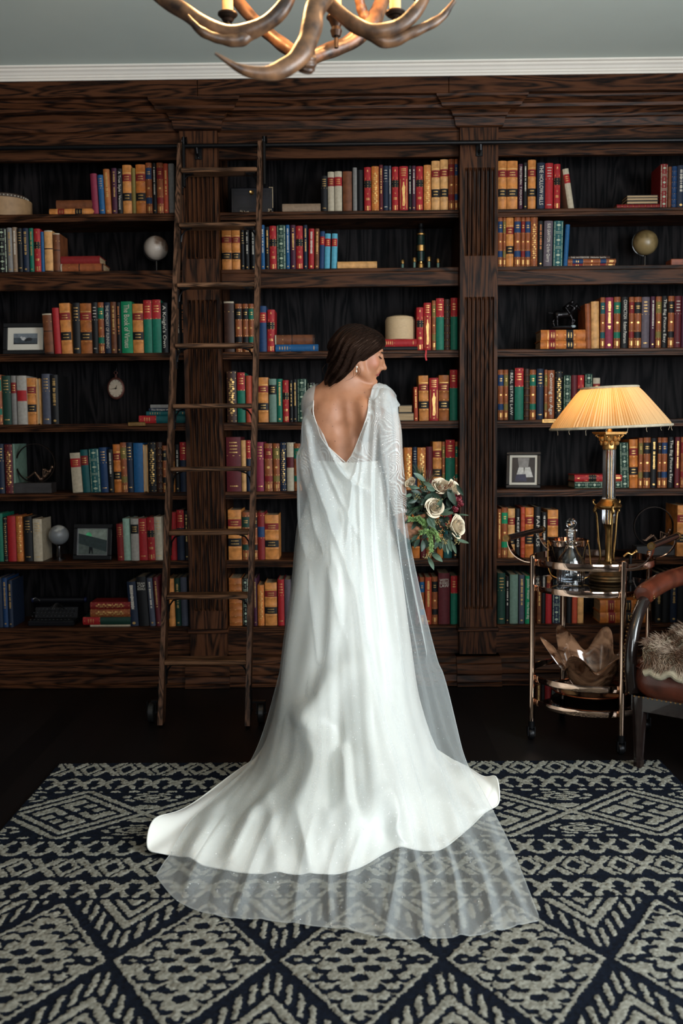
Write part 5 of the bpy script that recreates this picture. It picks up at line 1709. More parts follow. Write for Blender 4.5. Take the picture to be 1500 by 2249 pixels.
def brass_instrument():
    Y = 5.2; px = 924
    c = at_y(px, 540, Y); z0 = SZ[1]
    f = lambda py: at_y(px, py, Y).z
    K = thing('brass_telescope', (c.x, Y, z0), 'upright green and brass telescope on second shelf of centre bay', 'telescope')
    DG = mat('dark_green_enamel', (.006, .016, .013), .2, .2, .2)
    sec = [('eyepiece', M_IRON, [(.002, f(491)), (.013, f(492)), (.014, f(498)), (.009, f(501)), (.018, f(504)), (.02, f(509)), (.02, f(512))]),
           ('collar', M_BRASS, [(.021, f(512)), (.026, f(514)), (.026, f(517)), (.02, f(518))]),
           ('upper_barrel', DG, [(.0195, f(518)), (.021, f(537)), (.022, f(539))]),
           ('band', M_BRASS, [(.0225, f(539)), (.0255, f(540)), (.0255, f(552)), (.0225, f(553))]),
           ('lower_barrel', DG, [(.021, f(553)), (.02, f(574)), (.018, f(575))]),
           ('foot_ring', M_BRASS, [(.012, f(574)), (.011, f(578)), (.017, f(580)), (.02, z0 + .004), (.02, z0 + .0005), (.001, z0 + .0005)])]
    for n, m, pr in sec:
        MB().lathe(pr, 32, (c.x, Y, 0)).build(n, m, K)
    for i, (qx, top, w, posn) in enumerate(((884, 571, 8, 'leftmost'), (910, 566, 9, 'second from left'), (942, 564, 9, 'third from left'), (962, 568, 8, 'rightmost'))):
        yy = Y - .03 if i in (1, 2) else Y + .005
        p = at_y(qx, 580, yy); h = at_y(qx, top, yy).z - z0
        V = thing('brass_cup', (p.x, yy, z0), 'small brass capped glass tube, %s of four around the upright telescope' % posn, 'tube', 'brass capped tubes around the telescope')
        MB().lathe([(.001, z0 + .0005), (.0075, z0 + .0005), (.0065, z0 + .004), (.0065, z0 + h * .62)], 18, (p.x, yy, 0)).build('glass_tube', mat('green_glass', (.10, .16, .13), .08, 0, .1), V)
        MB().lathe([(.0095, z0 + h * .62), (.0115, z0 + h * .66), (.0115, z0 + h * .92), (.009, z0 + h), (.001, z0 + h)], 18, (p.x, yy, 0)).build('brass_cap', M_BRASS, V)
brass_instrument()


def round_hat_box():
    Y = 5.2
    a, b_ = at_y(846, 744, Y), at_y(911, 694, Y)
    zs = SZ[2] + .0006
    # two books lie under it
    t1, t2 = at_y(880, 761, 5.12).z, at_y(880, 744.5, 5.12).z
    for (x0, x1, z0, z1, code, lab) in ((842, 917, zs, t1, 'P:black', 'black book lying under red book, third shelf behind bride'), (841, 915, t1, t2, 'H:red', 'red book lying under the cream domed box, third shelf')):
        p, q = at_y(x0, 750, 5.12), at_y(x1, 750, 5.12)
        put_book(z1 - z0 - .0006, q.x - p.x, .15, code, (q.x, 5.12, (z0 + z1) / 2), (0, math.radians(-90), 0), lab, 'books lying flat under the domed box')
    cx = (a.x + b_.x) / 2; r = (b_.x - a.x) / 2
    z0 = t2 + .001; zt = b_.z
    K = thing('domed_box', (cx, Y, z0), 'cream cylinder box with low domed lid above the bride head right', 'box')
    M = mat('parchment', (.50, .35, .20), .7, 0, .15, 60, stretch=(1, 1, 8))
    MB().lathe([(.001, z0), (r * .985, z0), (r, z0 + .003), (r, z0 + (zt - z0) * .80), (r * .99, z0 + (zt - z0) * .8)], 56, (cx, Y, 0)).build('drum', M, K)
    MB().lathe([(r * .995, z0 + (zt - z0) * .805), (r, z0 + (zt - z0) * .80), (r * .9, z0 + (zt - z0) * .94), (r * .55, zt), (.001, zt + .002)], 56, (cx, Y, 0)).build('lid', M, K)
round_hat_box()


def ring_sculpture(px, py, rpx, b0, b1, btop, shelf, Y, label):
    c = at_y(px, py, Y); r = rpx / FPX * Y; z0 = SZ[shelf]
    K = thing('ring_sculpture', (c.x, Y, z0), label, 'sculpture')
    BR = mat('dark_bronze', (.045, .032, .026), .28, .8, .4, 40)
    x0, x1, zt = at_y(b0, py, Y).x, at_y(b1, py, Y).x, at_y(px, btop, Y).z
    c.z = zt + r * .985
    MB().box((x0, Y - .04, z0 + .0006), (x1, Y + .05, zt), bev=.002).build('plinth', mat('dark_stone', (.03, .026, .026), .5, 0, .5, 25), K)
    G = MB()
    n = 72
    pr = [(-.011, r + .0014), (.011, r + .0014), (.011, r - .0014), (-.011, r - .0014)]
    g = np.array([[(c.x + q * math.cos(2 * math.pi * k / n), Y + d, c.z + q * math.sin(2 * math.pi * k / n)) for d, q in pr] for k in range(n + 1)])
    G.sheet(g, wrap=True).build('hoop', BR, K)
    # figure lounging inside the hoop: feet left, knees up, head resting at the right
    P = lambda u, v, d=0: Vector((c.x + u * r, Y + d, c.z + v * r))
    x = np.arange(c.x - r * 1.05, c.x + r * 1.1, .0018); y = np.arange(Y - .03, Y + .03, .0022); z = np.arange(c.z - r * 1.05, c.z + r * .1, .0018)
    F = Field(x, y, z)
    q = r * .1
    for d in (-.008, .008):
        F.capsule(P(.22, -.80, d), P(-.05 - d * 4, -.46, d), q * .75, q * .5, k=.004)
        F.capsule(P(-.05 - d * 4, -.46, d), P(-.38, -.72, d), q * .5, q * .33, k=.004)
        F.capsule(P(-.38, -.72, d), P(-.50, -.70, d), q * .35, q * .25, k=.003)
        F.capsule(P(.66, -.42, d * 1.6), P(.42, -.30, d * 2), q * .38, q * .3, k=.004)
        F.capsule(P(.42, -.30, d * 2), P(.40, -.72, d * 1.6), q * .3, q * .22, k=.003)
    F.capsule(P(.26, -.84), P(.46, -.66), q * .9, q * .75, k=.006)
    F.capsule(P(.46, -.66), P(.70, -.42), q * .75, q * .95, k=.006)
    F.capsule(P(.70, -.42), P(.80, -.28), q * .42, q * .4, k=.004)
    F.ell(P(.84, -.20), (q * .8, q * .75, q * .95), k=.004)
    V, Fc = F.mesh()
    raw_mesh('figure', V, Fc, mat('figure_bronze', (.16, .095, .065), .3, .8, .4, 40), K)
ring_sculpture(78, 1016, 43, 35, 116, 1060, 4, 5.16, 'bronze figure lounging in hoop on stone block, fifth shelf of left bay')
ring_sculpture(1435, 1153, 43, 1394, 1484, 1198, 5, 5.2, 'bronze figure lounging in hoop on stone block beyond the cart handle')


def wall_clock():
    Y = YB - .03
    c = at_y(255, 853, Y)
    r = 23.5 / FPX * Y
    K = thing('pocket_watch', c, 'brown pocket watch clock hanging in fourth shelf of left bay', 'clock')
    rx = Matrix.Rotation(math.pi / 2, 3, 'X')
    RW = mat('reddish_case', (.10, .032, .022), .3, .4, .3)
    MB().lathe([(.001, -.012), (r * .8, -.012), (r, -.004), (r * 1.02, .004), (r * .95, .008), (r * .80, .009), (r * .85, .005), (.001, .005)], 48, (c.x, c.y, c.z), rot=rx, sx=.80).build('case', RW, K)
    MB().lathe([(.001, .0055), (r * .85, .0055), (r * .85, .0052)], 48, c, rot=rx, sx=.80).build('dial', mat('cream_dial', (.42, .34, .25), .5, 0, .15, 30), K)
    y = c.y - .0065
    h = MB()
    for k in range(12):
        a = math.pi * k / 6
        ca, sa = math.sin(a) * .80, math.cos(a)
        h.tube([(c.x + r * .66 * ca, y, c.z + r * .66 * sa), (c.x + r * .78 * ca, y, c.z + r * .78 * sa)], .0012, 5)
    h.build('hour_marks', M_IRON, K)
    for nm, a, ln in (('hour_hand', math.radians(25), .3), ('minute_hand', math.radians(262), .62)):
        MB().tube([(c.x - math.sin(a) * r * .1, y - .001, c.z - math.cos(a) * r * .1), (c.x + math.sin(a) * r * ln * .80, y - .001, c.z + math.cos(a) * r * ln)], [.0022, .0012], 6).ball((c.x, y - .001, c.z), .004, n=8).build(nm, M_IRON, K)
    t = MB().tube([(c.x, c.y, c.z + r * 1.0), (c.x, c.y, c.z + r * 1.28)], [.008, .006], 12)
    t.tube([(c.x + .009 * math.sin(w), c.y, c.z + r * 1.28 + .009 - .009 * math.cos(w)) for w in [i * math.pi / 8 for i in range(17)]], .0018, 6, caps=False)
    t.build('crown', RW, K)
    zt = at_y(255, 800, Y).z
    MB().tube(spline([(c.x, c.y, c.z + r * 1.28 + .016), (c.x + .006, c.y + .004, c.z + r * 1.9), (c.x - .004, c.y + .006, zt), (c.x, YB - .002, zt + .02)], 14), .0012, 5).build('hanging_chain', M_IRON, K)
wall_clock()


def typewriter():
    Y0_ = 5.14
    a, b_ = at_y(60, 1373, Y0_), at_y(163, 1318, Y0_ + .1)
    z0 = SZ[6] + .0006
    x0, x1 = a.x, at_y(163, 1373, Y0_).x
    w = x1 - x0
    K = thing('typewriter', ((x0 + x1) / 2, Y0_ + .12, z0), 'old black typewriter in the shadows of the bottom shelf, left bay', 'typewriter')
    M = mat('black_enamel', (.006, .006, .008), .25, 0, .2)
    b = MB().box((x0, Y0_, z0), (x1, Y0_ + .24, z0 + .03), bev=.006)
    b.extrude_x([(Y0_ + .10, z0 + .03), (Y0_ + .12, z0 + .085), (Y0_ + .22, z0 + .10), (Y0_ + .24, z0 + .03)], x0 + .01, x1 - .01)
    b.build('body', M, K)
    MB().tube([(x0 - .012, Y0_ + .17, z0 + .118), (x1 + .012, Y0_ + .17, z0 + .118)], .019, 24).build('platen', M, K)
    for s, x in ((-1, x0 - .014), (1, x1 + .014)):
        MB().tube([(x, Y0_ + .17, z0 + .118), (x + s * .012, Y0_ + .17, z0 + .118)], .014, 16).build('platen_knob', mat('blue_black_knob', (.012, .016, .05), .2), K)
    KEY = mat('key_top', (.02, .02, .022), .25); RIM = mat('nickel', (.45, .45, .46), .25, 1)
    for r in range(4):
        for k in range(11):
            x = x0 + w * .06 + (w * .82) * k / 10 + r * .003
            y = Y0_ + .012 + .022 * r; z = z0 + .036 + .0155 * r
            kk = MB().tube([(x, y + .01, z - .02), (x, y, z)], .0012, 5, mi=1)
            kk.lathe([(.0002, .0025), (.0052, .002), (.0055, 0), (.0002, 0)], 10, (x, y, z), mi=0)
            kk.tube([(x + .0058 * math.cos(q), y + .0058 * math.sin(q), z + .0015) for q in [i * math.pi / 5 for i in range(11)]], .0007, 4, mi=1, caps=False)
            kk.build('key', [KEY, RIM], K)
    t = MB()
    for k in range(12):
        u = -1 + 2 * k / 11
        t.tube([((x0 + x1) / 2 + u * .05, Y0_ + .1, z0 + .075), ((x0 + x1) / 2 + u * .022, Y0_ + .13, z0 + .108 - .012 * u * u)], .0013, 5)
    t.build('type_bars', RIM, K)
    MB().tube(spline([(x0 + .03, Y0_ + .13, z0 + .12), (x0 + .015, Y0_ + .11, z0 + .14), (x0 + .0, Y0_ + .1, z0 + .135)], 8), .003, 6).build('return_lever', RIM, K)
    MB().box((x0 + w * .25, Y0_ + .002, z0 + .03), (x0 + w * .75, Y0_ + .010, z0 + .035), bev=.002).build('space_bar', M, K)
typewriter()


def horse_statue():
    Y = 5.2
    zb = at_y(1240, 717, 5.12).z + .001
    P = lambda px, py, d=0: at_y(px, py, Y) + Vector((0, d, 0))
    o = P(1240, 690)
    x = np.arange(o.x - .10, o.x + .085, .0024); y = np.arange(Y - .04, Y + .04, .0026); z = np.arange(zb - .012, zb + .15, .0024)
    F = Field(x, y, z)
    # horse at full gallop with a crouched rider
    F.capsule(P(1226, 692), P(1250, 690), .019, .021, k=.008)
    F.ell(P(1224, 691), (.022, .02, .023), k=.008)
    F.capsule(P(1253, 687), P(1266, 672), .015, .009, k=.008)
    F.capsule(P(1266, 671), P(1276, 681), .0085, .0055, k=.004)
    F.capsule(P(1266, 669), P(1267, 665), .003, .001, k=.002)
    F.capsule(P(1215, 688), P(1203, 687), .005, .0016, k=.004)
    for d in (-.012, .012):
        F.capsule(P(1222, 697, d), P(1219 - d * 300, 706, d), .011, .006, k=.005)
        F.capsule(P(1219 - d * 300, 706, d), P(1221 - d * 200, 716, d), .0055, .004, k=.003)
        F.capsule(P(1253, 696, d), P(1260 + d * 300, 704, d), .009, .0055, k=.005)
        F.capsule(P(1260 + d * 300, 704, d), P(1256 + d * 100, 713, d), .005, .004, k=.003)
        F.capsule(P(1241, 677, d * 1.3), P(1249, 689, d * 1.7), .008, .006, k=.004)
        F.capsule(P(1252, 671, d), P(1262, 677, d * .7), .005, .0035, k=.003)
    F.capsule(P(1239, 677), P(1252, 668), .010, .012, k=.006)
    F.ell(P(1257, 663), (.0095, .0085, .0105), k=.004)
    V, Fc = F.mesh()
    K = thing('horse_statuette', (o.x, Y, zb), 'small dark bronze galloping horse and rider on two tan calf books', 'statuette')
    raw_mesh('horse_and_rider', V, Fc, mat('black_bronze', (.012, .010, .011), .22, .7, .4, 60), K)
    a, c = P(1212, 716), P(1264, 716)
    MB().ball(((a.x + c.x) / 2, Y, zb + .003), ((c.x - a.x) / 2 + .006, .034, .0085), n=28).build('base', mat('dark_marble', (.02, .02, .022), .25, 0, .5, 20), K)
    q = P(1257, 715.5)
    MB().ball((q.x, Y - .02, zb + .0055), (.014, .011, .008), n=16).build('pale_stone', mat('pale_stone', (.30, .36, .38), .3), K)
horse_statue()
a_, b_ = at_y(1474, 577, 5.2), at_y(1502, 549, 5.2)
oc = MB().box((a_.x, 5.2, SZ[1] + .0006), (b_.x, 5.29, SZ[1] + .048), bev=.003)
oc.box((a_.x + .006, 5.198, SZ[1] + .026), (b_.x - .002, 5.2, SZ[1] + .0275))
tag(oc.build('leather_case', mat('orange_leather', (.24, .06, .025), .5, 0, .3, 30, bump=.1), None, 25), 'small orange leather case at the right edge of the second shelf', 'case')
for o in list(COL.objects):
    if o.get('label', '').startswith('red book with gilt standing figure on third shelf of centre'):
        p = at_y(935, 771, YSP)
        z = p.z
        rb = [(p.x - .002, YF - .006, SZ[2] + .001), (p.x - .001, YF - .013, SZ[2] - .012), (p.x - .003, YF - .013, z - .03), (p.x + .001, YF - .013, z - .052)]
        g = np.array([[(x - .004, y, zz), (x + .004, y, zz)] for x, y, zz in spline([(p.x, YSP + .02, SZ[2] + .0008)] + rb, 20)])
        MB().sheet(g).build('ribbon_bookmark', mat('red_ribbon', (.5, .015, .02), .6), o)
        break
# thin black cord lying behind the bride, running up the wood to the ladder foot
cd = MB().tube(spline([at_y(565, 1520, 4.97), at_y(590, 1538, 4.9) , at_z(612, 1566, .006), at_z(650, 1575, .006), at_z(720, 1560, .006)], 40), .0045, 8)
tag(cd.build('power_cord', mat('black_rubber', (.01, .01, .011), .4), None), 'thin black cord trailing across the floor beside the right ladder foot', 'cord')

# ------------------------------------------------------------------ antler chandelier
def chandelier():
    hubc = at_y(690, -250, 2.52)
    K = thing('antler_chandelier', (hubc.x, hubc.y, CEIL), 'brown antler chandelier with candle lights hanging above the bride', 'chandelier')
    m, nt, p = nodes_of('antler')
    N, L = nt.nodes.new, nt.links.new
    tc = N('ShaderNodeTexCoord'); nz = N('ShaderNodeTexNoise'); nz.inputs['Scale'].default_value = 26; nz.inputs['Detail'].default_value = 6
    L(tc.outputs['Object'], nz.inputs['Vector'])
    rp = N('ShaderNodeValToRGB'); rp.color_ramp.elements[0].position = .32; rp.color_ramp.elements[1].position = .72
    rp.color_ramp.elements[0].color = (.022, .010, .006, 1); rp.color_ramp.elements[1].color = (.20, .095, .042, 1)
    L(nz.outputs['Fac'], rp.inputs['Fac']); L(rp.outputs['Color'], p.inputs['Base Color']); p.inputs['Roughness'].default_value = .42
    bp = N('ShaderNodeBump'); bp.inputs['Strength'].default_value = .5; bp.inputs['Distance'].default_value = .004
    L(nz.outputs['Fac'], bp.inputs['Height']); L(bp.outputs['Normal'], p.inputs['Normal'])

    def antler(beams):
        b = MB()
        for pts in beams:
            P = spline([at_y(x, y, Y) for x, y, Y, r in pts], 44)
            R = spline([(r / FPX * Y, 0, 0) for x, y, Y, r in pts], 44)[:, 0]
            R = R * (1 + .05 * np.sin(np.arange(44) * .9))
            b.tube(P, np.maximum(R, .0015), 16)
        b.build('antler', m, K, 60)
    antler([[(300, -60, 2.5, 14), (350, -8, 2.48, 15), (405, 25, 2.46, 17), (460, 62, 2.44, 18), (525, 74, 2.43, 18), (590, 48, 2.42, 17), (632, 0, 2.42, 15), (650, -70, 2.44, 11), (640, -140, 2.46, 4)],
            [(555, 68, 2.43, 15), (525, 88, 2.42, 14), (480, 85, 2.41, 10), (438, 66, 2.4, 9), (412, 34, 2.4, 3)]])
    antler([[(700, -140, 2.44, 16), (728, -50, 2.36, 20), (692, 20, 2.30, 22), (684, 62, 2.28, 22), (668, 108, 2.26, 22), (640, 140, 2.24, 20), (592, 161, 2.22, 16), (532, 153, 2.2, 10), (472, 117, 2.18, 2.5)],
            [(668, 100, 2.27, 20), (672, 140, 2.28, 22), (668, 158, 2.29, 14)]])
    antler([[(610, -70, 2.5, 10), (690, -22, 2.46, 13), (738, 22, 2.44, 15), (785, 58, 2.42, 16), (832, 70, 2.41, 16), (885, 52, 2.41, 15), (925, 8, 2.42, 13), (955, -60, 2.44, 8), (958, -110, 2.45, 2.5)],
            [(800, 66, 2.42, 14), (850, 92, 2.42, 13), (905, 72, 2.42, 11), (965, 42, 2.43, 9), (998, 2, 2.44, 4)]])
    antler([[(420, -120, 2.8, 8), (480, -50, 2.78, 12), (545, 30, 2.75, 13), (600, 82, 2.72, 14), (640, 112, 2.7, 15), (668, 132, 2.66, 16)]])
    antler([[(668, 132, 2.66, 16), (720, 112, 2.7, 16), (770, 92, 2.72, 16), (815, 52, 2.75, 18), (840, 0, 2.78, 15), (870, -70, 2.8, 9), (880, -120, 2.8, 3)],
            [(812, 56, 2.75, 14), (795, 22, 2.74, 11), (785, -20, 2.72, 9), (770, -70, 2.7, 3)]])
    CUP = mat('dark_candle_cup', (.03, .018, .012), .4, .5, .3)
    SLV = mat('candle_sleeve', (.62, .42, .20), .6, 0, .1)
    for (x, y0, y1, yb, Y) in ((500, 33, -60, 48, 2.6), (738, 40, -50, 80, 2.66), (868, 30, -60, 40, 2.55)):
        b = at_y(x, y0, Y); t = at_y(x, y1, Y); q = at_y(x, yb, Y)
        cn = bpy.data.objects.new('candle', None); COL.objects.link(cn); cn.parent = K
        MB().tube([b, (b.x, b.y, t.z)], .0145, 20).build('candle_sleeve', SLV, cn)
        cup = MB().lathe([(.001, q.z), (.012, q.z), (.016, q.z + (b.z - q.z) * .3), (.012, q.z + (b.z - q.z) * .5), (.02, b.z - .006), (.026, b.z), (.026, b.z + .004), (.016, b.z + .005)], 24, (b.x, b.y, 0))
        cup.tube([(b.x, b.y, q.z + .002), (b.x, b.y, q.z - .03)], .006, 8)
        cup.build('candle_cup', CUP, cn)
        MB().lathe([(.008, t.z), (.014, t.z + .012), (.017, t.z + .03), (.012, t.z + .055), (.004, t.z + .075), (.0005, t.z + .082)], 20, (b.x, b.y, 0)).build('flame_bulb', mat('candle_bulb', (1, .75, .45), .4, emit=(1, .55, .22), es=8), cn)
        d = bpy.data.lights.new('candle_light', 'POINT'); d.energy = 6.0; d.color = (1, .52, .2); d.shadow_soft_size = .02
        o = bpy.data.objects.new('candle_light', d); COL.objects.link(o); o.location = (b.x, b.y - .03, t.z + .045)
    h = hubc
    MB().lathe([(.001, h.z - .12), (.03, h.z - .1), (.05, h.z - .02), (.03, h.z + .05), (.012, h.z + .07)], 24, (h.x, h.y, 0)).build('hub', CUP, K)
    b = MB()
    for (x, y, Y) in ((650, -70, 2.44), (728, -50, 2.36), (610, -70, 2.5), (480, -50, 2.78), (870, -70, 2.8), (350, -8, 2.48), (925, 8, 2.42)):
        b.tube(spline([at_y(x, y, Y), (at_y(x, y, Y) + h) / 2 + Vector((0, 0, -.03)), h + Vector((0, 0, -.02))], 10), .005, 6)
    b.build('iron_arm', CUP, K)
    ch = MB()
    z = h.z + .065
    k = 0
    while z < CEIL - .03:
        ax = Vector((1, 0, 0)) if k % 2 else Vector((0, 1, 0))
        ch.tube([Vector((h.x, h.y, z + .018)) + ax * (.011 * math.cos(q)) + Vector((0, 0, .02 * math.sin(q))) for q in [i * math.pi / 7 for i in range(15)]], .0028, 6, caps=False)
        z += .033; k += 1
    ch.build('chain', CUP, K)
    MB().lathe([(.012, CEIL - .045), (.05, CEIL - .03), (.065, CEIL - .008), (.065, CEIL - .0005)], 32, (h.x, h.y, 0)).build('canopy', CUP, K)
chandelier()
# ------------------------------------------------------------------ bride
BR = thing('person', (at_z(762, 1680, 0).x, 3.80, 0.012), 'bride seen from behind in white open-back gown, looking down over right shoulder', 'person')
q_ = lambda px, py, Y: np.array(tuple(at_y(px, py, Y)))
# head frame: f forward (towards photo right, slightly away), u up, s towards the camera
_pi, _ya = math.radians(12), math.radians(13)
Hf = np.array([math.cos(_pi) * math.cos(_ya), math.cos(_pi) * math.sin(_ya), -math.sin(_pi)])
Hs = np.array([math.sin(_ya), -math.cos(_ya), 0.0])
Hu = np.cross(Hs, Hf); Hu = Hu if Hu[2] > 0 else -Hu
HR = np.stack([Hf, Hu, Hs], 1)
HC = q_(789, 775, 3.77)
HS = .93
def hp(f, u, s): return HC + HS * (Hf * f + Hu * u + Hs * s)


def skin_material():
    m, nt, p = nodes_of('skin')
    N, L = nt.nodes.new, nt.links.new
    tc = N('ShaderNodeTexCoord'); nz = N('ShaderNodeTexNoise'); nz.inputs['Scale'].default_value = 22; nz.inputs['Detail'].default_value = 5
    L(tc.outputs['Object'], nz.inputs['Vector'])
    rp = N('ShaderNodeValToRGB'); rp.color_ramp.elements[0].position = .3; rp.color_ramp.elements[1].position = .75
    rp.color_ramp.elements[0].color = (.29, .122, .060, 1); rp.color_ramp.elements[1].color = (.375, .168, .088, 1)
    L(nz.outputs['Fac'], rp.inputs['Fac'])
    cur = rp.outputs['Color']
    for nm, col in (('blush', (.40, .11, .07, 1)), ('lips', (.26, .06, .05, 1)), ('mole', (.10, .035, .02, 1))):
        a = N('ShaderNodeAttribute'); a.attribute_name = nm
        mx = N('ShaderNodeMix'); mx.data_type = 'RGBA'; mx.inputs[7].default_value = col
        L(a.outputs['Fac'], mx.inputs['Factor']); L(cur, mx.inputs[6]); cur = mx.outputs[2]
    L(cur, p.inputs['Base Color'])
    p.inputs['Roughness'].default_value = .54
    p.inputs['Subsurface Weight'].default_value = .25; p.inputs['Subsurface Radius'].default_value = (1, .35, .2); p.inputs['Subsurface Scale'].default_value = .006
    return m
M_SKIN = skin_material()

ARM_R = [(q_(841, 889, 3.80), .045), (q_(856, 945, 3.775), .041), (q_(862, 1010, 3.755), .036), (q_(872, 1075, 3.735), .031), (q_(881, 1128, 3.715), .0235)]
ARM_L = [(q_(699, 893, 3.80), .044), (q_(687, 960, 3.82), .039), (q_(678, 1045, 3.84), .036), (q_(705, 1085, 3.93), .030), (q_(735, 1110, 4.01), .0235)]
GRIP = (q_(893, 1172, 3.745), q_(935, 1140, 3.70))     # the bundle of stems in her hand


def axis_of(segs):
    out = [np.arange(a, b, h) for a, b, h in segs]
    return np.concatenate(out)


def torso(F, grow=0.0, full=True):
    g = grow
    P = q_
    F.ell(P(760, 948, 3.80), (.134 + g, .094 + g, .19 + g), k=.03)
    F.ell(P(758, 900, 3.785), (.150 + g, .082 + g, .09 + g), k=.05)
    F.ell(P(762, 1040, 3.80), (.112 + g, .084 + g, .14 + g), k=.05)
    F.ell(P(764, 1120, 3.80), (.158 + g, .115 + g, .13 + g), k=.06)
    for x in (733, 796):
        F.ell(P(x, 1140, 3.735), (.082 + g, .075 + g, .085 + g), k=.05)
    F.capsule(P(702, 884, 3.79), P(834, 880, 3.79), .042 + g, k=.05)
    for sx in (-1, 1):   # bust at the far side, shoulder blades at the near side
        F.ell(P(760 + sx * 42, 945, 3.885), (.055 + g, .05 + g, .058 + g), k=.03)
    a = math.radians(14)
    Rl = np.array([[math.cos(a), 0, math.sin(a)], [0, 1, 0], [-math.sin(a), 0, math.cos(a)]])
    F.ell(P(716, 925, 3.725), (.048 + g, .026 + g, .072 + g), Rl, k=.035)
    F.ell(P(803, 922, 3.711), (.046 + g, .034 + g, .080 + g), Rl.T, k=.024)


def build_body():
    hx, hz = HC[0], HC[2]
    X = axis_of([(-.26, -.14, .0045), (-.14, hx - .12, .003), (hx - .12, hx + .15, .0023), (hx + .15, .36, .0045)])
    Y = axis_of([(3.58, 3.67, .005), (3.67, 3.90, .0025), (3.90, 4.09, .006)])
    Z = axis_of([(-.006, .9, .009), (.9, 1.28, .0045), (1.28, hz - .12, .003), (hz - .12, hz + .14, .0023)])
    F = Field(X, Y, Z)
    torso(F)
    # legs and feet under the skirt
    fl = .020
    for x0, x1, dy in ((735, 742, 0), (795, 786, -.03)):
        hip = q_(x0, 1135, 3.80); kn = np.array([at_z(x1, 1680, 0).x, 3.80 + dy, .50]); an = np.array([kn[0], 3.80 + dy, .13])
        F.capsule(hip, kn, .088, .052, k=.05); F.capsule(kn, an, .052, .034, k=.03)
        F.capsule(an, an + [0, .02, -.055], .034, .03, k=.02); F.capsule(an + [0, -.01, -.06], an + [0, .13, -.085], .024, .02, k=.02)
    # neck
    F.capsule(q_(752, 862, 3.80), hp(-.02, -.055, 0), .058, .050, k=.045)
    F.capsule(q_(745, 850, 3.775), hp(-.05, -.03, 0), .038, .040, k=.03)
    for sx, e in ((-1, q_(704, 880, 3.79)), (1, q_(826, 874, 3.79))):
        F.capsule(q_(757 + sx * 10, 845, 3.80), e, .045, .036, k=.05)
    # neck muscle standing out under the turned head
    F.capsule(hp(-.02, -.05, .045), q_(790, 872, 3.86), .016, .014, k=.03)
    # spine furrow and hollow beside the right shoulder blade
    F.capsule(q_(742, 862, 3.681), q_(752, 940, 3.686), .009, .012, k=.03, sub=True)
    F.capsule(q_(752, 940, 3.686), q_(761, 1015, 3.700), .012, .014, k=.035, sub=True)
    F.capsule(q_(775, 890, 3.674), q_(783, 965, 3.677), .010, .015, k=.028, sub=True)
    F.capsule(q_(735, 905, 3.668), q_(727, 965, 3.682), .003, .004, k=.03, sub=True)
    # arms
    for A in (ARM_R, ARM_L):
        F.ell(A[0][0], (.047, .046, .052), k=.04)
        for (a, ra), (b, rb) in zip(A[:-1], A[1:]):
            F.capsule(a, b, ra, rb, k=.012)
    # right hand closed round the stems: palm, four unequal fingers, thumb from the side of the palm
    w = ARM_R[-1][0]; g0, g1 = GRIP
    ax = (g1 - g0) / np.linalg.norm(g1 - g0)
    pc = q_(889, 1150, 3.712)
    F.capsule(w, pc, .022, .020, k=.012)
    down = (pc - w) / np.linalg.norm(pc - w)
    side = np.cross(down, [0, -1, 0.]); side /= np.linalg.norm(side)
    F.capsule(pc - side * .016, pc + side * .018, .0155, k=.012)
    gm = lambda t: g0 + (g1 - g0) * t
    for i, (t, L_, r) in enumerate(((.62, 1.0, .0088), (.44, 1.08, .0090), (.26, 1.0, .0086), (.10, .84, .0078))):
        c = gm(t)
        k0 = pc + down * .018 + (c - gm(.36)) * .8
        n = np.cross(ax, down); n /= np.linalg.norm(n)
        if n[1] > 0: n = -n
        p1 = c + n * .024 + down * .012 * L_; p2 = c + down * .027 * L_ + n * .004; p3 = c - n * .020 + down * .016 * L_
        F.capsule(k0, p1, r * 1.1, r, k=.006); F.capsule(p1, p2, r, r * .95, k=.004); F.capsule(p2, p3, r * .95, r * .78, k=.004)
    tb = pc - down * .006 + side * .018
    F.capsule(tb, gm(.75) + down * -.022, .011, .0095, k=.01); F.capsule(gm(.75) - down * .022, gm(.98) - down * .016 + np.array([0, -.012, 0]), .0095, .0075, k=.005)
    # left hand, held in front of her
    lw = ARM_L[-1][0]; lc = lw + np.array([.06, .035, -.01])
    F.capsule(lw, lc, .022, .02, k=.012); F.capsule(lc + [0, 0, -.025], lc + [.01, 0, .025], .013, k=.012)
    for i, L_ in enumerate((.070, .078, .072, .058)):
        b0 = lc + np.array([.012, .004, .026 - .017 * i]); b1 = b0 + np.array([L_ * .5, .012, -.006]); b2 = b1 + np.array([L_ * .4, -.012, -.014])
        F.capsule(b0, b1, .0088, .008, k=.005); F.capsule(b1, b2, .008, .0065, k=.004)
    F.capsule(lc + [-.01, 0, .028], lc + [.025, -.004, .052], .0105, .009, k=.01); F.capsule(lc + [.025, -.004, .052], lc + [.052, -.002, .056], .009, .007, k=.005)
    # head
    E = lambda f, u, s, r, k=.02, sub=False: F.ell(hp(f, u, s), [x * HS for x in r], HR, k=k, sub=sub)
    C = lambda a, b, r0, r1=None, k=.012, sub=False: F.capsule(hp(*a), hp(*b), r0 * HS, (r1 if r1 is not None else r0) * HS, k=k, sub=sub)
    E(-.018, .030, 0, (.094, .076, .074))
    E(.040, .030, 0, (.054, .062, .060), k=.02)
    E(.040, -.035, 0, (.050, .078, .054), k=.022)
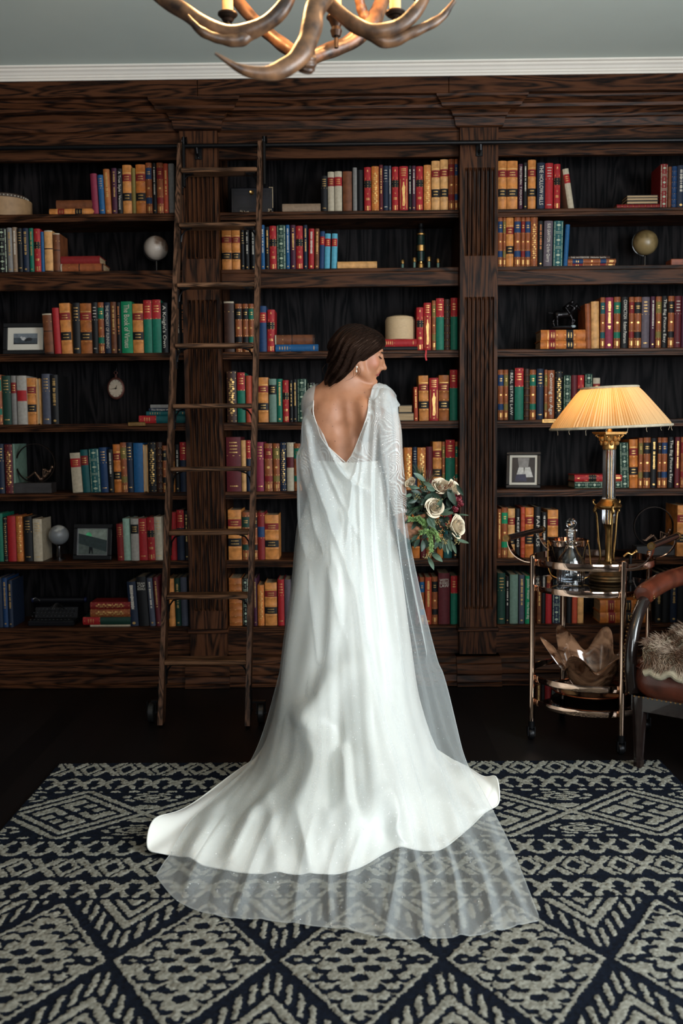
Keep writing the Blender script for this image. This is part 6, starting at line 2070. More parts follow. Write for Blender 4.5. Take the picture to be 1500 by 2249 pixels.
    for sd in (-1, 1):
        C((-.004, -.035, .052 * sd), (.012, -.075, .043 * sd), .016, .013, k=.018)
        C((.012, -.075, .043 * sd), (.072, -.104, .010 * sd), .013, .013, k=.018)
        E(.060, -.034, .037 * sd, (.022, .022, .018), k=.02)
        C((.086, .022, .012 * sd), (.074, .023, .042 * sd), .0085, .008, k=.012)
    C((.086, -.101, 0), (.082, -.094, 0), .0145, .012, k=.012)
    for sd in (-1, 1):
        E(.086, -.014, .019 * sd, (.017, .022, .014), k=.012)
    for sd in (-1, 1):
        E(.092, .004, .032 * sd, (.012, .010, .015), k=.014, sub=True)
        E(.0715, .001, .032 * sd, (.0128, .0125, .0135), k=.006)
        E(.0725, .0045, .032 * sd, (.0134, .0105, .0155), k=.003)      # lowered upper lid
    # nose
    C((.089, .020, 0), (.104, -.012, 0), .0085, .0085, k=.010)
    C((.104, -.014, 0), (.1205, -.038, 0), .0088, .0090, k=.007)
    E(.1160, -.0385, 0, (.0098, .0085, .0092), k=.006)
    for sd in (-1, 1):
        C((.088, .004, .006 * sd), (.096, -.036, .010 * sd), .009, .011, k=.012)
    for sd in (-1, 1):
        E(.106, -.0435, .0115 * sd, (.0105, .0072, .0068), k=.006)
    C((.106, -.047, .004), (.098, -.052, .003), .004, k=.006)
    # mouth and chin
    E(.088, -.062, 0, (.014, .020, .027), k=.014)
    E(.0965, -.0630, 0, (.0066, .0044, .0195), k=.004)
    E(.0940, -.0735, 0, (.0066, .0050, .0170), k=.004)
    C((.106, -.0683, -.018), (.106, -.0683, .018), .0022, k=.004, sub=True)
    C((.098, -.0885, -.012), (.098, -.0885, .012), .004, k=.008, sub=True)
    # ears under the hair
    for sd in (-1, 1):
        E(-.008, -.008, .072 * sd, (.017, .030, .008), k=.006)
    V, Q = F.mesh()
    rel = (V - HC) / HS
    f, u, s = rel @ Hf, rel @ Hu, rel @ Hs
    lips = np.clip(1.4 - 1.4 * np.minimum(((u + .0632) / .0054) ** 2, ((u + .0735) / .0062) ** 2) ** 2, 0, 1) * (f > .084) * (np.abs(s) < .023)
    blush = .55 * np.exp(-(((f - .055) / .026) ** 2 + ((u + .032) / .022) ** 2 + ((np.abs(s) - .045) / .03) ** 2))
    mole = np.zeros(len(V))
    D = np.array([tuple(ray(x, y)) for x, y in ((800.7, 862), (795.5, 892.5), (737.7, 900), (733, 888), (698, 898), (736, 969), (730, 936), (771, 884), (709, 925))])
    R = np.stack([V[:, 0], V[:, 1], V[:, 2] - CAM_H], 1)
    for i, d in enumerate(D):
        d = d / np.linalg.norm(d)
        dist = np.linalg.norm(R - np.outer(R @ d, d), axis=1)
        mole = np.maximum(mole, np.clip(1.7 - dist / (.0019 if i in (0, 5) else .0014), 0, .85) * (V[:, 1] < 3.78))
    body = raw_mesh('body', V, Q, M_SKIN, BR, dict(lips=lips, blush=blush, mole=mole))
    return body
BODY = build_body()


def face_details():
    LASH = mat('lashes', (.008, .005, .004), .6); BROW = mat('brow_hair', (.035, .018, .012), .7)
    bv = BVHTree.FromPolygons([v.co for v in BODY.data.vertices], [p.vertices for p in BODY.data.polygons])
    def on(p, o):
        h = bv.find_nearest(Vector(p))
        return h[0] + h[1] * o
    for sd in (-1, 1):
        b = MB()
        P = [on(hp(.092, .016, .010 * sd), .0006), on(hp(.089, .0215, .024 * sd), .0006), on(hp(.076, .022, .038 * sd), .0006), on(hp(.064, .015, .050 * sd), .0004)]
        b.tube(spline(P, 16), np.array([.0024, .0030, .0033, .0034, .0033, .0032, .0030, .0028, .0025, .002, .0018, .0016, .0014, .0012, .001, .0006]), 6, sy=.6)
        b.build('eyebrow', BROW, BR)
        b = MB()
        E = spline([hp(.083, -.0025, .018 * sd), hp(.0855, -.005, .027 * sd), hp(.0835, -.005, .037 * sd), hp(.074, -.0015, .047 * sd)], 14)
        E = [on(e, .0007) for e in E]
        b.tube(E, [.0011] * 3 + [.0019] * 9 + [.0013] * 2, 6)
        for i in range(2, 14):
            o = Vector(Hf) * (.6 + .05 * i) + Vector(Hs) * (sd * (.10 + .055 * i)) - Vector(Hu) * .55
            o.normalize()
            e = E[i]; ln = .0065 + .0004 * i
            b.tube([e, e + o * ln * .6, e + o * ln + Vector(Hu) * .0016], [.0006, .0005, .0001], 5)
        b.build('eyelashes', LASH, BR)
    # drop earring at the near ear
    e = at_y(783.5, 806, 3.685)
    b = MB().tube([e + Vector((0, 0, .004)), e + Vector((-.001, 0, -.012))], .0011, 6)
    b.ball(e, .0042, n=12).ball(e + Vector((-.0015, 0, -.016)), (.0036, .0036, .0052), n=12)
    b.build('earring', mat('pearl', (.75, .68, .58), .15, .3, .05, 20), BR)
face_details()


def build_hair():
    X = np.arange(HC[0] - .155, HC[0] + .125, .002); Y = np.arange(3.66, 3.885, .0025); Z = np.arange(HC[2] - .165, HC[2] + .13, .002)
    F = Field(X, Y, Z)
    E = lambda f, u, s, r, k=.02, sub=False: F.ell(hp(f, u, s), [x * HS for x in r], HR, k=k, sub=sub)
    E(-.022, .030, 0, (.103, .086, .086))
    E(.040, .048, .006, (.062, .056, .071), k=.02)
    E(.030, .022, .040, (.060, .044, .038), k=.02)
    F.ell(q_(757, 775, 3.735), (.058, .055, .062), k=.04)
    F.capsule(q_(765, 770, 3.735), q_(742, 812, 3.72), .060, .036, k=.04)
    F.capsule(q_(745, 800, 3.73), q_(728, 834, 3.735), .034, .024, k=.03)
    F.capsule(q_(728, 832, 3.735), q_(722, 846, 3.79), .022, .018, k=.02)
    # hairline: everything in front of and below the sweep from brow to nape is face and neck
    A, B = q_(853, 757, 3.74), q_(712, 857, 3.74)
    d = (B - A) / np.linalg.norm(B - A)
    n = np.array([d[2], 0, -d[0]]); n = n if n[2] < 0 else -n
    x, y, z = np.meshgrid(*F.ax, indexing='ij', sparse=True)
    t = (x - A[0]) * d[0] + (z - A[2]) * d[2]
    sag = .007 * np.sin(np.clip(t / .30, 0, 1) * np.pi * 1.0) - .006 * np.sin(np.clip(t / .30, 0, 1) * np.pi * 2)
    cut = (x - A[0]) * n[0] + (z - A[2]) * n[2] - sag
    # lock pattern running with the sweep
    p = -((x - A[0]) * n[0] + (z - A[2]) * n[2])
    c = p + .20 * (t - .06) ** 2 / .12 + .012 * np.sin(t * 22 + y * 30)
    F.F += (.0007 * np.sin(c / .0135 * 2 * np.pi + 9 * y / .05) + .0004 * np.sin(c / .0075 * 2 * np.pi + 3 * y / .02)).astype(np.float32)
    sw = np.clip((t - .09) / .08, 0, 1)
    F.F += (.0042 * sw * np.sin(c / .030 * 2 * np.pi + 1.2 + 8 * t)).astype(np.float32)
    k = .012
    f = F.F; h = np.clip(.5 + .5 * (cut - f) / k, 0, 1)
    F.F = (f * (1 - h) + cut * h + k * h * (1 - h)).astype(np.float32)
    V, Q = F.mesh()
    m, nt, p_ = nodes_of('dark_hair')
    N, L = nt.nodes.new, nt.links.new
    tc = N('ShaderNodeTexCoord'); mp = N('ShaderNodeMapping')
    mp.inputs['Rotation'].default_value = (0, -math.atan2(-(B - A)[2], -(B - A)[0]) , 0)
    mp.inputs['Scale'].default_value = (4, 60, 150)
    mp.vector_type = 'TEXTURE' if False else 'POINT'
    nz = N('ShaderNodeTexNoise'); nz.inputs['Scale'].default_value = 3.0; nz.inputs['Detail'].default_value = 4; nz.inputs['Distortion'].default_value = .3
    vr = N('ShaderNodeVectorRotate'); vr.rotation_type = 'Y_AXIS'; vr.inputs['Angle'].default_value = -math.atan((A[2] - B[2]) / (A[0] - B[0]))
    mp.inputs['Rotation'].default_value = (0, 0, 0)
    L(tc.outputs['Object'], vr.inputs['Vector']); L(vr.outputs['Vector'], mp.inputs['Vector']); L(mp.outputs['Vector'], nz.inputs['Vector'])
    rp = N('ShaderNodeValToRGB'); rp.color_ramp.elements[0].position = .35; rp.color_ramp.elements[1].position = .72
    rp.color_ramp.elements[0].color = (.0012, .0007, .0006, 1); rp.color_ramp.elements[1].color = (.014, .0065, .0045, 1)
    L(nz.outputs['Fac'], rp.inputs['Fac']); L(rp.outputs['Color'], p_.inputs['Base Color'])
    p_.inputs['Roughness'].default_value = .34; p_.inputs['Specular IOR Level'].default_value = .24; p_.inputs['Specular Tint'].default_value = (.62, .36, .25, 1)
    bp = N('ShaderNodeBump'); bp.inputs['Strength'].default_value = .6; bp.inputs['Distance'].default_value = .002
    L(nz.outputs['Fac'], bp.inputs['Height']); L(bp.outputs['Normal'], p_.inputs['Normal'])
    hair = raw_mesh('hair', V, Q, m, BR)
    bv = BVHTree.FromPolygons(V.tolist(), Q.tolist())
    rr = random.Random(11)
    b = MB()
    dv, nv = Vector(d), Vector(-n)
    for i in range(700):
        s = Vector(A) + dv * rr.uniform(-.01, .20) + nv * rr.uniform(.004, .125) + Vector((0, rr.uniform(-.09, .02), 0))
        P = []
        for j in range(16):
            h = bv.find_nearest(s)
            if h[0] is None: break
            q = h[0] + h[1] * .0007
            P.append(q)
            c = (q - Vector(A)).dot(nv)
            s = q + (dv + nv * (-.42 * (.06 - (q - Vector(A)).dot(dv)) / .12 * (.3 if c > .05 else .1)) - nv * (.25 if c > .09 else .02)).normalized() * .0085
        if len(P) > 5:
            b.tube(spline(P, 22), [.0007 * (1 - (k / 21) ** 4) + .0001 for k in range(22)], 4)
    for (x0, y0, x1, y1, x2, y2) in ((783, 806, 787, 818, 772, 832), (786, 800, 792, 815, 783, 829), (776, 812, 775, 828, 757, 838), (741, 842, 728, 850, 722, 856), (715, 800, 708, 812, 714, 826), (846, 764, 850, 771, 848, 777)):
        b.tube(spline([q_(x0, y0, 3.69), q_(x1, y1, 3.675), q_(x2, y2, 3.69)], 14), [.0007] * 10 + [.0005, .0004, .0003, .0001], 4)
    b.build('loose_strands', m, hair, 180, recalc=False)
build_hair()

# ------------------------------------------------------------------ gown
def cloth_lines(G, creases, R):
    """raise soft creases along lines drawn on the cloth (given where they lie on it, in photograph pixels)"""
    sh = G.shape
    P = G.reshape(-1, 3)
    c = P - np.array([0, 0, CAM_H])
    fz = c @ np.array(tuple(_f))
    px = 750 + FPX * (c @ np.array(tuple(_r))) / fz; py = 1124.5 - FPX * (c @ np.array(tuple(_u))) / fz
    px = px.reshape(sh[:2]); py = py.reshape(sh[:2])
    H = np.zeros(sh[:2])
    for pts, w, h in creases:
        L = spline([(x, y, 0) for x, y in pts], 30)[:, :2]
        best = np.full(sh[:2], 1e9); tt = np.zeros(sh[:2])
        for i in range(29):
            a, b = L[i], L[i + 1]
            d = b - a; l2 = (d @ d) + 1e-9
            t = np.clip(((px - a[0]) * d[0] + (py - a[1]) * d[1]) / l2, 0, 1)
            dd = np.hypot(px - a[0] - d[0] * t, py - a[1] - d[1] * t)
            m = dd < best
            best = np.where(m, dd, best); tt = np.where(m, (i + t) / 29, tt)
        H += h * np.exp(-(best / w) ** 2) * np.sin(np.clip(.06 + tt * .88, 0, 1) * np.pi) ** .5
    return H


def normals(G, wrap=False):
    if wrap:
        du = np.roll(G, -1, 1) - np.roll(G, 1, 1)
    else:
        du = np.gradient(G, axis=1)
    dv = np.gradient(G, axis=0)
    n = np.cross(dv, du)
    return n / np.maximum(np.linalg.norm(n, axis=2, keepdims=True), 1e-9)


def loft(rows, nu, nv, closed):
    A = np.stack([spline(r, nu, closed) for r in rows])
    out = np.stack([spline(A[:, i], nv) for i in range(nu)], 1)
    return out


def Pz(px, py, z): return tuple(at_z(px, py, z))
def Py(px, py, Y): return tuple(at_y(px, py, Y))

SATIN = mat('ivory_satin', (.68, .68, .64), .36, 0, .03, 8, spec=.45, sheen=.15)
RUGZ = .018


def build_skirt():
    back = lambda z, hw, y0, y1, cx=763: [(at_y(cx, 1000, 3.8).x + hw * a, y0 + (y1 - y0) * b, z) for a, b in ((.86, .45), (.5, .85), (0, 1), (-.5, .85), (-.86, .45))]
    zz = lambda py, Y: at_y(762, py, Y).z
    rows = [
        [Py(694, 1012, 3.80), Py(700, 1012, 3.755), Py(720, 1013, 3.722), Py(742, 1015, 3.708), Py(763, 1016, 3.704), Py(785, 1015, 3.708), Py(806, 1013, 3.722), Py(826, 1012, 3.755), Py(833, 1010, 3.80)] + back(zz(1010, 3.8), .122, 3.82, 3.90),
        [Py(680, 1065, 3.80), Py(688, 1066, 3.74), Py(710, 1067, 3.695), Py(735, 1068, 3.675), Py(763, 1068, 3.668), Py(790, 1068, 3.675), Py(816, 1067, 3.695), Py(838, 1066, 3.74), Py(846, 1065, 3.80)] + back(zz(1065, 3.8), .15, 3.82, 3.925),
        [Py(668, 1130, 3.81), Py(677, 1130, 3.735), Py(702, 1130, 3.672), Py(733, 1130, 3.64), Py(763, 1130, 3.632), Py(794, 1130, 3.64), Py(826, 1130, 3.672), Py(850, 1130, 3.735), Py(858, 1130, 3.81)] + back(zz(1130, 3.8), .17, 3.83, 3.945),
        [Py(656, 1250, 3.82), Py(666, 1250, 3.73), Py(692, 1250, 3.645), Py(728, 1250, 3.60), Py(765, 1250, 3.588), Py(803, 1250, 3.598), Py(842, 1250, 3.635), Py(870, 1250, 3.72), Py(880, 1250, 3.81)] + back(zz(1250, 3.8), .19, 3.84, 3.97),
        [Py(634, 1400, 3.84), Py(646, 1400, 3.72), Py(680, 1400, 3.61), Py(722, 1400, 3.545), Py(768, 1400, 3.52), Py(815, 1400, 3.53), Py(860, 1400, 3.575), Py(890, 1400, 3.68), Py(900, 1400, 3.82)] + back(zz(1400, 3.8), .22, 3.86, 4.01),
        [Py(610, 1540, 3.86), Py(624, 1540, 3.70), Py(662, 1540, 3.55), Py(715, 1540, 3.46), Py(770, 1540, 3.42), Py(825, 1540, 3.43), Py(872, 1540, 3.49), Py(908, 1540, 3.62), Py(922, 1540, 3.80)] + back(zz(1540, 3.8), .26, 3.88, 4.05),
        [Py(578, 1642, 3.84), Py(600, 1646, 3.62), Py(645, 1650, 3.46), Py(700, 1655, 3.36), Py(765, 1655, 3.31), Py(832, 1655, 3.32), Py(892, 1652, 3.40), Py(938, 1650, 3.56), Py(965, 1655, 3.78)] + back(.10, .31, 3.90, 4.10),
        [Pz(492, 1740, .035), Pz(540, 1750, .065), Pz(610, 1760, .105), Pz(690, 1765, .125), Pz(765, 1768, .135), Pz(840, 1765, .125), Pz(905, 1755, .105), Pz(968, 1738, .075), Pz(1030, 1700, .035)] + back(.035, .36, 3.86, 4.13),
        [Pz(390, 1808, RUGZ + .01), Pz(450, 1845, .035), Pz(545, 1866, .045), Pz(645, 1872, .05), Pz(750, 1872, .05), Pz(845, 1838, .045), Pz(935, 1832, .045), Pz(1022, 1782, .04), Pz(1066, 1728, RUGZ + .01)] + back(.022, .375, 3.84, 4.14),
        [Pz(340, 1836, RUGZ + .006), Pz(392, 1880, RUGZ), Pz(490, 1911, RUGZ), Pz(610, 1918, RUGZ), Pz(760, 1915, RUGZ), Pz(862, 1868, RUGZ), Pz(975, 1862, RUGZ), Pz(1058, 1790, RUGZ), Pz(1088, 1742, RUGZ + .006)] + back(.016, .38, 3.84, 4.145),
    ]
    nu, nv = 420, 230
    G = loft(rows, nu, nv, True)
    u = np.arange(nu) / nu; v = np.linspace(0, 1, nv)
    U, V = np.meshgrid(u, v)
    N_ = normals(G, True)
    if (N_[60, 4 * nu // 14][1]) > 0: N_ = -N_
    H = .0032 * np.clip((V - .2) / .3, 0, 1) * (1 - .5 * V) * (np.sin(2 * np.pi * (9 * U + .35 * np.sin(3 * V))) + .7 * np.sin(2 * np.pi * (17 * U + .8 * V)))
    H += .0018 * np.clip((V - .55) / .2, 0, 1) * np.sin(2 * np.pi * (23 * U - .8 * V + .2 * np.sin(9 * V)))
    cr = [([(676, 1150), (672, 1280), (655, 1420), (640, 1560), (600, 1690)], 15, .030), ([(700, 1230), (690, 1380), (668, 1540), (640, 1680), (560, 1800)], 17, .022),
          ([(742, 1480), (705, 1560), (690, 1620), (700, 1700), (640, 1800)], 22, .045), ([(690, 1570), (730, 1640), (760, 1680), (770, 1740)], 18, .035), ([(800, 1450), (810, 1600), (830, 1700), (860, 1800)], 26, .03),
          ([(740, 1600), (735, 1680), (720, 1760)], 12, -.03), ([(770, 1640), (775, 1720), (790, 1780)], 10, -.022), ([(655, 1600), (610, 1700), (520, 1790)], 14, -.02),
          ([(480, 1790), (440, 1850), (420, 1895)], 16, .022), ([(560, 1790), (530, 1850), (505, 1900)], 12, .016), ([(660, 1800), (672, 1860), (680, 1910)], 10, .02), ([(700, 1800), (720, 1850), (725, 1912)], 12, -.004), ([(845, 1760), (868, 1820), (880, 1862)], 16, .03),
          ([(950, 1740), (990, 1790), (1010, 1840)], 20, .022), ([(1000, 1690), (1040, 1720), (1075, 1750)], 12, .02), ([(780, 1770), (770, 1840), (765, 1905)], 14, .014), ([(600, 1770), (600, 1840), (610, 1912)], 14, .014), ([(720, 1190), (735, 1300), (728, 1420)], 14, .012)]
    H += 1.35 * cloth_lines(G, [(l, w * 1.25, h) for l, w, h in cr], None)
    G = G + N_ * H[..., None]
    # the hem curls over into open rolls at its far left and right corners
    D = V ** 6
    for (c, w, h) in ((0.0, .015, .055), (8 / 14, .014, .055)):
        du = np.abs((U - c + .5) % 1 - .5)
        G[..., 2] += h * np.exp(-(du / w) ** 2) * np.clip((V - .80) / .20, 0, 1) ** 1.2
    Z0 = np.where((G[..., 1] > 3.80), .006, .0165)
    G[..., 2] = np.maximum(G[..., 2], Z0)
    b = MB().sheet(G, wrap=True)
    o = b.build('satin_skirt', SATIN, BR, 180)
    sm = o.modifiers.new('thickness', 'SOLIDIFY'); sm.thickness = .0025; sm.offset = -1
    hem = MB().tube([tuple(p) for p in G[-1]] + [tuple(G[-1][0])], .0026, 6, caps=False)
    hem.build('hem', SATIN, o)
    return G
SK = build_skirt()


def lace_material():
    m, nt, p = nodes_of('beaded_lace')
    N, L = nt.nodes.new, nt.links.new
    tc = N('ShaderNodeTexCoord'); nz = N('ShaderNodeTexNoise'); nz.inputs['Scale'].default_value = 7; nz.inputs['Detail'].default_value = 1
    L(tc.outputs['Object'], nz.inputs['Vector'])
    mx = N('ShaderNodeMix'); mx.data_type = 'VECTOR'; mx.inputs['Factor'].default_value = .22
    L(tc.outputs['Object'], mx.inputs[4]); L(nz.outputs['Color'], mx.inputs[5])
    wv = N('ShaderNodeTexWave'); wv.wave_type = 'BANDS'; wv.bands_direction = 'DIAGONAL'; wv.inputs['Scale'].default_value = 44; wv.inputs['Distortion'].default_value = 3.5; wv.inputs['Detail'].default_value = 1; wv.inputs['Detail Scale'].default_value = .35
    L(mx.outputs[1], wv.inputs['Vector'])
    rp = N('ShaderNodeValToRGB'); rp.color_ramp.elements[0].position = .50; rp.color_ramp.elements[1].position = .92
    rp.color_ramp.elements[0].color = (.27, .27, .27, 1)
    L(wv.outputs['Fac'], rp.inputs['Fac'])
    vo = N('ShaderNodeTexVoronoi'); vo.inputs['Scale'].default_value = 420
    L(tc.outputs['Object'], vo.inputs['Vector'])
    bp = N('ShaderNodeBump'); bp.inputs['Strength'].default_value = .35; bp.inputs['Distance'].default_value = .003
    L(wv.outputs['Fac'], bp.inputs['Height'])
    p.inputs['Base Color'].default_value = (.60, .57, .53, 1); p.inputs['Roughness'].default_value = .4
    L(bp.outputs['Normal'], p.inputs['Normal'])
    tr = N('ShaderNodeBsdfTransparent'); ms = N('ShaderNodeMixShader')
    L(rp.outputs['Color'], ms.inputs[0]); L(tr.outputs[0], ms.inputs[1]); L(p.outputs[0], ms.inputs[2])
    L(ms.outputs[0], nt.nodes['Material Output'].inputs['Surface'])
    return m
LACE = lace_material()
VL = [(694, 850), (689, 880), (689, 908), (697, 935), (704, 958), (718, 978), (738, 997), (760, 1017)]
VRt = [(814, 845), (810, 880), (807, 908), (799, 935), (790, 958), (781, 980), (772, 1000), (760, 1017)]


def bodice():
    X = np.arange(-.24, .22, .0045); Y = np.arange(3.62, 3.98, .005); Z = np.arange(1.22, 1.50, .0045)
    F = Field(X, Y, Z)
    torso(F, .0035)
    V, Q = F.mesh()
    c = V[Q].mean(1)
    d = c - np.array([0, 0, CAM_H]); fz = d @ np.array(tuple(_f))
    px = 750 + FPX * (d @ np.array(tuple(_r))) / fz; py = 1124.5 - FPX * (d @ np.array(tuple(_u))) / fz
    l = np.interp(py, [y for x, y in VL], [x for x, y in VL]); r = np.interp(py, [y for x, y in VRt], [x for x, y in VRt])
    front = c[:, 1] > 3.81
    opening = (px > l) & (px < r) & (py < 1017) & ~front
    neck = front & (px > 697) & (px < 812) & (py < 900)
    keep = ~opening & ~neck & (py < 1035) & (px > 680) & (px < 858)
    raw_mesh('lace_bodice', V, Q[keep], LACE, BR)
    # beaded edge of the open back
    bv = BVHTree.FromPolygons(V.tolist(), Q.tolist())
    b = MB()
    for side in (VL, VRt):
        P = []
        for x, y in side:
            h = bv.ray_cast(Vector((0, 0, CAM_H)), ray(x, y).normalized())
            if h[0] is not None: P.append(h[0] + h[1] * .002)
        P = spline(P, 70)
        b.tube(P, .0022, 6)
        for i in range(0, 70, 1):
            if i < 34: b.ball(Vector(P[i]) + Vector((0, -.002, 0)), .0026, n=6)
    b.build('beaded_edge', mat('white_beads', (.62, .59, .55), .25), BR)
bodice()


def sleeves():
    for A in (ARM_R, ARM_L):
        P = spline([a for a, r in A], 40); R = spline([(r + .0055, 0, 0) for a, r in A], 40)[:, 0]
        R[:3] += .004; R[-3:] += np.array([.001, .0015, .002])
        MB().tube(P, R, 28, caps=False).build('lace_sleeve', LACE, BR, 180)
        c = MB()
        t = Vector(P[-1] - P[-2]).normalized(); a = t.orthogonal().normalized(); e = t.cross(a)
        for k in range(26):
            w = 2 * math.pi * k / 26
            c.ball(Vector(P[-1]) + (a * math.cos(w) + e * math.sin(w)) * R[-1], .0028, n=6)
        c.build('beaded_cuff', mat('white_beads', (.62, .59, .55), .25), BR)
sleeves()


def tulle_material(name='glitter_tulle', a0=.22, a1=.54):
    m, nt, p = nodes_of(name)
    N, L = nt.nodes.new, nt.links.new
    tc = N('ShaderNodeTexCoord')
    p.inputs['Base Color'].default_value = (.675, .72, .72, 1); p.inputs['Roughness'].default_value = .55; p.inputs['Specular IOR Level'].default_value = .3
    tl = N('ShaderNodeBsdfTranslucent'); tl.inputs['Color'].default_value = (.66, .69, .69, 1)
    m1 = N('ShaderNodeMixShader'); m1.inputs[0].default_value = .35
    L(p.outputs[0], m1.inputs[1]); L(tl.outputs[0], m1.inputs[2])
    # glitter: tiny flakes with their own tilt
    vo = N('ShaderNodeTexVoronoi'); vo.inputs['Scale'].default_value = 520
    L(tc.outputs['Object'], vo.inputs['Vector'])
    sub = N('ShaderNodeVectorMath'); sub.operation = 'SUBTRACT'; sub.inputs[1].default_value = (.5, .5, .5)
    L(vo.outputs['Color'], sub.inputs[0])
    sc = N('ShaderNodeVectorMath'); sc.operation = 'SCALE'; sc.inputs['Scale'].default_value = 1.5
    L(sub.outputs[0], sc.inputs[0])
    ge = N('ShaderNodeNewGeometry'); ad = N('ShaderNodeVectorMath'); ad.operation = 'ADD'
    L(ge.outputs['Normal'], ad.inputs[0]); L(sc.outputs[0], ad.inputs[1])
    nm = N('ShaderNodeVectorMath'); nm.operation = 'NORMALIZE'; L(ad.outputs[0], nm.inputs[0])
    gl = N('ShaderNodeBsdfGlossy'); gl.inputs['Roughness'].default_value = .22; gl.inputs['Color'].default_value = (1, .98, .95, 1)
    L(nm.outputs[0], gl.inputs['Normal'])
    lt = N('ShaderNodeMath'); lt.operation = 'LESS_THAN'; lt.inputs[1].default_value = .28
    L(vo.outputs['Distance'], lt.inputs[0])
    sx = N('ShaderNodeSeparateColor'); L(vo.outputs['Color'], sx.inputs[0])
    g2 = N('ShaderNodeMath'); g2.operation = 'GREATER_THAN'; g2.inputs[1].default_value = .55; L(sx.outputs['Red'], g2.inputs[0])
    mu = N('ShaderNodeMath'); mu.operation = 'MULTIPLY'; L(lt.outputs[0], mu.inputs[0]); L(g2.outputs[0], mu.inputs[1])
    m2 = N('ShaderNodeMixShader'); L(mu.outputs[0], m2.inputs[0]); L(m1.outputs[0], m2.inputs[1]); L(gl.outputs[0], m2.inputs[2])
    # net: more opaque where it is seen edge on
    lw = N('ShaderNodeLayerWeight'); lw.inputs['Blend'].default_value = .30
    mr = N('ShaderNodeMapRange'); mr.inputs['From Min'].default_value = 0; mr.inputs['From Max'].default_value = 1; mr.inputs['To Min'].default_value = a0; mr.inputs['To Max'].default_value = a1
    L(lw.outputs['Facing'], mr.inputs['Value'])
    ga = N('ShaderNodeAttribute'); ga.attribute_name = 'gather'      # gathered net lies in several layers
    sm = N('ShaderNodeMath'); sm.operation = 'ADD'; sm.use_clamp = True; L(mr.outputs[0], sm.inputs[0]); L(ga.outputs['Fac'], sm.inputs[1])
    tr = N('ShaderNodeBsdfTransparent'); ms = N('ShaderNodeMixShader')
    L(sm.outputs[0], ms.inputs[0]); L(tr.outputs[0], ms.inputs[1]); L(m2.outputs[0], ms.inputs[2])
    L(ms.outputs[0], nt.nodes['Material Output'].inputs['Surface'])
    return m
TULLE = tulle_material()


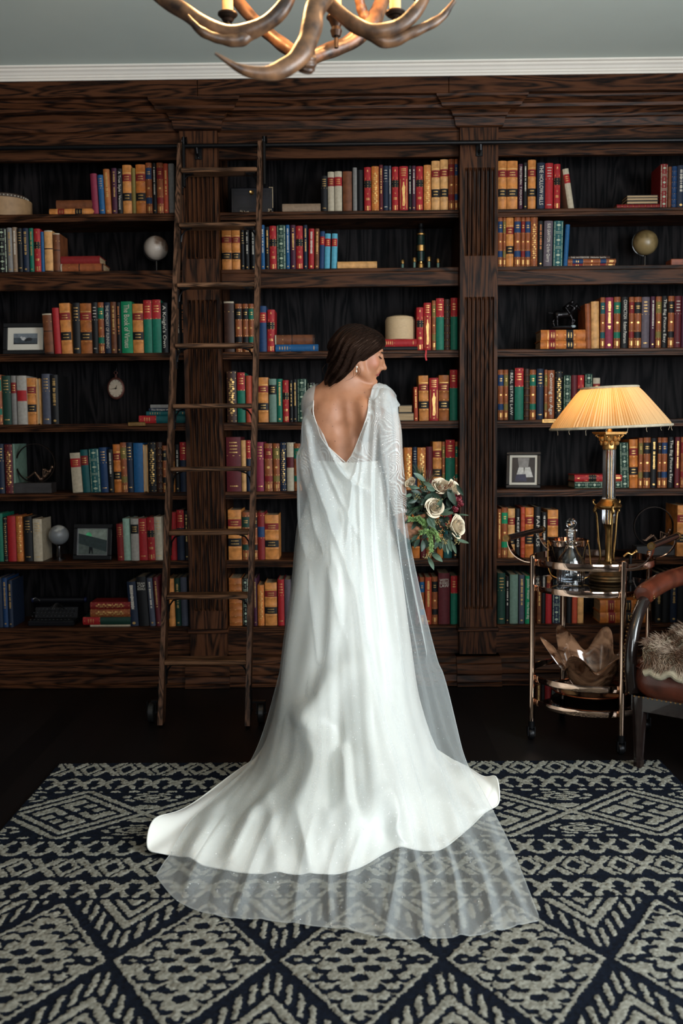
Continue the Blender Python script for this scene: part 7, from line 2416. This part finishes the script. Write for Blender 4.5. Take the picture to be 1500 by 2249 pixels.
def build_cape():
    rows = [
        [Py(704, 850, 3.81), Py(694, 858, 3.75), Py(688, 900, 3.70), Py(701, 955, 3.690), Py(736, 997, 3.692), Py(761, 1018, 3.690), Py(780, 985, 3.690), Py(798, 940, 3.684), Py(811, 885, 3.695), Py(818, 852, 3.745), Py(836, 845, 3.80), Py(862, 862, 3.83)],
        [Py(671, 880, 3.85), Py(667, 905, 3.77), Py(674, 950, 3.70), Py(698, 995, 3.676), Py(736, 1030, 3.672), Py(762, 1042, 3.668), Py(786, 1022, 3.668), Py(806, 985, 3.668), Py(824, 930, 3.675), Py(842, 890, 3.69), Py(858, 880, 3.715), Py(873, 893, 3.745)],
        [Py(660, 1060, 3.86), Py(663, 1062, 3.76), Py(678, 1068, 3.70), Py(704, 1080, 3.66), Py(736, 1092, 3.645), Py(764, 1098, 3.636), Py(788, 1090, 3.636), Py(810, 1075, 3.640), Py(830, 1060, 3.652), Py(846, 1050, 3.67), Py(860, 1045, 3.69), Py(870, 1040, 3.705)],
        [Py(661, 1180, 3.86), Py(664, 1182, 3.76), Py(680, 1185, 3.68), Py(706, 1190, 3.63), Py(736, 1195, 3.605), Py(765, 1198, 3.594), Py(791, 1195, 3.594), Py(815, 1190, 3.603), Py(838, 1182, 3.622), Py(860, 1175, 3.645), Py(880, 1170, 3.67), Py(895, 1165, 3.695)],
        [Py(642, 1330, 3.88), Py(648, 1330, 3.74), Py(668, 1330, 3.64), Py(698, 1330, 3.575), Py(733, 1330, 3.54), Py(766, 1330, 3.522), Py(798, 1330, 3.522), Py(830, 1330, 3.535), Py(860, 1330, 3.56), Py(888, 1330, 3.59), Py(912, 1330, 3.635), Py(930, 1330, 3.69)],
        [Py(608, 1500, 3.90), Py(622, 1500, 3.72), Py(650, 1500, 3.58), Py(690, 1500, 3.475), Py(732, 1500, 3.42), Py(772, 1500, 3.395), Py(812, 1500, 3.395), Py(852, 1500, 3.41), Py(888, 1500, 3.45), Py(922, 1500, 3.51), Py(950, 1500, 3.585), Py(974, 1500, 3.68)],
        [Pz(556, 1662, .075), Pz(586, 1668, .14), Pz(630, 1672, .19), Pz(682, 1675, .225), Pz(732, 1675, .25), Pz(780, 1675, .262), Pz(828, 1675, .262), Pz(876, 1672, .25), Pz(920, 1668, .225), Pz(960, 1662, .20), Pz(990, 1656, .185), Pz(1012, 1650, .175)],
        [Pz(470, 1758, .035), Pz(520, 1778, .07), Pz(580, 1795, .10), Pz(645, 1805, .12), Pz(712, 1808, .13), Pz(778, 1808, .13), Pz(842, 1806, .125), Pz(902, 1802, .115), Pz(956, 1792, .10), Pz(1002, 1778, .09), Pz(1036, 1762, .08), Pz(1062, 1745, .07)],
        [Pz(385, 1862, .022), Pz(440, 1900, .03), Pz(512, 1920, .032), Pz(590, 1930, .034), Pz(672, 1935, .034), Pz(752, 1938, .036), Pz(830, 1935, .036), Pz(905, 1930, .036), Pz(975, 1920, .036), Pz(1036, 1905, .034), Pz(1085, 1885, .03), Pz(1122, 1862, .026)],
        [Pz(342, 1925, .018), Pz(395, 1982, .018), Pz(480, 2012, .018), Pz(575, 2020, .018), Pz(655, 2030, .018), Pz(760, 2042, .018), Pz(850, 2060, .018), Pz(930, 2062, .018), Pz(1010, 2058, .018), Pz(1085, 2048, .018), Pz(1140, 2032, .018), Pz(1186, 2022, .018)],
    ]
    nu, nv = 360, 330
    G = loft(rows, nu, nv, False)
    U, V = np.meshgrid(np.linspace(0, 1, nu), np.linspace(0, 1, nv))
    N_ = normals(G)
    if N_[nv // 2, nu // 2][1] > 0: N_ = -N_
    H = .0035 * np.clip((V - .08) / .25, 0, 1) * (np.sin(2 * np.pi * (11 * U + .5 * np.sin(2.6 * V))) + .6 * np.sin(2 * np.pi * (19 * U - .9 * V)))
    H *= (1 - .35 * np.clip((V - .7) / .3, 0, 1))
    fan = [[(680, 900), (705, 1000), (745, 1090), (792, 1190)], [(675, 920), (695, 1040), (730, 1150), (776, 1290)], [(692, 925), (716, 1000), (756, 1050), (806, 1078)], [(669, 940), (684, 1080), (715, 1220), (760, 1400)], [(690, 905), (708, 980), (738, 1025), (775, 1050)], [(667, 990), (674, 1130), (690, 1290), (700, 1450)],
           [(815, 895), (800, 1000), (790, 1100), (796, 1300)], [(825, 885), (818, 1000), (812, 1200), (830, 1400)], [(840, 885), (838, 1050), (846, 1250), (876, 1450)], [(855, 895), (857, 1050), (869, 1250), (906, 1450)], [(808, 930), (790, 1010), (772, 1090), (762, 1200)], [(866, 900), (870, 1050), (888, 1240), (930, 1440)], [(833, 890), (828, 1040), (828, 1180)], [(848, 890), (848, 1000), (856, 1140)]]
    crf = [(l, 5.5, .009 + .004 * (i % 3)) for i, l in enumerate(fan)]
    H += 1.6 * cloth_lines(G, crf, None)
    cr = [([(678, 930), (700, 1040), (735, 1150), (765, 1240), (788, 1350), (812, 1480), (838, 1600), (868, 1720), (905, 1850)], 11, .020), ([(690, 900), (712, 985), (742, 1040), (800, 1085)], 8, .012), ([(668, 990), (690, 1090), (700, 1200)], 9, .012),
          ([(845, 870), (850, 1000), (856, 1150), (876, 1300), (905, 1450), (938, 1600)], 13, .018), ([(802, 960), (812, 1150), (830, 1350), (845, 1500)], 10, .012), ([(828, 880), (832, 1000), (838, 1150), (862, 1330)], 8, .012),
          ([(664, 1000), (672, 1130), (665, 1250), (650, 1400), (625, 1540)], 10, .014), ([(715, 1110), (740, 1260), (735, 1400), (690, 1550)], 12, .016), ([(770, 1030), (776, 1200), (790, 1400), (815, 1560)], 9, .010),
          ([(960, 1480), (985, 1600), (1010, 1700), (1060, 1800), (1110, 1900)], 14, .022), ([(905, 1500), (925, 1620), (965, 1740), (1010, 1860), (1050, 1960)], 15, .024), ([(860, 1560), (890, 1680), (925, 1800), (960, 1920)], 12, .018),
          ([(410, 1955), (445, 1890), (500, 1800)], 11, .022), ([(440, 1990), (480, 1900), (540, 1810)], 9, -.004), ([(520, 2005), (556, 1910), (600, 1800)], 10, .020), ([(645, 2020), (660, 1920), (690, 1800)], 10, .018), ([(760, 2035), (765, 1930), (795, 1830)], 11, .020), ([(725, 2020), (722, 1930), (740, 1850)], 8, .014),
          ([(848, 2050), (868, 1950), (878, 1860)], 10, .026), ([(930, 2055), (925, 1960), (905, 1870)], 10, .022), ([(1010, 2050), (1000, 1950), (975, 1850)], 10, .022), ([(1085, 2040), (1060, 1940), (1020, 1850)], 12, .022), ([(1150, 2010), (1110, 1930), (1070, 1840)], 10, .016)]
    H += 1.25 * cloth_lines(G, cr, None)
    G = G + N_ * H[..., None]
    # rest on the satin: nowhere below its surface
    sk = SK
    R, C = sk.shape[:2]
    idx = np.arange(R * C).reshape(R, C)
    Fq = np.stack([idx[:-1], np.roll(idx[:-1], -1, 1), np.roll(idx[1:], -1, 1), idx[1:]], -1).reshape(-1, 4)
    bv = BVHTree.FromPolygons(sk.reshape(-1, 3).tolist(), Fq.tolist())
    t = bv.find_nearest(Vector((0, 3.3, .6)))
    flip = -1 if t[1].y > 0 else 1
    bb = BVHTree.FromPolygons([v.co for v in BODY.data.vertices], [p.vertices for p in BODY.data.polygons])
    Pn = G.reshape(-1, 3)
    for i in range(len(Pn)):
        p = Vector(Pn[i])
        if p.z > .95:
            h = bb.find_nearest(p, .10)
            if h[0] is not None and (p - h[0]).dot(h[1]) < .008:
                p = h[0] + h[1] * .008
                Pn[i] = p
        h = bv.find_nearest(p, .12)
        if h[0] is None: continue
        n = h[1] * flip
        d = (p - h[0]).dot(n)
        if d < .009:
            q = h[0] + n * .009 if d > -.09 else p
            Pn[i] = q
    G = Pn.reshape(nv, nu, 3)
    # ease out the kinks the contact leaves
    for _ in range(3):
        A = G.copy()
        A[1:-1, 1:-1] = (G[1:-1, 1:-1] * 2 + G[:-2, 1:-1] + G[2:, 1:-1] + G[1:-1, :-2] + G[1:-1, 2:]) / 6
        G = A
    G[..., 2] = np.maximum(G[..., 2], np.where(G[..., 1] > 3.8, .008, .0185))
    o = MB().sheet(G).build('tulle_cape', TULLE, BR, 180)
    gt = o.data.attributes.new('gather', 'FLOAT', 'POINT')
    gt.data.foreach_set('value', (.36 * np.clip(1 - V / .42, 0, 1) ** .8 * np.clip(np.minimum(U, 1 - U) / .10, .12, 1)).ravel().astype(np.float32))
    ed = MB()
    for E in (G[:, 0], G[:, -1], G[-1]):
        ed.tube([tuple(p) for p in E[::3]], .0011, 5)
    ed.build('rolled_edge', TULLE, o)
    # stiff folded corner of the cape standing out over the right shoulder
    top = spline([Py(817, 851, 3.745), Py(834, 846, 3.775), Py(849, 845, 3.785), Py(864, 866, 3.80), Py(879, 889, 3.80)], 50)
    low = spline([Py(814, 874, 3.700), Py(826, 884, 3.695), Py(842, 897, 3.695), Py(857, 906, 3.71), Py(869, 907, 3.735)], 50)
    K = []
    for w in np.linspace(0, 1, 26):
        row = top * (1 - w) + low * w
        row[:, 1] -= .022 * math.sin(w * math.pi) + .0025 * np.sin(np.linspace(0, 34, 50) + 3 * w) * math.sin(w * math.pi)
        row[:, 2] += .006 * math.sin(w * math.pi)
        K.append(row)
    back = top * .75 + low * .25; back[:, 1] += .012
    sf = MB().sheet(np.stack([back] + K)).build('shoulder_fold', tulle_material('folded_tulle', .5, .8), BR, 180)
build_cape()
# ------------------------------------------------------------------ bouquet held in her right hand
def bouquet():
    c0 = at_y(950, 1135, 3.70)
    K = thing('bouquet', c0, 'bouquet of white roses, eucalyptus and fir held in the bride right hand', 'bouquet')
    rr = random.Random(21)
    PET = mat('rose_petal', (.68, .58, .43), .6, 0, .12, 30, sss=.1)
    EUC = mat('eucalyptus_leaf', (.075, .125, .085), .5, 0, .3, 40)
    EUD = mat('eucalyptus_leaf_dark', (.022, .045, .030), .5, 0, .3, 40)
    FIR = mat('fir_needle', (.24, .38, .13), .6, 0, .35, 60)
    PIN = mat('pine_needle', (.018, .055, .02), .5, 0, .3, 60)
    BER = mat('seed_berry', (.28, .22, .085), .6, 0, .4, 200)
    BRB = mat('brown_berry', (.16, .055, .025), .5, 0, .4, 200)
    RED = mat('burgundy_petal', (.14, .006, .014), .55, 0, .4, 50)
    STM = mat('stem', (.07, .075, .03), .6, 0, .3, 60)
    toc = Vector((0, -1, 0))

    def rose(px, py, Y, R_px, axis, n=17, seed=0, open_=1.0):
        rs = random.Random(seed)
        R = R_px / FPX * Y
        ax = Vector(axis).normalized()
        c = at_y(px, py, Y)
        a = ax.orthogonal().normalized(); b = ax.cross(a)
        m = MB()
        for i in range(n):
            t = (i + .5) / n
            rad = R * (.07 + .86 * t ** .8)
            w0 = i * 2.399963 + rs.uniform(-.25, .25)
            half = 1.25 - .45 * t
            h0, h1 = -R * .75, R * (.58 - .50 * t ** 1.6 * open_)
            G = np.zeros((12, 15, 3))
            for p in range(12):
                v = p / 11
                for q in range(15):
                    s = -1 + q / 7
                    w = w0 + half * s
                    e = rad * (.25 + .75 * math.sin(min(1, v * 1.25) * math.pi / 2))
                    if t < .55:
                        e *= 1 - .30 * max(0, v - .6) / .4 * (1 - t)          # heart petals close over
                    top = h0 + (h1 - h0) * v - R * .22 * s * s * v
                    c_ = max(0, v - .70) / .30
                    roll = c_ * c_ * R * (.05 + .20 * t)
                    e += roll * (1 - .25 * s * s); top -= roll * .55
                    e += s * R * .035 + R * .02 * math.sin(4 * s + i * 1.7) * v
                    G[p, q] = c + a * (e * math.cos(w)) + b * (e * math.sin(w)) + ax * top
            m.sheet(G)
        m.build('rose', PET, K, 180, recalc=False)

    def leaf(m, p0, p1, wd, nrm, mi=0, curl=.12):
        p0, p1 = Vector(p0), Vector(p1)
        d = p1 - p0; L_ = d.length; d.normalize()
        s = d.cross(nrm).normalized(); n = s.cross(d)
        G = np.zeros((9, 5, 3))
        for i in range(9):
            t = i / 8
            ww = wd * math.sin(math.pi * min(1, t * .97 + .02)) ** .75
            for j in range(5):
                u = -1 + j / 2
                G[i, j] = p0 + d * (L_ * t) + s * (ww * u) + n * (L_ * curl * math.sin(t * math.pi) + abs(u) * ww * .25)
        m.sheet(G, mi)

    def rnrm():
        return Vector((rr.uniform(-.6, .6), -1, rr.uniform(-.4, .6))).normalized()

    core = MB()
    for i in range(150):      # dark green foliage that fills the heart of the bunch
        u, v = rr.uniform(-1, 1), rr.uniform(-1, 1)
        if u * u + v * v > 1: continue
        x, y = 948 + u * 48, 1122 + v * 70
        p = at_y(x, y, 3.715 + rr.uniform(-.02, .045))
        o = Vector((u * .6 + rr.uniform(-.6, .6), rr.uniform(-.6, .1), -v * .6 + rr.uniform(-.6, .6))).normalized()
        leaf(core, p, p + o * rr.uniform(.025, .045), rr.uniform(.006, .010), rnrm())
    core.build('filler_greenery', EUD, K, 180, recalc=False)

    rose(955, 1114, 3.655, 21, (.25, -.95, .25), seed=1)
    rose(1006, 1156, 3.665, 25, (.75, -.55, .15), seed=2, n=22)
    rose(969, 1066, 3.69, 20, (.05, -.75, .65), seed=3)
    rose(997, 1072, 3.69, 18, (.75, -.5, .45), seed=4, open_=.5)
    rose(902, 1062, 3.70, 13, (-.5, -.7, .5), seed=5, open_=.4, n=13)

    # eucalyptus: (leaf base, leaf tip, half width px, dark?) per sprig
    sprigs = [
        [((934, 1057), (908, 1039), 6, 0), ((930, 1060), (950, 1070), 5, 0), ((955, 1078), (936, 1066), 6, 0)],
        [((950, 1086), (924, 1109), 8, 1), ((952, 1084), (932, 1096), 6, 1), ((946, 1080), (972, 1098), 5, 1), ((962, 1122), (971, 1096), 6, 0)],
        [((984, 1074), (1000, 1108), 8, 1), ((975, 1090), (992, 1076), 6, 1), ((1003, 1064), (1018, 1088), 5, 1), ((992, 1092), (1003, 1112), 6, 1)],
        [((968, 1130), (996, 1126), 5, 0), ((972, 1124), (990, 1116), 3, 0), ((1004, 1130), (1030, 1132), 2, 0)],
        [((940, 1128), (956, 1156), 5, 0), ((938, 1138), (950, 1158), 5, 0), ((944, 1150), (958, 1166), 4, 0)],
        [((985, 1166), (1010, 1180), 5, 1), ((1002, 1184), (1030, 1193), 4, 0)],
        [((962, 1184), (955, 1206), 5, 0), ((972, 1186), (978, 1214), 5, 0), ((985, 1184), (992, 1212), 5, 0), ((992, 1188), (1002, 1216), 4, 0), ((980, 1190), (984, 1218), 4, 0), ((968, 1192), (966, 1204), 4, 1)],
        [((940, 1222), (953, 1252), 5, 0), ((950, 1218), (972, 1234), 6, 0), ((946, 1212), (968, 1222), 4, 1)],
        [((928, 1186), (926, 1212), 6, 1), ((935, 1184), (938, 1204), 5, 1), ((922, 1184), (910, 1204), 5, 1), ((917, 1176), (904, 1190), 5, 1)],
        [((905, 1086), (890, 1090), 4, 0), ((925, 1086), (903, 1078), 5, 1), ((918, 1094), (896, 1104), 5, 1), ((898, 1068), (922, 1072), 4, 0)],
    ]
    for sp in sprigs:
        m = MB()
        bx = sum(l[0][0] for l in sp) / len(sp); by = sum(l[0][1] for l in sp) / len(sp)
        for (b0, b1, hw, dk) in sp:
            Y = 3.65 + rr.uniform(-.012, .02)
            leaf(m, at_y(*b0, Y + .01), at_y(*b1, Y - rr.uniform(.0, .02)), hw / FPX * 3.65, rnrm(), dk, rr.uniform(-.06, .12))
            m.tube([at_y(*b0, Y + .01), at_y(bx, by, 3.68), at_y(945, 1130, 3.715)], [.0009, .0012, .0015], 5, 2)
        m.build('eucalyptus_sprig', [EUC, EUD, STM], K, 180, recalc=False)

    def needles(name, path, n, ln, spread, mtl, w=.0008):
        P = spline([at_y(x, y, Y) for x, y, Y in path], 30)
        m = MB()
        m.tube(P, [.0016] * 29 + [.0006], 6, 1)
        for i in range(n):
            k = rr.random() * 28
            p = Vector(P[int(k)]) * (1 - k % 1) + Vector(P[int(k) + 1]) * (k % 1)
            t = Vector(P[min(int(k) + 2, 29)] - P[int(k)]).normalized()
            o = t.orthogonal(); o.rotate(Matrix.Rotation(rr.uniform(0, 6.283), 3, t))
            d = (o.normalized() * spread + t * (1 - spread * .55)).normalized()
            l = ln * rr.uniform(.75, 1.15)
            s = d.orthogonal(); s.rotate(Matrix.Rotation(rr.uniform(0, 6.283), 3, d)); s = s.normalized() * w
            m.add([p - s, p + s, p + d * l * .7 + s * .7, p + d * l, p + d * l * .7 - s * .7], [(0, 1, 2, 3, 4)])
        m.build(name, [mtl, STM], K, 180, recalc=False)
    for path in ([(940, 1150, 3.68), (920, 1141, 3.66), (897, 1140, 3.655)], [(938, 1152, 3.68), (926, 1146, 3.65), (918, 1136, 3.64)], [(950, 1172, 3.68), (938, 1167, 3.65), (922, 1170, 3.64)],
                 [(940, 1166, 3.66), (946, 1185, 3.64), (947, 1212, 3.65)], [(946, 1160, 3.66), (957, 1172, 3.645), (963, 1188, 3.65)], [(930, 1160, 3.70), (936, 1150, 3.68), (944, 1144, 3.67)]):
        needles('fir_sprig', path, 460, .0135, .85, FIR, .0012)
    needles('pine_sprig', [(932, 1075, 3.70), (926, 1056, 3.69), (924, 1044, 3.69)], 130, .062, .38, PIN, .0006)
    needles('pine_sprig', [(938, 1078, 3.70), (940, 1062, 3.695), (944, 1050, 3.69)], 60, .058, .42, mat('bronze_needle', (.09, .05, .022), .5), .0005)
    needles('pine_sprig', [(930, 1110, 3.69), (912, 1118, 3.67), (903, 1126, 3.67)], 60, .045, .3, PIN, .0006)
    needles('pine_sprig', [(925, 1170, 3.70), (912, 1180, 3.69), (905, 1190, 3.69)], 70, .030, .6, PIN, .0006)

    def berries(pts, n, r, mtl, spread=.010):
        m = MB()
        for (x, y) in pts:
            c = at_y(x, y, 3.65 + rr.uniform(-.012, .015))
            for i in range(n):
                p = c + Vector((rr.gauss(0, 1), rr.gauss(0, .6), rr.gauss(0, 1))) * spread * .55
                m.ball(p, r * rr.uniform(.7, 1.15), n=8)
                m.tube([p, c + Vector((0, .012, -.004))], .0005, 4, 1)
        m.build('berry_sprig', [mtl, STM], K, 180, recalc=False)
    berries([(915, 1091), (933, 1074), (964, 1100)], 14, .0021, BER)
    berries([(967, 1168), (972, 1184), (978, 1192), (984, 1154), (960, 1148)], 16, .0021, BER)
    berries([(944, 1218), (935, 1222)], 16, .0021, BER)
    berries([(1000, 1186), (1005, 1190)], 12, .0018, BER)
    berries([(966, 1070), (955, 1060), (978, 1068), (990, 1066), (998, 1052)], 9, .0022, BRB, .008)
    m = MB().tube(spline([at_y(955, 1086, 3.66), at_y(978, 1074, 3.645), at_y(999, 1054, 3.64)], 16), .0012, 6)
    m.build('twig', BRB, K)
    for (x, y, R) in ((1003, 1094, 11), (1000, 1118, 8), (1010, 1106, 9), (986, 1135, 5)):
        m = MB(); c = at_y(x, y, 3.70); r = R / FPX * 3.70
        for i in range(40):
            o = Vector((rr.gauss(0, 1), rr.gauss(0, 1) - .6, rr.gauss(0, 1))).normalized()
            p = c + o * r * .55
            s = o.orthogonal(); s.rotate(Matrix.Rotation(rr.uniform(0, 6.28), 3, o)); s.normalize()
            leaf(m, p - s * r * .3, p + s * r * .5 + o * r * .35, r * .32, o)
        m.build('burgundy_bloom', RED, K, 180, recalc=False)
    m = MB()
    for i in range(14):
        a = rr.uniform(0, 6.28); q = rr.uniform(0, .011)
        g0, g1 = Vector(GRIP[0]), Vector(GRIP[1])
        ax = (g1 - g0).normalized(); s = ax.orthogonal().normalized(); e = ax.cross(s)
        off = s * (q * math.cos(a)) + e * (q * math.sin(a))
        m.tube([g0 - ax * rr.uniform(.03, .055) + off * 1.2, g0 + off, g1 + off, at_y(948 + rr.uniform(-14, 14), 1125 + rr.uniform(-20, 20), 3.71)], .0022, 6)
    m.build('stems', STM, K)
bouquet()
